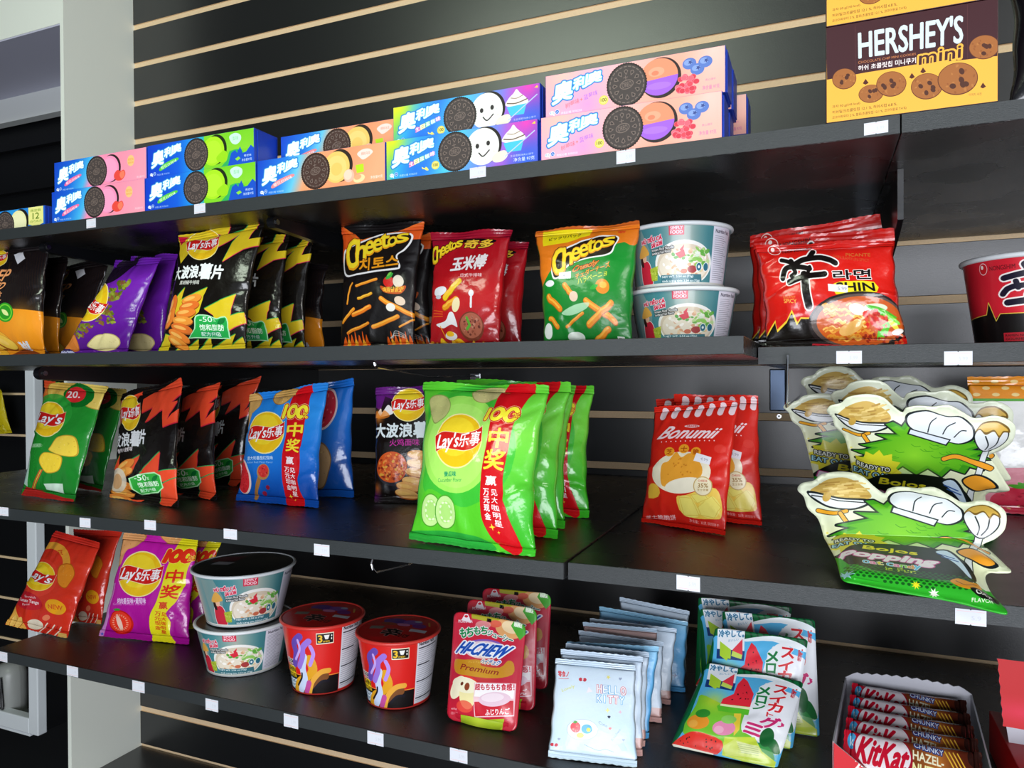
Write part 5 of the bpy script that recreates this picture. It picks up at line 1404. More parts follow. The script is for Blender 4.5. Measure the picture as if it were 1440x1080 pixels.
def art_kitty():
    A = Art(400, 540, [(132, 440), (595, 480), (605, 1078), (88, 1018)], '#d4e6f4', seed=24)
    A.grad(None, [(0, '#cfe4f4'), (.5, '#dcecf8'), (1, '#c4def2')], (.3, 1))
    A.text('零食ノ', [(146, 508), (210, 512), (206, 545), (146, 542)], '#d84048', .03); A.line([(146, 552), (206, 554)], 2.5, '#d84048')
    for (x, y, s) in ((290, 558, 1), (125, 942, 1)): A.ell(x - 12 * s, y, 11 * s, 10 * s, '#c83848', 20); A.ell(x + 12 * s, y + 2, 11 * s, 10 * s, '#c83848', -20); A.ell(x, y, 5, 5, '#f0d0d4')
    A.text('Lovely', [(166, 612), (240, 585), (246, 608), (172, 634)], '#d8d860', .01); A.text('Cute', [(388, 796), (440, 822), (434, 836), (384, 812)], '#8a9ab8', 0); A.text('Kitchen', [(458, 908), (504, 842), (514, 852), (468, 918)], '#8a9ab8', 0)
    cs = ['#e88a8a', '#70b8e8']
    for i, ch in enumerate('HELLO'): A.text(ch, [(376 + i * 35, 588 + i * 3), (404 + i * 35, 590 + i * 3), (404 + i * 35, 636 + i * 3), (376 + i * 35, 632 + i * 3)], '#f8fbff', .02, out=[(2.6, ['#e0606c', '#4c9cd8', '#58b0e0', '#6ab8e0', '#e0606c'][i])])
    for i, ch in enumerate('KITTY'): A.text(ch, [(374 + i * 33 + (9 if ch == 'I' else 0), 644 + i * 3), (402 + i * 33 - (11 if ch == 'I' else 0), 646 + i * 3), (402 + i * 33 - (11 if ch == 'I' else 0), 690 + i * 3), (374 + i * 33 + (9 if ch == 'I' else 0), 686 + i * 3)], '#f8fbff', .02, out=[(2.6, ['#4c9cd8', '#58b0e0', '#e0606c', '#e0606c', '#58b0e0'][i])])
    A.fill(star(440, 545, 14, 6, 5, 10), '#e8e080'); A.fill(star(330, 620, 22, 10, 3, 20), '#f4eef4'); A.fill(star(440, 735, 16, 7, 4), '#f0eca0'); A.fill(star(515, 745, 12, 5, 4), '#e8c0d0')
    for (x, y, c) in ((510, 552, '#9aa8c0'), (448, 772, '#283048'), (452, 840, '#e88080'), (532, 908, '#9aa8c0'), (150, 905, '#9aa8c0')):
        A.ell(x - 4, y, 5, 5, c); A.ell(x + 4, y, 5, 5, c); A.fill([(x - 9, y + 2), (x + 9, y + 2), (x, y + 12)], c)
    # fruit, cup and sweets take the middle of the sheet
    A.ell(290, 850, 92, 62, '#eaf3fb'); A.line(circ(290, 850, 92, 62, n=30).tolist()[:30], 3, '#8a9cc0', al=.6)
    A.ell(250, 835, 30, 32, '#e8505c'); A.crumbs(circ(250, 838, 24, 24), 10, 3, ['#f8d0a0']); leaf(A, (236, 808), (262, 802), 8, '#60a850'); A.ell(316, 846, 32, 28, '#58b0e8'); A.ell(326, 850, 12, 12, '#d8e038'); A.ell(276, 884, 22, 16, '#f4d070')
    A.line(smooth([(300, 940), (380, 975), (420, 968), (470, 985)], 4, False), 3, '#7a8cb0')
    for i in range(6): A.line([(500 + i * 6, 940 - i * 3), (520 + i * 6, 975)], 2, '#7a9cc8', al=.7)
    A.fill([(88, 960), (605, 1020), (605, 1080), (86, 1020)], '#cfe0ee', al=.7)
    return A
def art_kitty_back(kind):
    A = Art(200, 260, bg={'blue': '#7cc4f0', 'pale': '#cfe0f0', 'pink': '#e4beb8'}[kind], seed=25)
    if kind == 'blue':
        A.grad(None, [(0, '#a8dcf8'), (.2, '#70bcee'), (1, '#5cb0ea')], (0, 1))
        for _ in range(12): A.fill(star(A.rng.uniform(0, 200), A.rng.uniform(20, 240), 9, 3, 4), A.rng.choice(['#f0e890', '#e8f4ff', '#3a5c98']), .7)
    elif kind == 'pale':
        A.fill([(0, 215), (200, 215), (200, 260), (0, 260)], '#e0b0a8')
        for _ in range(10): A.ell(A.rng.uniform(0, 200), A.rng.uniform(20, 200), 6, 4, A.rng.choice(['#e8e0a0', '#c8d4e8']), al=.7)
    else:
        A.fill([(0, 0), (200, 0), (200, 12), (0, 12)], '#c8e0f4')
    return A
def art_melon():
    A = Art(520, 600, [(275, 440), (862, 560), (705, 1090), (62, 950)], '#0e6838', seed=26)
    for i in range(14):
        x = 290 + i * 42; y = 450 + i * 9
        A.line(smooth([(x, y - 10), (x + 8, y + 18), (x - 2, y + 40), (x + 6, y + 70)], 3, False), 12, '#084424')
    A.fill(smooth([(272, 480), (460, 520), (620, 520), (760, 560), (850, 600), (835, 690), (760, 930), (705, 1080), (400, 1040), (85, 965), (150, 850), (250, 560)], 3), '#58b8e8')
    A.fill(smooth([(470, 516), (640, 520), (780, 560), (850, 600), (846, 620), (640, 546), (470, 530)], 3), '#f4fafc')
    A.fill(smooth([(250, 640), (380, 700), (560, 720), (560, 900), (480, 960), (300, 960), (140, 870), (220, 700)], 3), '#78c830'); A.glow(330, 680, 110, '#c8d838', .8)
    A.fill(smooth([(560, 690), (640, 570), (760, 620), (840, 660), (820, 760), (760, 920), (700, 1010), (560, 900), (500, 860), (520, 760)], 3), '#eef0f4')
    A.ell(690, 600, 60, 40, '#f4f8fa'); A.ell(640, 610, 40, 30, '#f4f8fa')
    A.fill([(290, 448), (468, 470), (448, 620), (270, 590)], '#f0f4f8'); A.fill([(276, 545), (458, 575), (448, 622), (268, 592)], '#1c3c78')
    A.text('冷やして。', [(298, 455), (462, 475), (458, 508), (294, 490)], '#1c6c98', .04, out=[(2, '#d8ecf8')]); A.text('おいしい', (355, 508, 422, 520), '#5c9cc0', 0)
    A.fill([(300, 510), (370, 560), (362, 604), (345, 600), (335, 610), (292, 580)], '#b0d838'); A.fill([(448, 515), (380, 560), (372, 590), (430, 608), (442, 590)], '#e83c4c'); A.fill([(378, 565), (440, 592), (432, 612), (368, 590)], '#c8e060')
    A.fill([(505, 538), (530, 560), (570, 640), (550, 720), (372, 700), (385, 670), (450, 640), (470, 580)], '#e82c3c'); A.fill([(372, 700), (550, 722), (540, 770), (360, 745), (350, 715)], '#5cc02c'); A.fill([(372, 700), (550, 722), (546, 736), (368, 712)], '#f0f0c0')
    A.crumbs(np.array([(505, 560), (550, 680), (400, 690)], float), 10, 5, ['#3a1418'], .9)
    A.fill([(455, 760), (498, 760), (490, 860), (455, 900)], '#f0d040')
    for (x, y, c1, c2) in ((235, 810, '#f09a2c', '#2f8c2c'), (395, 850, '#f090b8', '#8cd060')):
        A.ell(x, y, 70, 46, c1); A.ell(x + 30, y - 52, 46, 26, c2); A.ell(x - 30, y + 10, 30, 24, '#f8b850' if c1 == '#f09a2c' else '#f8b8d0', al=.8)
    A.fill(smooth([(75, 935), (140, 890), (230, 870), (385, 930), (350, 1005), (200, 985), (85, 955)], 3), '#e83024'); A.crumbs(np.array([(120, 920), (230, 885), (360, 935), (320, 980), (120, 940)], float), 16, 5, ['#2a0c10'], .95); A.fill([(75, 938), (330, 1000), (325, 1012), (72, 955)], '#f4f0e0')
    for ch, b in zip('スイカ', [[(690, 578), (776, 596), (762, 640), (690, 628)], [(668, 640), (760, 655), (742, 700), (664, 688)], [(660, 690), (748, 700), (730, 752), (656, 742)]]): A.text(ch, b, '#d8202c', .06, out=[(3, '#f8f0f0')])
    for ch, b in zip('メロン', [[(596, 585), (672, 600), (662, 650), (588, 640)], [(590, 648), (650, 655), (640, 700), (585, 692)], [(576, 694), (640, 702), (630, 740), (566, 730)]]): A.text(ch, b, '#127c40', .06, out=[(3, '#f0f8f0')])
    A.text('ト', [(650, 748), (690, 754), (684, 780), (646, 774)], '#d8202c', .05); A.text('グ', [(612, 776), (736, 790), (700, 862), (610, 840)], '#d02870', .06, out=[(4, '#fbf0f6')]); A.text('ミ', [(520, 810), (628, 830), (616, 905), (512, 884)], '#d02870', .07, out=[(4, '#fbf0f6')])
    A.text('♪', [(716, 808), (756, 812), (752, 840), (712, 838)], '#d02870', .03)
    A.text('ロッテ', [(800, 600), (826, 604), (808, 660), (786, 656)], '#c82c38', .03)
    leaf(A, (620, 900), (720, 1000), 44, '#1c6c34'); leaf(A, (600, 940), (690, 1040), 30, '#2c8c40'); A.ell(650, 905, 40, 60, '#14602c', 20)
    A.fill([(400, 905), (580, 905), (620, 990), (700, 1050), (690, 1085), (500, 1045), (380, 1010)], '#c8dc40'); A.fill([(470, 930), (600, 960), (620, 1010), (500, 1000)], '#d8e4a0', al=.8)
    A.fill([(390, 960), (460, 920), (700, 1000), (705, 1040), (400, 1010)], '#e8e8c0', al=.35)
    for k in range(5): A.line([(480, 945 + k * 12), (600, 968 + k * 12)], 3, '#8aa060', al=.6)
    return A
def art_oat():
    """pouch space 0..100 x 0..102"""
    A = Art(700, 714, [(0, 0), (100, 0), (100, 102), (0, 102)], '#e9efd4', seed=27)
    A.glow(20, 45, 30, '#f0eea0', .7); A.glow(80, 60, 30, '#f0f0a0', .5)
    A.crumbs(np.array([(8, 30), (30, 30), (30, 60), (14, 60)], float), 26, .8, ['#e8d040', '#f0e470'], .9)
    K = '#141c20'
    # bowl with oats
    A.fill(smooth([(6, 11), (10, 6), (16, 2), (24, 1), (32, 6), (36, 12), (30, 15), (16, 14)], 4), '#d0ac58')
    for i in range(46):
        x = A.rng.uniform(9, 31); y = A.rng.uniform(3, 13)
        A.line([(x, y), (x + 4, y - .6)], 1.0, A.rng.choice(['#e0c070', '#d4b05c', '#b89044', '#ecd084']))
    A.fill(smooth([(5, 9.5), (20, 13.5), (35, 14), (34, 18), (26, 21), (16, 20), (8, 15)], 4), K); A.fill(smooth([(6, 10.8), (20, 14.5), (34, 15), (32.5, 17.5), (26, 20), (16, 19), (9, 14.5)], 4), '#eef2f4'); A.line([(7, 12.3), (20, 15.6), (33.5, 16.2)], .6, K); A.ell(14.5, 13.5, 2, 3, '#c8a044', 20)
    A.line(smooth([(10, 21), (18, 23), (24, 21.5)], 4, False), 2.6, K); A.line(smooth([(10, 21), (18, 23), (24, 21.5)], 4, False), 1.9, '#f0a828'); A.line([(21, 23), (24, 28), (25, 31)], 2.8, K); A.line([(21, 23), (24, 28), (25, 31)], 2.0, '#f0a828')
    # shaggy green tuft
    T = [(37, 14), (33, 15), (40, 22), (28, 22), (35, 25.5), (19, 30), (26, 31.5), (15, 36), (24, 37), (17, 41), (28, 42), (24, 46), (34, 44), (38, 50), (44, 44), (52, 50), (58, 45), (66, 51), (70, 45), (78, 48), (80, 43), (88, 46), (84, 40), (91, 40), (83, 36), (90, 33), (80, 31), (89, 27), (80, 26), (82, 22), (74, 18), (60, 14), (50, 16), (46, 11), (42, 17)]
    A.line(T + [T[0]], 1.8, K); A.fill(np.array(T, float), '#3f9a1c'); A.fill(np.array(T, float) * .86 + np.array([53, 31]) * .14, '#62b81e', al=.8); A.glow(50, 36, 26, '#90d830', .85)
    for i in range(20):
        x, y = A.rng.uniform(34, 76), A.rng.uniform(24, 42); A.line(smooth([(x, y), (x + 2, y + 1.5), (x + 5, y + 1.2)], 3, False), .35, '#2c8418', al=.7)
    # chef hat
    H = [(47, 18), (43.5, 13), (46, 8.5), (54, 7), (61, 8.6), (67, 10), (73, 11), (78, 15), (80.5, 18.5), (80.5, 24), (75, 27.5), (69, 27), (58, 23)]
    A.fill(smooth(H, 4), K); hc = np.array([62, 17]); A.fill(smooth(hc + (np.array(H, float) - hc) * .93, 4), '#eef4fa')
    A.line(smooth([(56, 20), (57, 14), (60, 11)], 4, False), .6, K); A.line(smooth([(64, 21), (66, 16), (70, 14)], 4, False), .6, K); A.line(smooth([(70, 23), (73, 19), (76, 19)], 4, False), .6, K)
    A.fill([(46, 17.5), (68.5, 24.5), (66.5, 29), (45, 21.5)], K); A.fill([(46.8, 18.4), (67.6, 25), (66, 28), (46, 21)], '#e4ecf6')
    # spoon with oats
    A.line([(88, 32), (83, 62), (84.5, 84)], 4.2, K); A.line([(88, 32), (83, 62), (84.5, 84)], 3.3, '#dfe4e4')
    S = [(80, 22), (83, 17), (90, 14.5), (97, 18), (98, 25), (94, 31), (88, 34), (83, 30)]
    A.fill(smooth(S, 5), K); sc_ = np.array([89, 24]); A.fill(smooth(sc_ + (np.array(S, float) - sc_) * .93, 5), '#e6eaec')
    A.line(smooth([(86, 22), (88, 28), (87, 32)], 4, False), .7, K); A.line(smooth([(93, 22), (92, 28), (89, 32)], 4, False), .7, K)
    A.fill(smooth([(80.5, 20), (84, 15), (91, 13.5), (97, 17), (98.5, 21), (95, 20), (93, 23), (90, 19), (86, 21), (83, 18.5)], 5), '#7a5c20'); A.fill(smooth([(81.5, 19), (84.5, 15.5), (91, 14.3), (96, 17.5), (97.3, 19.6), (94.5, 19), (92.8, 21.5), (90, 18), (86, 19.6), (83, 17.8)], 5), '#d8b050')
    # arm and hand around the spoon
    A.line(smooth([(66, 38), (72, 36), (80, 39), (92, 46)], 4, False), 3.6, K); A.line(smooth([(66, 38), (72, 36), (80, 39), (92, 46)], 4, False), 2.7, '#f0a02c')
    A.fill(smooth([(77, 52), (84, 48), (92, 52), (98, 60), (88, 62), (80, 58)], 4), K); A.fill(smooth([(78, 52.5), (84, 49), (91.5, 52.8), (96, 59), (88, 61), (80.5, 57)], 4), '#f0a02c')
    # lettering
    A.fill(star(20.5, 44, 2, .8, 7), '#e8c820', out=[(.3, K)]); A.fill(star(12, 60, 1.6, .7, 6), '#e8c820')
    A.fill(star(29, 48, 15, 11.5, 12, 5), '#e8dc30', al=.9)
    A.text('READY TO', [(18, 43), (37, 46), (37, 49), (18, 46.5)], '#f4f8e8', .05, out=[(.55, K)]); A.text('EAT OAT', [(16.5, 48), (38, 51), (38, 54.5), (16.5, 52)], '#a4dcec', .05, out=[(.55, K)])
    A.fill(smooth([(22, 58), (34, 51), (56, 50), (74, 55), (86, 72), (84, 84), (60, 88), (36, 86), (24, 78), (14, 70)], 4), '#10180c')
    A.text('Bojos', [(32, 53.5), (58, 56.5), (58, 62), (31, 59.5)], '#f0e428', .07, out=[(.6, K)])
    A.text('Popping', [(20, 61), (68, 64), (66, 74), (20, 70)], '#f4d8ec', .10, out=[(.6, '#d04c98')], slant=.05); A.text('Popping', [(20, 61), (68, 64), (66, 73.5), (20, 69.5)], '#fbf0f6', .08, slant=.05)
    for i, (ch, c) in enumerate(zip('OatCandy', ['#58c8f0', '#f070b0', '#f0e040', '#58c8f0', '#f070b0', '#88e040', '#f0a040', '#58c8f0'])):
        x = 31 + i * 3.4 + (1.6 if i > 2 else 0); A.text(ch, (x, 73.5 + (0.9 if ch in 'aacn' else 0), x + 3.0, 77.5 + (1.2 if ch == 'y' else 0)), c, .06, out=[(.35, '#f4f4f4')])
    A.text('is Fun', (42, 79, 57, 83), '#d8e838', .07)
    A.fill(smooth([(66, 54), (73, 52), (80, 62), (86, 78), (82, 80), (76, 68), (70, 60)], 4), K); A.fill(smooth([(67, 55), (72.6, 53.4), (79, 63), (84.6, 77.5), (82.8, 78), (77, 67), (71, 59.5)], 4), '#cfe4f4')
    A.line([(68, 57), (76, 61)], .8, '#2c5ca8'); A.line([(70, 60), (78, 64)], .8, '#2c5ca8')
    # green foot with halftone dots
    A.fill([(0, 62), (20, 66), (24, 78), (36, 86), (60, 88), (84, 84), (100, 84), (100, 102), (0, 102)], '#2cb028')
    for i in range(22):
        for j in range(8):
            x, y = 22 + i * 3 + (j % 2) * 1.5, 80 + j * 1.9
            if y < 95 - abs(i - 10) * .35: A.ell(x, y, .95, .8, '#0c5c18')
    for (x, y, r, c) in ((22, 90, 5.0, '#a8e4f0'), (57, 93, 2.6, '#f0e428'), (66, 96, 3, '#f4f4ec')): A.fill(star(x, y, r, r * .42, 8, 12), c)
    A.fill(smooth([(74, 86), (78, 82), (84, 84), (88, 82), (90, 87), (85, 91), (78, 90)], 4), '#e8981c'); A.line(smooth([(77, 85), (82, 88), (87, 85)], 3, False), .6, '#8a4c0c')
    A.fill(smooth([(84, 90), (94, 88), (99, 95), (90, 96)], 3), '#101810'); A.text('OAT', [(87, 89.5), (95, 90.5), (95, 94), (87, 93.5)], '#f4f4f0', .05); A.text('FLAVOR', (85, 96, 96, 98), '#f4fbe8', .03)
    return A
OAT_OUT = [(3, 13), (0, 9), (2, 5), (8, 3), (12, -1), (22, -3), (31, -1), (37, 5), (42, 9), (44, 6), (50, 4.5), (58, 5), (66, 4), (73, 8), (79, 12), (83, 12), (90, 10.5), (97, 13), (101, 18), (100.5, 27), (96, 33), (91, 36), (90, 38), (94, 44), (101, 56), (104, 62), (98, 64), (93, 65), (91.5, 72), (95, 86), (103, 101), (97, 103), (75, 99.5), (50, 99), (28, 97.5), (22, 97), (19.5, 92), (18.5, 78), (17.5, 66), (15, 50), (13, 38), (10, 26), (5, 20)]
def art_bowl():
    """paper bowl wrap, angle across: 0..720 deg/2 , height 0..100; front art centred on x=180"""
    A = Art(1440, 330, [(-36, 0), (396, 0), (396, 100), (-36, 100)], '#8fa4a0', seed=28)
    A.grad(None, [(0, '#b4bdb4'), (.28, '#c0c8c0'), (.36, '#3f7e86'), (.44, '#4a8a90'), (.52, '#a8b0a4'), (.6, '#47848a'), (.64, '#3c7a82'), (1, '#b4bdb4')], (1, 0))
    A.fill([(104, 8), (128, 6), (140, 40), (134, 92), (112, 96)], '#9aa49c', al=.6)
    # nutrition panel
    A.fill([(232, 4), (272, 2), (272, 98), (232, 99)], '#dedce8'); A.text('Nutrition Facts', (236, 9, 268, 15), '#282838', .03)
    for k in range(22): A.line([(236, 20 + k * 3.4), (236 + A.rng.uniform(18, 32), 20 + k * 3.4)], .7, '#5c5c70', al=.75)
    # soup bowl photo
    A.ell(190, 66, 42, 38, '#f0eee8'); A.ell(190, 68, 39, 34, '#d8c8b0'); A.ell(190, 70, 36, 28, '#e8dcc8')
    A.crumbs(circ(190, 68, 36, 27), 60, 3.4, ['#f4ece0', '#e8c8a0', '#fbf6ee', '#d8a078'], .9); A.crumbs(circ(214, 60, 16, 18), 34, 4, ['#5ca83c', '#88c454', '#b8d890', '#e8f0e0'], .9); A.crumbs(circ(186, 54, 12, 7), 8, 3, ['#68b83c', '#4c9c34'], .9)
    A.ell(202, 76, 7, 6, '#a83c3c'); A.ell(190, 79, 5, 4, '#c86848'); A.fill([(178, 50), (190, 44), (192, 54), (184, 58)], '#d8283c'); A.fill([(184, 44), (190, 36), (188, 50)], '#d8283c')
    for x in (212, 223): A.ell(x, 72, 4.6, 7.5, '#e8f0f0'); A.ell(x, 72, 3.8, 6.4, '#2c6c80')
    A.ell(212, 72, 1.6, 2.6, '#e8f0f0')
    # texts
    A.fill([(170, 2), (190, 2), (190, 20), (170, 20)], '#d42848'); A.text('SIMPLY', (172, 6, 188, 11), '#fbe8ec', .03); A.text('FOOD', (172, 12.5, 188, 18), '#fbe8ec', .04)
    A.text('HỦ TIẾU CÁ', [(127, 20), (160, 15), (160, 25), (127, 30)], '#d42848', .06, out=[(.7, '#f4e4e8')]); A.text('SÀI GÒN', [(144, 29), (160, 25), (160, 34), (144, 38)], '#d42848', .06, out=[(.7, '#f4e4e8')])
    A.text('Instant Rice Noodle', [(144, 40), (176, 36), (176, 41), (144, 44)], '#fbfbf8', .03, out=[(.8, '#202020')]); A.text('Artificial Fish Flavor', [(144, 46), (172, 42), (172, 47), (144, 50)], '#fbfbf8', .03, out=[(.8, '#202020')])
    A.fill([(156, 84), (216, 84), (218, 98), (156, 98)], '#3c7480'); A.text('NET WT. 2.54 oz (72g)', (158, 85.5, 204, 90), '#f0f4f4', .03); A.text('Khối lượng tịnh: 2.54 oz (72g)', (158, 92, 214, 97), '#f0f4f4', .03)
    # woman in a conical hat
    A.fill(smooth([(122, 62), (128, 58), (136, 60), (140, 72), (141, 98), (124, 99), (120, 84)], 4), '#c8283c', out=[(.9, '#f0e8e8')]); A.ell(129, 52, 4.4, 8, '#e8b898'); A.fill(smooth([(124, 48), (127, 66), (122, 66), (121, 54)], 3), '#2c1c18'); A.fill(smooth([(118, 50), (129, 30), (139, 46), (132, 50), (126, 52)], 3), '#e0a84c'); A.fill([(138, 72), (152, 68), (150, 92), (140, 92)], '#a8b838'); A.crumbs(np.array([(138, 72), (152, 68), (150, 92), (140, 92)], float), 14, 1.6, ['#c8d860', '#7c9028'], .9)
    A.fill([(-36, 97), (396, 97), (396, 100), (-36, 100)], '#d8d8d0')
    return A
def art_shincup():
    A = Art(1300, 420, [(0, 0), (360, 0), (360, 100), (0, 100)], '#d8201c', seed=29)
    A.fill([(230, 2), (290, 2), (290, 98), (230, 98)], '#dcdce4'); A.text('Nutrition Facts', (233, 4, 262, 9), '#181820', .04)
    for k in range(26):
        A.line([(233, 13 + k * 3.2), (233 + A.rng.uniform(20, 50), 13 + k * 3.2)], .6 if k % 8 else 1.8, '#181820' if k % 8 == 0 else '#7c7c8c', al=.85)
    A.fill([(0, 74), (60, 72), (90, 66), (96, 60), (100, 72), (120, 74), (229, 74), (229, 100), (0, 100)], '#140e10'); A.line([(0, 73), (60, 71), (90, 65), (96, 59), (100, 71), (120, 73), (229, 73)], .8, '#e8b83c')
    def brush(c, g):
        for pts, wd in (([(98, 26), (104, 34)], 5), ([(90, 38), (118, 32)], 5), ([(100, 42), (104, 50)], 4), ([(86, 56), (122, 48)], 5), ([(104, 46), (108, 84)], 6.5)):
            A.line(smooth(pts, 3, False), wd + g, c)
    brush('#f4ece8', 2.6); brush('#140c0c', 0)
    A.text('라면', (128, 52, 150, 61), '#140c0c', .05, out=[(1, '#f4ece8')]); A.fill([(130, 63), (152, 62), (152, 73), (130, 74)], '#e8c81c'); A.text('SHIN', (131, 64, 151, 71), '#140c0c', .05)
    A.text('RAMYUN', (131, 74, 152, 79), '#e8c81c', .05, out=[(.5, '#140c0c')])
    for k, tx in enumerate(('KPOP', 'DEMON', 'HUNTERS')): A.text(tx, (131, 82 + k * 5.2, 153, 86.6 + k * 5.2), '#f4f8fc', .06, out=[(.9, '#4c7c9c')])
    # the printed person is left out; flowing colour ribbons keep the sheet's colours
    for pts, wd, c in (([(150, 98), (160, 84), (176, 78), (186, 64), (182, 48)], 15, '#e0a020'), ([(170, 99), (180, 88), (192, 78), (206, 74)], 13, '#7c4a24'), ([(178, 99), (184, 82), (198, 68), (212, 66)], 8, '#e8a83c'),
                       ([(160, 96), (170, 80), (168, 62), (172, 44)], 12, '#c8d4f0'), ([(172, 98), (178, 84)], 9, '#c04c98'), ([(152, 58), (158, 40), (156, 26), (168, 14)], 11, '#6a4cb0'), ([(162, 60), (170, 44), (172, 30), (182, 20)], 9, '#9a74d8'),
                       ([(156, 50), (166, 34), (164, 20)], 4, '#c8a8f0'), ([(182, 56), (188, 40), (184, 28)], 6, '#b890e8'), ([(154, 90), (164, 78), (166, 70)], 3, '#181420'), ([(188, 92), (200, 82), (212, 82)], 4, '#181420')):
        A.line(smooth(pts, 5, False), wd, c)
    A.fill([(193, 8), (218, 8), (218, 25), (193, 25)], '#f0ecd0'); A.fill([(194, 9.5), (217, 9.5), (217, 23.5), (194, 23.5)], '#181410'); A.text('3', (196, 11.5, 201.5, 22), '#f0c020', .06); A.fill([(204, 11.5), (212, 11.5), (210, 18), (206, 18)], '#f4f4f0'); A.text('min', (203, 19, 212, 22.5), '#f0c020', .02)
    A.ell(214.8, 13, .9, 1.6, '#f4f4f0'); A.ell(214.8, 17.5, .9, 1.6, '#f4f4f0')
    return A
def art_shincup_big():
    A = Art(1300, 420, [(0, 0), (360, 0), (360, 100), (0, 100)], '#d02030', seed=30)
    A.fill([(100, 70), (136, 66), (140, 52), (146, 72), (152, 66), (260, 68), (260, 100), (100, 100)], '#140e10'); A.line([(100, 70), (136, 66), (140, 52), (147, 74), (152, 66), (260, 68)], .9, '#e8c84c')
    def brush(c, g):
        for pts, wd in (([(176, 12), (180, 20)], 7), ([(158, 26), (176, 22), (200, 20)], 6.5), ([(168, 30), (170, 38)], 5), ([(156, 44), (166, 36), (202, 36)], 6), ([(160, 54), (204, 50)], 7), ([(180, 46), (183, 84)], 9)):
            A.line(smooth(pts, 3, False), wd + g, c)
    brush('#f4ece8', 3.4); brush('#181228', 0)
    A.ell(138, 13, 4.6, 7, '#f0d0d0'); A.ell(138, 13, 4, 6, '#c81c24'); A.ell(137, 11, 1.5, 2.4, '#f4e4dc'); A.text('NONGSHIM', (145, 11, 168, 16), '#701018', .03)
    A.fill([(154, 88), (200, 88), (200, 98), (154, 98)], '#c82434'); A.text('RAMEN NOODLE SOUP', (156, 90, 198, 92.6), '#240c10', .02); A.text('GOURMET SPICY BIG', (156, 94, 198, 96.6), '#240c10', .02)
    return A
def art_lid():
    A = Art(420, 420, bg='#d01c1c', seed=31)
    A.ell(150, 130, 80, 46, '#5c2c98', 10); A.ell(240, 110, 56, 36, '#8c4cb8'); A.ell(300, 150, 40, 28, '#7c2c8c'); A.ell(210, 160, 40, 20, '#e88cc0'); A.ell(260, 90, 20, 16, '#c8d0e8'); A.line([(320, 80), (350, 130)], 10, '#e0a040'); A.ell(130, 170, 50, 20, '#a8482c')
    A.text('辛', (160, 230, 260, 330), '#140c0c', .06, out=[(3, '#d8b0a8')]); A.text('라면', (250, 280, 320, 320), '#140c0c', .04)
    A.fill([(60, 230), (130, 210), (140, 250), (70, 270)], '#8c8478'); A.fill([(280, 200), (370, 190), (376, 226), (286, 236)], '#e4e4ec')
    return A
def art_lidgrey():
    A = Art(260, 260, bg='#2e302c', seed=32)
    A.glow(150, 90, 120, '#50544c', .7); A.fill([(20, 90), (80, 60), (90, 120), (30, 150)], '#702830'); A.fill([(50, 140), (100, 130), (100, 160), (50, 170)], '#c8c8cc')
    return A
def art_hershey():
    A = Art(900, 520, [(385, 140), (1155, 12), (1157, 470), (388, 558)], '#f0b040', seed=33)
    A.fill([(383, 135), (1157, 8), (1155, 270), (1010, 285), (780, 305), (560, 338), (388, 368)], '#3c141c')
    A.line([(512, 130), (515, 345)], 1.2, '#6a3c3c', al=.8); A.line([(1018, 38), (1020, 282)], 1.2, '#6a3c3c', al=.8)
    A.text("HERSHEY'S", [(527, 160), (998, 84), (996, 208), (530, 275)], '#cfe0e4', .035)
    A.text('CHOCOLATE CHIP MINI COOKIES', [(527, 288), (786, 252), (786, 262), (527, 300)], '#d8884c', .01); A.text('허쉬 초콜릿칩 미니쿠키', [(527, 308), (786, 272), (786, 298), (527, 330)], '#f4ece8', .04)
    A.text('mini', [(800, 250), (992, 220), (990, 276), (798, 308)], '#f0b040', .06, out=[(6, '#f0b040')]); A.text('mini', [(802, 252), (990, 222), (988, 274), (800, 306)], '#3c141c', .03)
    def ck(x, y, r, r2=None):
        r2 = r2 or r * .85
        A.ell(x, y, r, r2, '#5c2c14', -8); A.ell(x, y - 1, r * .96, r2 * .95, '#a0602c', -8); A.crumbs(circ(x, y, r * .9, r2 * .85), 14, r * .08, ['#b8783c', '#8a4c20'], .7)
        for k in range(5):
            a = A.rng.uniform(0, 6.28); d = A.rng.uniform(.1, .65); A.ell(x + r * d * math.cos(a), y + r2 * d * math.sin(a), r * .16, r * .13, '#4c2414', A.rng.uniform(0, 90))
    ck(465, 365, 54, 46); ck(585, 432, 56, 40); ck(676, 390, 68, 56); ck(836, 402, 72, 58); ck(976, 370, 92, 72); ck(1095, 230, 70, 54)
    for (x, y) in ((560, 378), (768, 354), (818, 330), (1090, 400)): A.fill([(x - 12, y + 8), (x, y - 12), (x + 14, y + 6), (x, y + 14)], '#4c1c10')
    A.text('과자 50 g(245 kcal)', [(412, 482), (536, 466), (536, 480), (412, 496)], '#5c3c14', .01); A.text('허쉬밀크초콜릿칩 12.1 %, 허쉬시럽 6.8 %,', [(412, 506), (702, 470), (702, 486), (412, 520)], '#5c3c14', 0); A.text('코코아파우더 2 %, 함유(초콜릿칩 12.1 %, 코코아원료 7.4 %)', [(412, 530), (744, 488), (744, 504), (412, 544)], '#5c3c14', 0)
    A.text('이미지 사진', [(1026, 436), (1084, 432), (1084, 444), (1026, 448)], '#7c5c2c', 0)
    return A
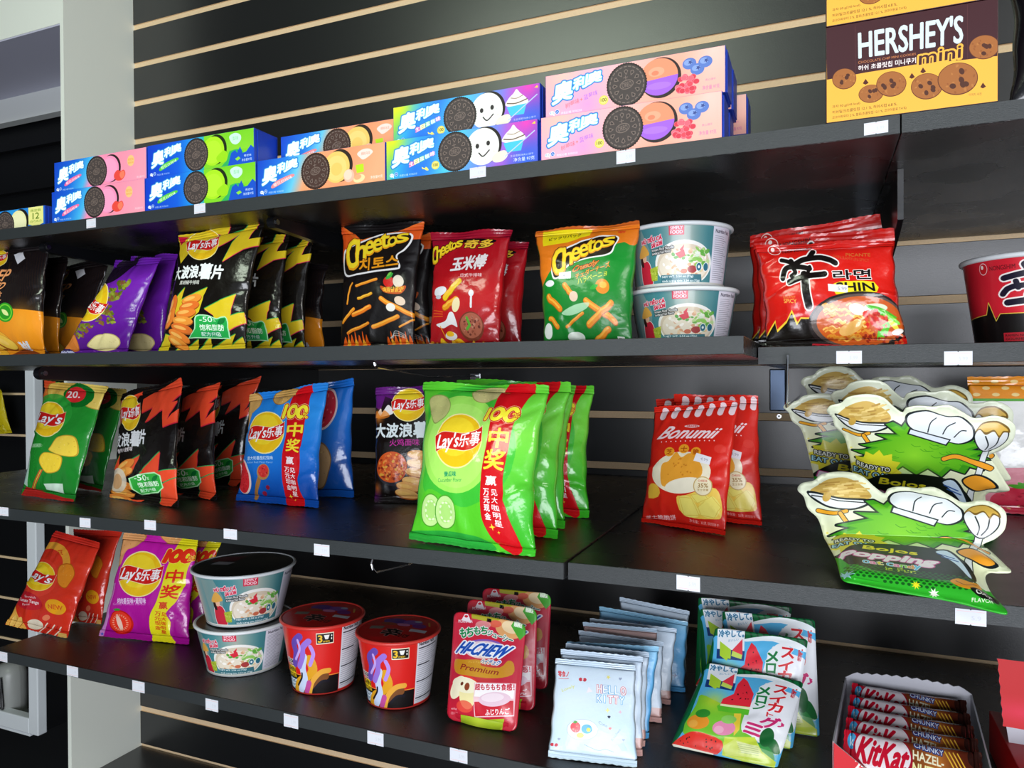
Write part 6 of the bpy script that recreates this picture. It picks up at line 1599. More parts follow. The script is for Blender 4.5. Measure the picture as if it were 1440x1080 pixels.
def art_bar():
    A = Art(700, 130, [(0, 0), (200, 0), (200, 36), (0, 36)], '#8a4c20', seed=34)
    A.grad(None, [(0, '#c81830'), (.4, '#d01c34'), (.5, '#7a3c1c'), (.7, '#b87030'), (.85, '#5c2414'), (1, '#3c1810')], (1, 0))
    A.ell(12, 9, 7, 7, '#48a8dc'); A.text('k', (9.5, 5, 14.5, 13), '#e8f4fc', .03)
    A.ell(58, 16, 44, 22, '#a81830', 4); A.ell(58, 15, 41, 20, '#f0e4ea', 4); A.text('KitKat', [(24, 4), (96, 8), (94, 30), (22, 26)], '#c81430', .07, slant=.12)
    A.text('CHUNKY', [(104, 1), (146, 4), (146, 9), (104, 6)], '#e8ecf4', .03, out=[(1, '#1c3c8c')]); A.text('HAZEL-', [(102, 9), (146, 12), (146, 19), (102, 17)], '#f4f0d0', .05); A.text('NUTTY', [(102, 20), (146, 22), (145, 31), (101, 29)], '#f4f0b0', .06)
    for k in range(4): A.line([(148 + k * 6, 5), (162 + k * 6, 20)], 1.6, '#e8b83c')
    A.ell(128, 33, 22, 6, '#d89040'); A.ell(176, 28, 20, 8, '#5c2818', 20); A.fill([(182, 16), (200, 18), (200, 36), (186, 36)], '#38a040'); A.ell(190, 6, 10, 8, '#2c1410')
    return A
def art_trayfront():
    A = Art(400, 300, bg='#cc1c28', seed=35)
    A.text('24 BARS', (60, 60, 170, 105), '#f8e8e0', .04); A.text('x 41g', (62, 120, 140, 160), '#f8e8e0', .04); A.text('e', (148, 128, 172, 158), '#f8e8e0', .01)
    A.ell(250, 180, 50, 50, '#48a8dc'); A.text('K', (230, 160, 270, 200), '#e8f4fc', .05)
    return A
def art_redbox():
    A = Art(300, 500, bg='#c4141b', seed=36)
    A.glow(60, 380, 140, '#e83058', .8); A.line([(150, 170), (300, 170)], 4, '#8c1018'); A.ell(220, 250, 34, 46, '#7c1010'); A.ell(220, 250, 26, 38, '#c82c20'); A.text('8', (206, 226, 234, 274), '#f0b040', .03); A.text('TTB', (120, 300, 200, 330), '#8c1018', .03)
    return A
def art_dotbag():
    A = Art(360, 620, bg='#f4f4f0', seed=37)
    A.fill([(0, 0), (360, 0), (360, 100), (0, 100)], '#f0941c')
    for i in range(9):
        for j in range(3): A.ell(20 + i * 44 + (j % 2) * 22, 22 + j * 30, 9, 8, '#f8d890')
    A.fill([(0, 100), (360, 100), (360, 112), (0, 112)], '#58a838')
    A.text('HI-', (170, 240, 330, 380), '#1c50c0', .08, out=[(6, '#f4f8fc'), (5, '#1c50c0')])
    A.fill([(0, 420), (360, 380), (360, 620), (0, 620)], '#f49aa8'); A.fill([(180, 400), (240, 400), (240, 440), (180, 440)], '#f07080')
    A.ell(150, 560, 110, 70, '#e0304c'); A.crumbs(circ(150, 560, 96, 58), 30, 6, ['#f8d880', '#b81830'], .8)
    for k in range(5): leaf(A, (120, 500), (80 + k * 24, 460 + abs(k - 2) * 14), 9, '#58b030')
    A.ell(300, 560, 60, 60, '#d82c44')
    return A
def art_yellowbag():
    A = Art(200, 260, bg='#c8b418', seed=38)
    A.glow(100, 60, 90, '#e0dc40', .8); A.ell(100, 150, 60, 50, '#6a8c1c'); A.text('PIC', (50, 130, 150, 170), '#f0f0d0', .05); A.crumbs(np.array([(20, 200), (180, 200), (180, 250), (20, 250)], float), 30, 8, ['#e8d860', '#8a7a10'])
    return A
# ------------------------------------------------------------------ artwork -> materials
FOIL = dict(rough=0.24, coat=0.6, bump=0.35, bscale=45)
SOFT = dict(rough=0.32, coat=0.25, bump=0.25, bscale=55)
CARD = dict(rough=0.5, coat=0.0, bump=0.0, spec=0.35)
m_silver = mat('silver_foil', '#b9bcc4', rough=0.25, metal=0.75, bump=0.4, bscale=50)
MC = {k: art_cookiebox(k).mat('carton_print_' + k, **CARD) for k in ('pink', 'green', 'orange', 'smile', 'berry', 'cream')}
m_bluecard = mat('blue_card', '#123cb0', rough=0.4, coat=0.1)
m_browncard = mat('brown_card', '#381219', rough=0.4)
m_kraft = mat('orange_card', '#e8a83c', rough=0.45)
M_cuc = art_cucumber().mat('green_chip_print', **FOIL)
M_blue = art_blue100().mat('blue_chip_print', **FOIL)
M_blueb = art_blueback().mat('blue_chip_back_print', **FOIL)
M_mag = art_magenta().mat('magenta_chip_print', **FOIL)
M_wy = art_wave('yellow').mat('yellow_zigzag_print', **FOIL)
M_wr = art_wave('red').mat('red_zigzag_print', **FOIL)
M_tn = art_turkeynoodle().mat('black_purple_print', **FOIL)
M_g20 = art_green20().mat('green_classic_print', **FOIL)
M_tom = art_tomato().mat('tomato_chip_print', **FOIL)
M_pur = art_purple().mat('purple_chip_print', **FOIL)
M_deep = art_deepridged().mat('black_orange_print', **FOIL)
M_cb = art_chz_black().mat('black_puff_print', **SOFT)
M_cr = art_chz_red().mat('red_puff_print', **FOIL)
M_cg = art_chz_green().mat('green_puff_print', **SOFT)
M_ram = art_ramen().mat('ramen_print', **FOIL)
M_bon = art_bonumii().mat('cheese_cracker_print', **SOFT)
M_hc = art_hichew().mat('apple_chew_print', rough=0.3, coat=0.4, bump=0.1, bscale=50)
M_kt = art_kitty().mat('pale_candy_print', **SOFT)
M_kb = {k: art_kitty_back(k).mat('candy_back_' + k, **SOFT) for k in ('blue', 'pale', 'pink')}
M_mel = art_melon().mat('melon_gummy_print', rough=0.3, coat=0.4, bump=0.15, bscale=50)
M_oat = art_oat().mat('oat_candy_print', rough=0.34, coat=0.25, bump=0.08, bscale=40)
M_bowl = art_bowl().mat('noodle_bowl_print', rough=0.3, coat=0.3, bump=0)
M_cup = art_shincup().mat('noodle_cup_print', rough=0.32, coat=0.25, bump=0)
M_cupb = art_shincup_big().mat('big_noodle_cup_print', rough=0.32, coat=0.25, bump=0)
M_lid = art_lid().mat('cup_lid_print', rough=0.3, coat=0.2, bump=0.1, bscale=80)
M_lidg = art_lidgrey().mat('bowl_lid_print', rough=0.3, coat=0.2, bump=0.1, bscale=80)
M_her = art_hershey().mat('cookie_carton_print', **CARD)
M_bar = art_bar().mat('wafer_bar_print', **FOIL)
M_tray = art_trayfront().mat('tray_print', **CARD)
M_red = art_redbox().mat('red_flap_print', **CARD)
M_dot = art_dotbag().mat('dotted_bag_print', **FOIL)
M_yel = art_yellowbag().mat('yellow_bag_print', **FOIL)
m_rimw = mat('white_paper_rim', '#dfe4e6', rough=0.35)
m_rimr = mat('red_paper_rim', '#d83c34', rough=0.35)
m_blackfoil = mat('black_foil', '#0d0c12', rough=0.2, spec=0.7, coat=0.4, bump=0.5, bscale=40)
m_greycard = mat('grey_cardboard', '#bcbcc4', rough=0.7, bump=0.1, bscale=200)
m_redcard = mat('red_card', '#b8141c', rough=0.42)

def depth_at(p): return (Vector(p) - CAM_P).dot(CAM_F)
def mirror(m_uv): return m_uv

# ------------------------------------------------------------------ top shelf: slim cookie cartons
H0 = 0.0500
YF = -0.628
GO_ = 'slim cookie cartons on the top shelf'
def cart(kind, u0, u1, y, lvl, label, **k):
    return carton('cookie_carton', label, MC[kind], m_bluecard, u0, u1, y, Z1 + 0.0004 + lvl * (H0 + 0.0003), H0, group=GO_, **k)
cart('cream', -66, 63.5, -0.575, 0, 'blue cookie carton with cream filling and number 12, far left on top shelf')
cart('pink', 73, 204, YF, 0, 'pink strawberry cookie carton, lower of the pink and blue pair at left')
cart('pink', 76.5, 206.3, -0.618, 1, 'pink strawberry cookie carton, upper of the pink and blue pair at left')
cart('green', 204.6, 360, YF, 0, 'lime green and blue cookie carton, lower of its pair on top shelf')
cart('green', 207.5, 357.5, -0.620, 1, 'lime green and blue cookie carton, upper of its pair on top shelf')
cart('orange', 361.8, 542, YF, 0, 'peach orange and blue cookie carton at the front edge, lower of its pair')
cart('orange', 395, 568, -0.5725, 1, 'peach orange and blue cookie carton set back, upper of its pair')
cart('orange', 392, 565, -0.5725, 0, 'peach and blue cookie carton hidden behind the front peach carton, under the set back one')
cart('smile', 543.2, 756.5, YF, 0, 'rainbow cookie carton with smiling cream, lower of its pair')
cart('smile', 553, 759.8, -0.606, 1, 'rainbow cookie carton with smiling cream, upper of its pair')
cart('berry', 760.6, 1015.8, YF, 0, 'pink berry cookie carton, lower one at the front edge')
cart('berry', 767, 1020.4, -0.620, 1, 'pink berry cookie carton, upper one at the front')
cart('berry', 790, 1024, -0.572, 0, 'pink berry cookie carton, lower of the second row behind')
cart('berry', 800, 1029, -0.566, 1, 'pink berry cookie carton, upper of the second row behind')
cart('berry', 842, 1043, -0.472, 0, 'pink berry cookie carton, lower of the rearmost pair')
cart('berry', 850, 1050, -0.472, 1, 'pink berry cookie carton, upper of the rearmost pair, only its corner showing')
HH = 0.0945
for lvl, lab in ((0, 'brown and orange mini chocolate chip cookie carton standing on the top shelf'), (1, 'brown and orange mini cookie carton stacked on top, cut by the picture edge')):
    carton('mini_cookie_carton', lab, M_her, m_browncard, 1161.5, 1404, -0.632, Z1 + 0.0004 + lvl * (HH + 0.0003), HH, depth=0.055, group='brown mini cookie cartons', cat='carton', flap=False)
a = colx(1426, -0.60, Z1); 
bag('black_snack_bag', 'black glossy bag at the right edge of the top shelf', m_blackfoil, (a, -0.58, Z1 + .001), (a + 0.16, -0.58, Z1 + .001), (a - 0.004, -0.55, Z1 + 0.21), (a + 0.15, -0.55, Z1 + 0.21), th=0.024, seed=77, cat='bag')

# ------------------------------------------------------------------ second shelf: chip bags and bowls
G2 = 'chip bags on the second shelf'
K2 = dict(z=Z2 + 0.0004, group=G2)
bag_px('chip_bag', 'black and orange deep ridged chip bag at the far left edge, lime badge', M_deep, (-32.6, 501.7), (63, 504.8), (-24.4, 351), (70.3, 340.7), Y=-0.60, lean=0.03, th=0.016, seed=1, mback=m_silver, **K2)
bag_px('chip_bag', 'black and orange deep ridged chip bag, second from the left edge, mostly hidden', M_deep, (-5, 502), (83, 503), (10, 368), (96.5, 360), Y=-0.55, lean=0.03, th=0.015, seed=2, mback=m_silver, **K2)
bag_px('chip_bag', 'black chip bag with orange chip foot just left of the purple bag', M_deep, (40, 502), (122, 500), (66, 378), (155, 364), Y=-0.50, lean=0.04, th=0.014, seed=3, mback=m_silver, **K2)
bag_px('chip_bag', 'purple chip bag leaning right with tilted red and yellow logo', M_pur, (84, 501), (178, 501), (165, 368), (226, 362), Y=-0.60, lean=0.06, th=0.014, seed=4, pinch=.03, **K2)
bag_px('chip_bag', 'purple chip bag behind the front purple one, half hidden', M_pur, (140, 500), (228, 500), (186, 362), (249, 357), Y=-0.545, lean=0.06, th=0.013, seed=5, pinch=.03, **K2)
bag_px('chip_bag', 'yellow and black zigzag ridged chip bag, front one of its row', M_wy, (222.2, 496.8), (346, 493.8), (252.4, 331.8), (373, 308.3), Y=-0.60, lean=0.04, th=0.016, seed=6, sag=-.0, **K2)
bag_px('chip_bag', 'yellow and black zigzag ridged chip bag, second of its row', M_wy, (285, 494), (398, 488), (310, 340), (407, 330), Y=-0.54, lean=0.04, th=0.015, seed=7, **K2)
bag_px('chip_bag', 'yellow and black zigzag ridged chip bag, third of its row', M_wy, (322, 492), (430, 488), (342, 352), (441, 334), Y=-0.485, lean=0.03, th=0.015, seed=8, **K2)
bag_px('chip_bag', 'black and orange chip bag behind the yellow zigzag row', M_deep, (352, 490), (457, 486), (365, 370), (460, 372), Y=-0.43, lean=0.03, th=0.015, seed=9, mback=m_silver, **K2)
bag_px('puff_bag', 'black cheese puff bag with orange top and flame print', M_cb, (478.3, 483.7), (582, 482.7), (480.8, 319.2), (596.5, 311.9), Y=-0.52, lean=0.03, th=0.016, seed=10, pinch=.03, **K2)
bag_px('puff_bag', 'black cheese puff bag behind the front black one', M_cb, (508, 482), (606, 478), (512, 332), (607, 327.5), Y=-0.46, lean=0.02, th=0.019, seed=11, pinch=.03, **K2)
bag_px('puff_bag', 'dark red puff bag with yellow lettering beside the black one', M_cr, (603.8, 480.6), (702, 476.5), (606.9, 328.5), (719.4, 322.3), Y=-0.52, lean=0.03, th=0.016, seed=12, pinch=.03, **K2)
bag_px('puff_bag', 'dark red puff bag behind the front red one', M_cr, (640, 478), (733, 475), (650, 344), (743.3, 340), Y=-0.45, lean=0.02, th=0.019, seed=13, pinch=.03, **K2)
bag_px('puff_bag', 'green and orange puff bag with yellow ribbon next to the noodle bowls', M_cg, (765, 475.4), (888.2, 470.6), (752.4, 325), (900.5, 312.4), Y=-0.56, lean=0.03, th=0.019, seed=14, pinch=.025, seal=(.05, .04), **K2)
def bowl_stack(uc, Yc, z, rims, basehalf, labels, group, face):
    """rims: list of (half width px, v of rim centre) from the lowest bowl up"""
    zb = z
    for i, ((hw, v), lab) in enumerate(zip(rims, labels)):
        c0 = onY(uc[i], v, Yc)
        zt = c0.z
        rt = hw * depth_at(c0) / FPX
        cx = colx(uc[i], Yc, zt)
        h = zt - zb
        rb = basehalf * depth_at(Vector((cx, Yc, zb))) / FPX
        cup('noodle_bowl', lab, M_bowl, M_lidg, m_rimw, (cx, Yc, zb + 0.0002), rt, rb, h, face_az((cx, Yc, zb)) + face, group=group, cat='bowl', rimr=0.0028)
        zb = zt + 0.0016
bowl_stack([960, 955], -0.475, Z2 + .0004, [(73, 411), (70, 325)], 60, ['white and teal noodle bowl at the shelf end, lower of two', 'white and teal noodle bowl at the shelf end, upper of two'], 'white noodle bowls on the second shelf', -0.05)

# second shelf right: noodle packs and the big cup
K2R = dict(z=Z2R + 0.0004, group='red noodle packs on the short shelf')
def I_(x, y): return (1040 + x / 3.6, 280 + y / 3.6)
bag_px('noodle_pack', 'red spicy noodle pack, rearmost of three', M_ram, I_(60, 735), I_(800, 735), I_(52, 186), I_(712, 78), Y=-0.415, lean=0.01, th=0.018, seed=22, seal=(.10, .08), pinch=.02, **K2R)
bag_px('noodle_pack', 'red spicy noodle pack, middle of three', M_ram, I_(100, 735), I_(812, 735), I_(70, 200), I_(782, 150), Y=-0.47, lean=0.005, th=0.018, seed=23, seal=(.10, .08), pinch=.02, **K2R)
bag_px('noodle_pack', 'red spicy noodle pack in front, noodle soup picture and white price sticker', M_ram, I_(135, 736), I_(850, 728), I_(84, 240), I_(775, 205), Y=-0.535, lean=0.02, th=0.020, seed=24, seal=(.06, .05), pinch=.02, crease=1.4, **K2R)
c = onY(1437, 460, -0.42)
cxx = colx(1449, -0.42, Z2R + .05)
zt = onY(1449, 364, -0.42).z
cup('noodle_cup', 'big red and black noodle cup cut by the right picture edge', M_cupb, M_lid, m_rimw, (cxx, -0.42, Z2R + .0004), 82 * depth_at((cxx, -0.42, zt)) / FPX, 66 * depth_at((cxx, -0.42, Z2R)) / FPX, zt - Z2R, face_az((cxx, -0.42, Z2R)), cat='cup', rimr=0.003)

# ------------------------------------------------------------------ third shelf, left
K3 = dict(z=Z3 + 0.0004)
G3 = 'chip bags on the third shelf'
bag_px('chip_bag', 'green chip bag with red number 20 badge, front one at far left', M_g20, (30, 697), (104, 707), (65, 536), (150, 543), lean=0.05, th=0.014, seed=31, mback=m_silver, group=G3, pinch=.02, **K3)
bag_px('chip_bag', 'green chip bag behind the front green one with the badge', M_g20, (86, 684), (143, 692), (106, 541), (180, 548), lean=0.04, th=0.012, seed=32, mback=m_silver, group=G3, pinch=.03, **K3)
def J_(x, y): return (x / 3.789, 500 + y / 3.789)
bag_px('chip_bag', 'red and black zigzag chip bag, front one of its row', M_wr, J_(585, 757), J_(948, 815), J_(645, 205), J_(975, 120), lean=0.05, th=0.014, seed=33, group=G3, **K3)
bag_px('chip_bag', 'red and black zigzag chip bag, second of its row', M_wr, J_(800, 725), J_(1152, 775), J_(865, 190), J_(1165, 140), lean=0.04, th=0.014, seed=34, group=G3, **K3)
bag_px('chip_bag', 'red and black zigzag chip bag, third of its row beside the blue one', M_wr, J_(1010, 690), J_(1285, 700), J_(1060, 160), J_(1390, 108), lean=0.04, th=0.013, seed=35, group=G3, **K3)
def K_(x, y): return (300 + x / 3.725, 500 + y / 3.725)
bag_px('chip_bag', 'blue chip bag turned away behind the front blue one', M_blueb, K_(330, 735), K_(738, 745), K_(440, 165), K_(738, 120), lean=0.03, th=0.015, seed=37, group=G3, pinch=.04, **K3)
bag_px('chip_bag', 'blue chip bag with red vertical band, front of its pair', M_blue, K_(120, 760), K_(549, 802), K_(192, 208), K_(602, 143), lean=0.05, th=0.018, seed=36, group=G3, pinch=.035, **K3)
bag_px('chip_bag', 'black and purple ridged chip bag with noodle bowl picture', M_tn, K_(845, 772), K_(1150, 778), K_(850, 170), K_(1165, 158), lean=0.03, th=0.018, seed=38, group=G3, pinch=.01, **K3)
def L_(x, y): return (560 + x / 3.6, 500 + y / 3.6)
GG = 'green cucumber chip bags'
bag_px('chip_bag', 'bright green chip bag, rearmost of four with red band', M_cuc, L_(470, 800), L_(966, 826), L_(520, 130), L_(992, 155), lean=0.04, th=0.022, seed=42, group=GG, **K3)
bag_px('chip_bag', 'bright green chip bag, third of four', M_cuc, L_(330, 845), L_(842, 882), L_(400, 120), L_(896, 150), lean=0.04, th=0.022, seed=41, group=GG, **K3)
bag_px('chip_bag', 'bright green chip bag, second of four', M_cuc, L_(220, 880), L_(806, 932), L_(290, 120), L_(878, 140), lean=0.05, th=0.024, seed=40, group=GG, **K3)
bag_px('chip_bag', 'bright green chip bag in front, whole red winning band showing', M_cuc, L_(58, 934), L_(694, 1026), L_(128, 138), L_(768, 156), lean=0.06, th=0.024, seed=39, group=GG, pinch=.055, seal=(.045, .04), **K3)

# third shelf, right: cracker bags
K3R = dict(z=Z3R + 0.0004)
def M_(x, y): return (860 + x / 3.857, 520 + y / 3.857)
GB = 'red cheese cracker bags'
bag_px('cracker_bag', 'red cheese cracker bag on the right, half behind the front one', M_bon, M_(366, 800), M_(816, 850), M_(340, 135), M_(795, 142), lean=0.04, th=0.014, seed=52, group=GB, pinch=.012, seal=(.06, .03), **K3R)
bag_px('cracker_bag', 'red cheese cracker bag at the rear, only its striped top showing', M_bon, M_(265, 742), M_(712, 796), M_(244, 162), M_(694, 134), lean=0.04, th=0.012, seed=51, group=GB, pinch=.012, seal=(.06, .03), **K3R)
bag_px('cracker_bag', 'red cheese cracker bag in front with white price sticker', M_bon, M_(160, 826), M_(616, 902), M_(236, 208), M_(692, 165), lean=0.06, th=0.016, seed=50, group=GB, pinch=.018, seal=(.04, .03), **K3R)

# die cut oat candy pouches
def oat_sheet(n=96):
    """grid over the outline; returns verts in pouch units (x,y), faces"""
    from mathutils.geometry import delaunay_2d_cdt
    O = smooth(OAT_OUT, 5)
    xs = np.arange(-1, 106, 1.6); ys = np.arange(-4, 105, 1.6)
    X, Y = np.meshgrid(xs, ys)
    P = np.stack([X.ravel(), Y.ravel()], 1)
    A_, B_ = O, np.roll(O, -1, axis=0)
    def dist(P):
        best = np.full(len(P), 1e9)
        for a, b in zip(A_, B_):
            d = b - a
            t = np.clip(((P - a) @ d) / (d @ d + 1e-12), 0, 1)
            best = np.minimum(best, np.hypot(*(P - (a + t[:, None] * d)).T))
        return best
    ins = np.zeros(len(P), bool)
    for a, b in zip(A_, B_):
        hit = ((a[1] > P[:, 1]) != (b[1] > P[:, 1]))
        xx = (b[0] - a[0]) * (P[:, 1] - a[1]) / ((b[1] - a[1]) if abs(b[1] - a[1]) > 1e-12 else 1e-12) + a[0]
        ins ^= hit & (P[:, 0] < xx)
    d = dist(P)
    P = P[ins & (d > 0.9)]
    co = [Vector(p) for p in O] + [Vector(p) for p in P]
    n = len(O)
    r = delaunay_2d_cdt(co, [(i, (i + 1) % n) for i in range(n)], [list(range(n))], 1, 1e-5)
    V = np.array([tuple(v) for v in r[0]])
    D = dist(V)
    F = []
    for f in r[2]:
        a, b, c = V[f[0]], V[f[1]], V[f[2]]
        ar = (b[0] - a[0]) * (c[1] - a[1]) - (b[1] - a[1]) * (c[0] - a[0])
        F.append(tuple(f) if ar < 0 else tuple(reversed(f)))
    return V, F, D
OV, OF, OD = oat_sheet()
def oat_pouch(label, place, th=0.006):
    """place(x, y) -> world point of the mid surface; normal towards the viewer"""
    root = empty('shaped_pouch', place(50, 99), label, 'pouch', 'die cut green candy pouches')
    vs, uv = [], []
    C = []
    for x, y in OV: C.append(place(x, y))
    Nn = []
    for (x, y) in OV:
        e = 1.0
        du = place(x + e, y) - place(x - e, y); dv = place(x, y - e) - place(x, y + e)
        n_ = du.cross(dv).normalized()
        if n_.dot(CAM_P - place(x, y)) < 0: n_ = -n_
        Nn.append(n_)
    edge = np.clip((OD - 2.4) / 9, 0, 1)
    for s in (1, -1):
        for k in range(len(OV)):
            h = 0.0006 + th * math.sin(edge[k] * PI / 2) * (1 if s > 0 else .8)
            vs.append(tuple(C[k] + Nn[k] * (h * s))); uv.append((OV[k][0] / 100, 1 - OV[k][1] / 102))
    n = len(OV)
    fs = list(OF) + [tuple(n + i for i in reversed(f)) for f in OF]
    cnt = {}
    for f in OF:
        for a, b in zip(f, f[1:] + f[:1]):
            cnt[(a, b)] = cnt.get((a, b), 0) + 1
    for (a, b) in list(cnt):
        if (b, a) not in cnt: fs.append((b, a, n + a, n + b))
    mesh_obj('pouch_body', vs, fs, [M_oat], root, uvs=uv, smooth=True)
    # folded foot under the pouch
    g = []
    for i in range(11):
        x = 26 + 5 * i
        p = place(x, 97); g.append(tuple(p + Vector((0, 0.004, 0.004)))); g.append(tuple(p + Vector((0, 0.004 + 0.012 * math.sin(PI * i / 10), -0.0)))); 
    fs = [(2 * i, 2 * i + 2, 2 * i + 3, 2 * i + 1) for i in range(10)]
    mesh_obj('bottom_gusset', g, fs, [M_oat], root, uvs=[(.3, .05)] * len(g))
    return root
def N_(x, y): return (1080 + x / 2.842, 500 + y / 2.842)
def front_place():
    bl = onZ(*N_(305, 918), Z3R + 0.005); br = onZ(*N_(955, 1000), Z3R + 0.005)
    def f(x, y):
        # photo position of the sheet point
        t = (y - 37) / 64.0
        if t <= 0:
            px = 118 + 8.25 * x; py = 742 + (y - 37) * 6.7 + 0.35 * (x - 50) * 1.0
        else:
            w = 1 - t
            xl = (118) * w + (118 + 20) * t; k = 8.25 * w + 7.95 * t
            px = xl + k * x; py = 742 + 0.35 * (x - 50) + t * (212 + 1.02 * (x - 50))
        u, v = N_(px, py)
        yb = bl.y + (br.y - bl.y) * (x - 20) / 77
        if t > 0: yy = yb + 0.105 * (1 - t)
        else: yy = yb + 0.105 + 0.028 * (-t / .55)
        # soft fold
        return onY(u, v, yy)
    return f
oat_pouch('green die cut candy pouch in front, bent forward over the shelf edge', front_place(), th=0.007)
def upright_place(L, R, ybase, lean):
    """upright pouch standing on the shelf: where its sheet points (0,9) and (100,20) are seen"""
    a = onY(*N_(*L), ybase); b = onY(*N_(*R), ybase)
    foot = Z3R + 0.004
    sx = (b.x - a.x) / 100.0
    sz = (a.z - foot) / 92.0
    def f(x, y):
        h = (101 - y) * sz
        return Vector((a.x + x * sx, ybase - lean + lean * h / (92 * sz) - 0.012 * math.sin(PI * min(max((y - 10) / 90, 0), 1)), foot + h))
    return f
oat_pouch('green die cut candy pouch, second from front, upright with hat and spoon visible', upright_place((235, 223), (990, 372), -0.52, -.13), th=0.006)
oat_pouch('green die cut candy pouch, third from front, close behind the second', upright_place((250, 168), (978, 230), -0.45, -.10), th=0.006)
oat_pouch('green die cut candy pouch, fourth from front, shifted to the left', upright_place((62, 208), (800, 150), -0.36, -.03), th=0.006)
oat_pouch('green die cut candy pouch, rearmost, its top just under the shelf', upright_place((132, 110), (808, 100), -0.29, -.02), th=0.006)
a = onZ(1392, 765, Z3R); 
yg = -0.20; x0 = colx(1361, yg, Z3R + .1)
gt = onY(1360, 530, yg + .01)
bag('gummy_bag', 'orange dotted bag with blue letters and strawberries behind the pouches', M_dot, (x0 + .006, yg, Z3R + .001), (x0 + .19, yg, Z3R + .001), gt, gt + Vector((.19, 0, 0)), th=0.018, seed=60, cat='bag', pinch=.01)

# ------------------------------------------------------------------ lowest shelf
K4 = dict(z=Z4 + 0.0004)
def O_(x, y): return (x / 4.5, 720 + y / 4.5)
G4 = 'chip bags on the lowest shelf'
bag_px('chip_bag', 'red tomato chip bag behind the front red one', M_tom, O_(425, 690), O_(640, 712), O_(470, 110), O_(768, 122), lean=0.05, th=0.013, seed=72, group=G4, crease=1.6, **K4)
bag_px('chip_bag', 'red tomato chip bag leaning right, front one at far left', M_tom, O_(35, 716), O_(425, 802), O_(345, 118), O_(640, 196), lean=0.07, th=0.015, seed=71, group=G4, crease=1.6, pinch=.02, **K4)
bag_px('chip_bag', 'magenta chip bag half hidden behind the noodle bowls', M_mag, O_(905, 728), O_(1290, 745), O_(1060, 180), O_(1395, 190), lean=0.04, th=0.015, seed=74, group=G4, **K4)
bag_px('chip_bag', 'magenta chip bag with yellow vertical band, front one', M_mag, O_(628, 788), O_(1196, 842), O_(785, 132), O_(1255, 176), lean=0.05, th=0.018, seed=73, group=G4, pinch=.03, **K4)
def cup_fit(name, label, mw, ml, mr, ub, vb, z, u0, u1, vr, bh, face, **k):
    p = onZ(ub, vb, z)
    d = Vector((p.x, p.y - CAM_P.y, 0)).normalized()
    rb = bh * depth_at(p + d * 0.04) / FPX
    c = p + d * rb
    um = (u0 + u1) / 2
    q = onY(um, vr, c.y)
    rt = (u1 - u0) / 2 * depth_at(Vector((c.x, c.y, q.z))) / FPX
    return cup(name, label, mw, ml, mr, (c.x, c.y, z + 0.0003), rt, rb, q.z - z, face_az(c) + face, **k), c, q.z, rt, rb
GW = 'white noodle bowls on the lowest shelf'
_, c, zt, rt, rb = cup_fit('noodle_bowl', 'white and teal noodle bowl on lowest shelf, lower of two', M_bowl, M_lidg, m_rimw, 345, 951, Z4 + .0004, 275.5, 404, 866, 51, -0.32, group=GW, cat='bowl')
zt2 = onY(343, 792, c.y).z
cx2 = colx(343.5, c.y, zt2)
cup('noodle_bowl', 'white and teal noodle bowl with dark lid on lowest shelf, upper of two', M_bowl, M_lidg, m_rimw, (cx2, c.y, zt + 0.0016), 67.5 * depth_at((cx2, c.y, zt2)) / FPX, rb, zt2 - zt - .0016, face_az((cx2, c.y, zt)) + 0.12, group=GW, cat='bowl')
GC = 'red noodle cups on the lowest shelf'
cup_fit('noodle_cup', 'red noodle cup with white panel, left of the two next to the bowls', M_cup, M_lid, m_rimr, 455, 977, Z4 + .0004, 398.5, 510, 863, 42.5, -0.40, group=GC, cat='cup')
cup_fit('noodle_cup', 'red noodle cup with white panel, right of the two near the apple pouches', M_cup, M_lid, m_rimr, 561, 998, Z4 + .0004, 503.5, 617, 883, 44, -0.40, group=GC, cat='cup')
def Q_(x, y): return (600 + x / 4.5, 810 + y / 4.5)
GH = 'red apple chew pouches'
HK = dict(z=Z4 + .0004, radius=.10, th=0.006, group=GH, hole=(.5, .955, .0035))
pouch_px('chew_pouch', 'red apple chew pouch, rear one of three', M_hc, Q_(355, 665), Q_(768, 725), Q_(352, 72), Q_(786, 112), lean=0.04, seed=82, **HK)
pouch_px('chew_pouch', 'red apple chew pouch, middle one of three', M_hc, Q_(240, 790), Q_(684, 862), Q_(264, 142), Q_(700, 208), lean=0.045, seed=81, **HK)
pouch_px('chew_pouch', 'red apple chew pouch, front one of three with white highlight', M_hc, Q_(132, 910), Q_(572, 996), Q_(172, 218), Q_(628, 300), lean=0.055, seed=80, **HK)
def R_(x, y): return (750 + x / 4.152, 820 + y / 4.152)
GK = 'pale blue candy packs in a row'
def kit(m, br, tl, tr, n, lab, bl=None, th=0.0055, lean=.035):
    if bl is None: bl = (br[0] - (tr[0] - tl[0]) * .96, br[1] - 50)
    bag_px('candy_pack', lab, m, R_(*bl), R_(*br), R_(*tl), R_(*tr), lean=lean, th=th, seed=90 + n, group=GK, pinch=.012, seal=(.05, .06), crease=.7, res=(22, 26), **K4)
kit(M_kb['pale'], (890, 600), (505, 82), (912, 165), 9, 'pale pink topped candy pack, rearmost of the row under the third shelf')
kit(M_kb['blue'], (886, 640), (385, 136), (903, 228), 8, 'light blue candy pack, second from the back')
kit(M_kb['pale'], (800, 712), (330, 205), (838, 268), 7, 'pale grey blue candy pack, third from the back')
kit(M_kb['pink'], (752, 768), (290, 228), (720, 268), 6, 'pink banded candy pack, fourth from the back')
kit(M_kb['pale'], (750, 818), (264, 276), (760, 345), 5, 'pale candy pack in the middle of the row, blue one before it')
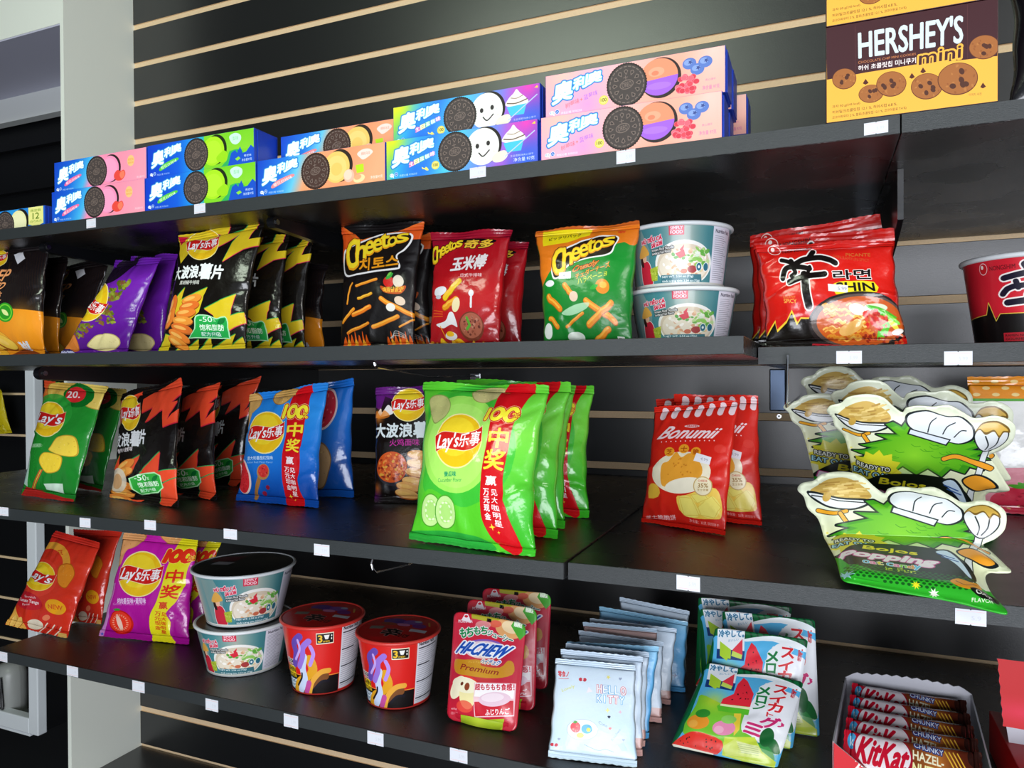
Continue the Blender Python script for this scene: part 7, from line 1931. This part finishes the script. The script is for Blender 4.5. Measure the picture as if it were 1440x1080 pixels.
kit(M_kb['blue'], (672, 910), (196, 342), (735, 372), 4, 'light blue candy pack, fourth from the front')
kit(M_kb['pale'], (652, 958), (190, 350), (676, 406), 3, 'pale candy pack, third from the front')
kit(M_kb['pale'], (638, 1014), (160, 386), (640, 432), 2, 'pale candy pack, directly behind the front one')
kit(M_kt, (606, 1080), (130, 440), (596, 482), 1, 'pale blue candy pack in front with red and blue letters', bl=(86, 1018), th=0.007, lean=.05)
def S_(x, y): return (930 + x / 4.32, 830 + y / 4.32)
GM = 'watermelon gummy pouches'
MK = dict(z=Z4 + .0004, radius=.03, th=0.006, group=GM, gusset=False, edge_flat=.03)
pouch_px('gummy_pouch', 'watermelon gummy pouch, rearmost of five, turned at the back', M_mel, S_(205, 590), S_(700, 640), S_(226, 40), S_(795, 102), lean=0.03, seed=104, **MK)
pouch_px('gummy_pouch', 'watermelon gummy pouch at the back left, mostly its left edge showing', M_mel, S_(250, 660), S_(760, 740), S_(235, 110), S_(800, 170), lean=0.03, seed=103, **MK)
pouch_px('gummy_pouch', 'watermelon gummy pouch, third from front, right edge reaching down', M_mel, S_(380, 800), S_(962, 898), S_(370, 124), S_(932, 178), lean=0.05, seed=102, **MK)
pouch_px('gummy_pouch', 'watermelon gummy pouch, second from front', M_mel, S_(190, 860), S_(796, 975), S_(330, 226), S_(892, 300), lean=0.05, seed=101, **MK)
pouch_px('gummy_pouch', 'watermelon gummy pouch in front leaning back to the right', M_mel, S_(58, 952), S_(704, 1092), S_(280, 434), S_(864, 556), lean=0.07, seed=100, **MK)

# display tray of wafer bars
ZT = 1.5 - 0.412
def T_(x, y): return (1130 + x / 4.645, 860 + y / 4.645)
FLt, FRt = onZ(*T_(188, 848), ZT), onZ(*T_(1262, 1020), ZT)
BLt, BRt = onZ(*T_(272, 446), ZT), onZ(*T_(1100, 560), ZT)
tray = empty('display_tray', ((FLt + FRt) / 2).xy.to_3d() + Vector((0, 0, Z4)), 'open red cardboard tray of wafer bars on the lowest shelf', 'tray')
def drop(p, z): return Vector((p.x, p.y, z))
def panel(name, pts, n, t, mats, uvs=None, par=tray):
    """flat panel: polygon pts extruded by n*t"""
    pts = [Vector(p) for p in pts]; n = Vector(n).normalized() * t
    k = len(pts)
    vs = [tuple(p) for p in pts] + [tuple(p + n) for p in pts]
    fs = [tuple(range(k)), tuple(range(2 * k - 1, k - 1, -1))] + [(i, k + i, k + (i + 1) % k, (i + 1) % k) for i in range(k)]
    fm = [0, 1] + [1] * k
    return mesh_obj(name, vs, fs, mats, par, uvs=(list(uvs) * 2 if uvs else None), fmat=fm)
zb_ = Z4 + 0.0006
fdir = (FRt - FLt).normalized(); bdir = (BLt - FLt).normalized()
W_t = (FRt - FLt).length
panel('front_panel', [drop(FLt, zb_), drop(FRt, zb_), drop(FRt, ZT - .045), drop(FLt, ZT) + fdir * W_t * .30 - Vector((0, 0, .035)), drop(FLt, ZT)], bdir, .0015, [M_tray, m_greycard], uvs=[(0, 0), (1, 0), (1, .4), (.3, .55), (0, 1)])
panel('side_panel', [drop(FLt, zb_), drop(BLt, zb_), drop(BLt, ZT + .004), drop(FLt, ZT)], fdir, .0018, [m_greycard, m_greycard])
panel('side_panel', [drop(FRt, zb_), drop(BRt, zb_), drop(BRt, ZT + .004), drop(FRt, ZT - .02)], -fdir, .0018, [m_redcard, m_greycard])
bk = [drop(BRt, zb_), drop(BLt, zb_), drop(BLt, ZT + .004)]
nt = 22
for i in range(nt + 1):
    t = i / nt
    p = BLt.lerp(BRt, .06 + .88 * t)
    bk.append(drop(p, ZT + .010 + .004 * math.sin(PI * t) + (.0022 if i % 2 else 0)))
bk.append(drop(BRt, ZT + .004))
panel('back_panel', bk, -bdir, .0016, [m_greycard, m_greycard])
panel('tray_floor', [drop(FLt, zb_), drop(FRt, zb_), drop(BRt, zb_), drop(BLt, zb_)], (0, 0, 1), .0012, [m_greycard, m_greycard])
for i in range(5):
    t = [.80, .61, .44, .27, .11][i]
    L0 = FLt.lerp(BLt, t); R0 = FRt.lerp(BRt, t)
    e = (R0 - L0).normalized()
    L1 = L0 + e * .010; R1 = R0 - e * .010
    zc = ZT - .012 - .0015 * i
    upv = (bdir * 0.026 + Vector((0, 0, 0.022)))
    lt, lb = drop(L1, zc) + upv * .72, drop(L1, zc) - upv * .72
    rt_, rb_ = drop(R1, zc - .002) + upv * .72, drop(R1, zc - .002) - upv * .72
    bag('wafer_bar', ['hazelnut wafer bar at the back of the tray, whole lettering showing', 'hazelnut wafer bar, second from the back of the tray', 'hazelnut wafer bar, third from the back of the tray',
        'hazelnut wafer bar, fourth from the back of the tray', 'hazelnut wafer bar at the very front of the tray'][i], M_bar, lt, lb, rt_, rb_, th=0.007, seed=120 + i, group='wafer bars in the display tray', cat='bar',
        seal=(.05, .05), pinch=.03, rot90=True, res=(12, 30), crease=.8)
# neighbouring red box with raised flap
rx = colx(1403, -0.47, 1.5 - .38)
bx0 = colx(1392, -0.40, ZT)
rb2 = empty('red_box', (bx0 + .08, -0.40, Z4), 'red display box with raised flap at the right edge of the lowest shelf', 'box')
zq = onY(1410, 1020, -0.42).z
vs, fs = box_vf(bx0 + .012, bx0 + .19, -0.50, -0.33, Z4 + .0006, zq - .02, .001)
mesh_obj('box_body', vs, fs, m_redcard, rb2)
f0, f1, f2 = onY(1402, 926, -0.42), onY(1410, 1021, -0.42), onY(1420, 1080, -0.42)
R_x = f0.x + .16
fl = [f1]
for i in range(13): 
    t = i / 12; p = f1.lerp(f0, t); fl.append(p + Vector((.0012 if i % 2 else 0, 0, 0)))
fl += [Vector((R_x, -0.42, onY(1440, 931, -.42).z)), Vector((R_x, -0.42, f1.z - .004))]
x0_, x1_ = f0.x, R_x; z0_, z1_ = f1.z, f0.z
panel('flap', fl, (0, 1, 0), .0015, [M_red, m_greycard], uvs=[((p.x - x0_) / (x1_ - x0_), (p.z - z0_) / (z1_ - z0_)) for p in fl], par=rb2)
panel('inner_board', [f1 + Vector((.004, .003, 0)), f2 + Vector((.004, .003, 0)), Vector((R_x, -0.417, f2.z)), Vector((R_x, -0.417, f1.z))], (0, 1, 0), .0015, [m_greycard, m_greycard], par=rb2)

# things seen inside the white framed case at far left
yc = yf + 0.05
p = onY(6, 600, yc)
bag('yellow_snack_bag', 'yellow snack bag hanging in the white framed case at far left', M_yel, (onY(-26, 612, yc)), (onY(17, 609, yc)), (onY(-14, 545, yc)), (onY(2, 548, yc)), th=0.012, seed=130, cat='bag', crease=.6)
gc = onY(16, 1000, yc)
rr = 20 * depth_at(gc) / FPX
m_tub = mat('frosted_plastic', '#9a9c9a', rough=0.35, bump=0.4, bscale=25)
r_ = empty('storage_tub', (gc.x, yc, onY(16, 1008, yc).z), 'grey rounded tub in the white framed case at lower left', 'tub')
tz0 = onY(16, 1008, yc).z; tz1 = onY(16, 930, yc).z; hh = tz1 - tz0
lathe('tub_body', [(rr * .8, 0), (rr * .95, .01), (rr, hh * .4), (rr * .98, hh * .8), (rr * .8, hh * .95), (rr * .3, hh), (0.0005, hh)], gc.x, yc, tz0, m_tub, r_, 32)
for k in range(5):
    vs, fs = tube_vf([(gc.x - rr * .6 + k * rr * .3, yc - rr * 1.0, tz0 + hh * .25), (gc.x - rr * .5 + k * rr * .25, yc - rr * 1.02, tz0 + hh * (.5 + .08 * k)), (gc.x - rr * .35 + k * rr * .25, yc - rr * 1.0, tz0 + hh * .3)], 0.003, 6)
    mesh_obj('tub_cord', vs, fs, m_blackmetal, r_)
box('case_shelf', xa, xr0 - 0.002, yf + .005, FY + .02, tz0 - .012, tz0 - .0005, m_whitel, cs, b=.001)
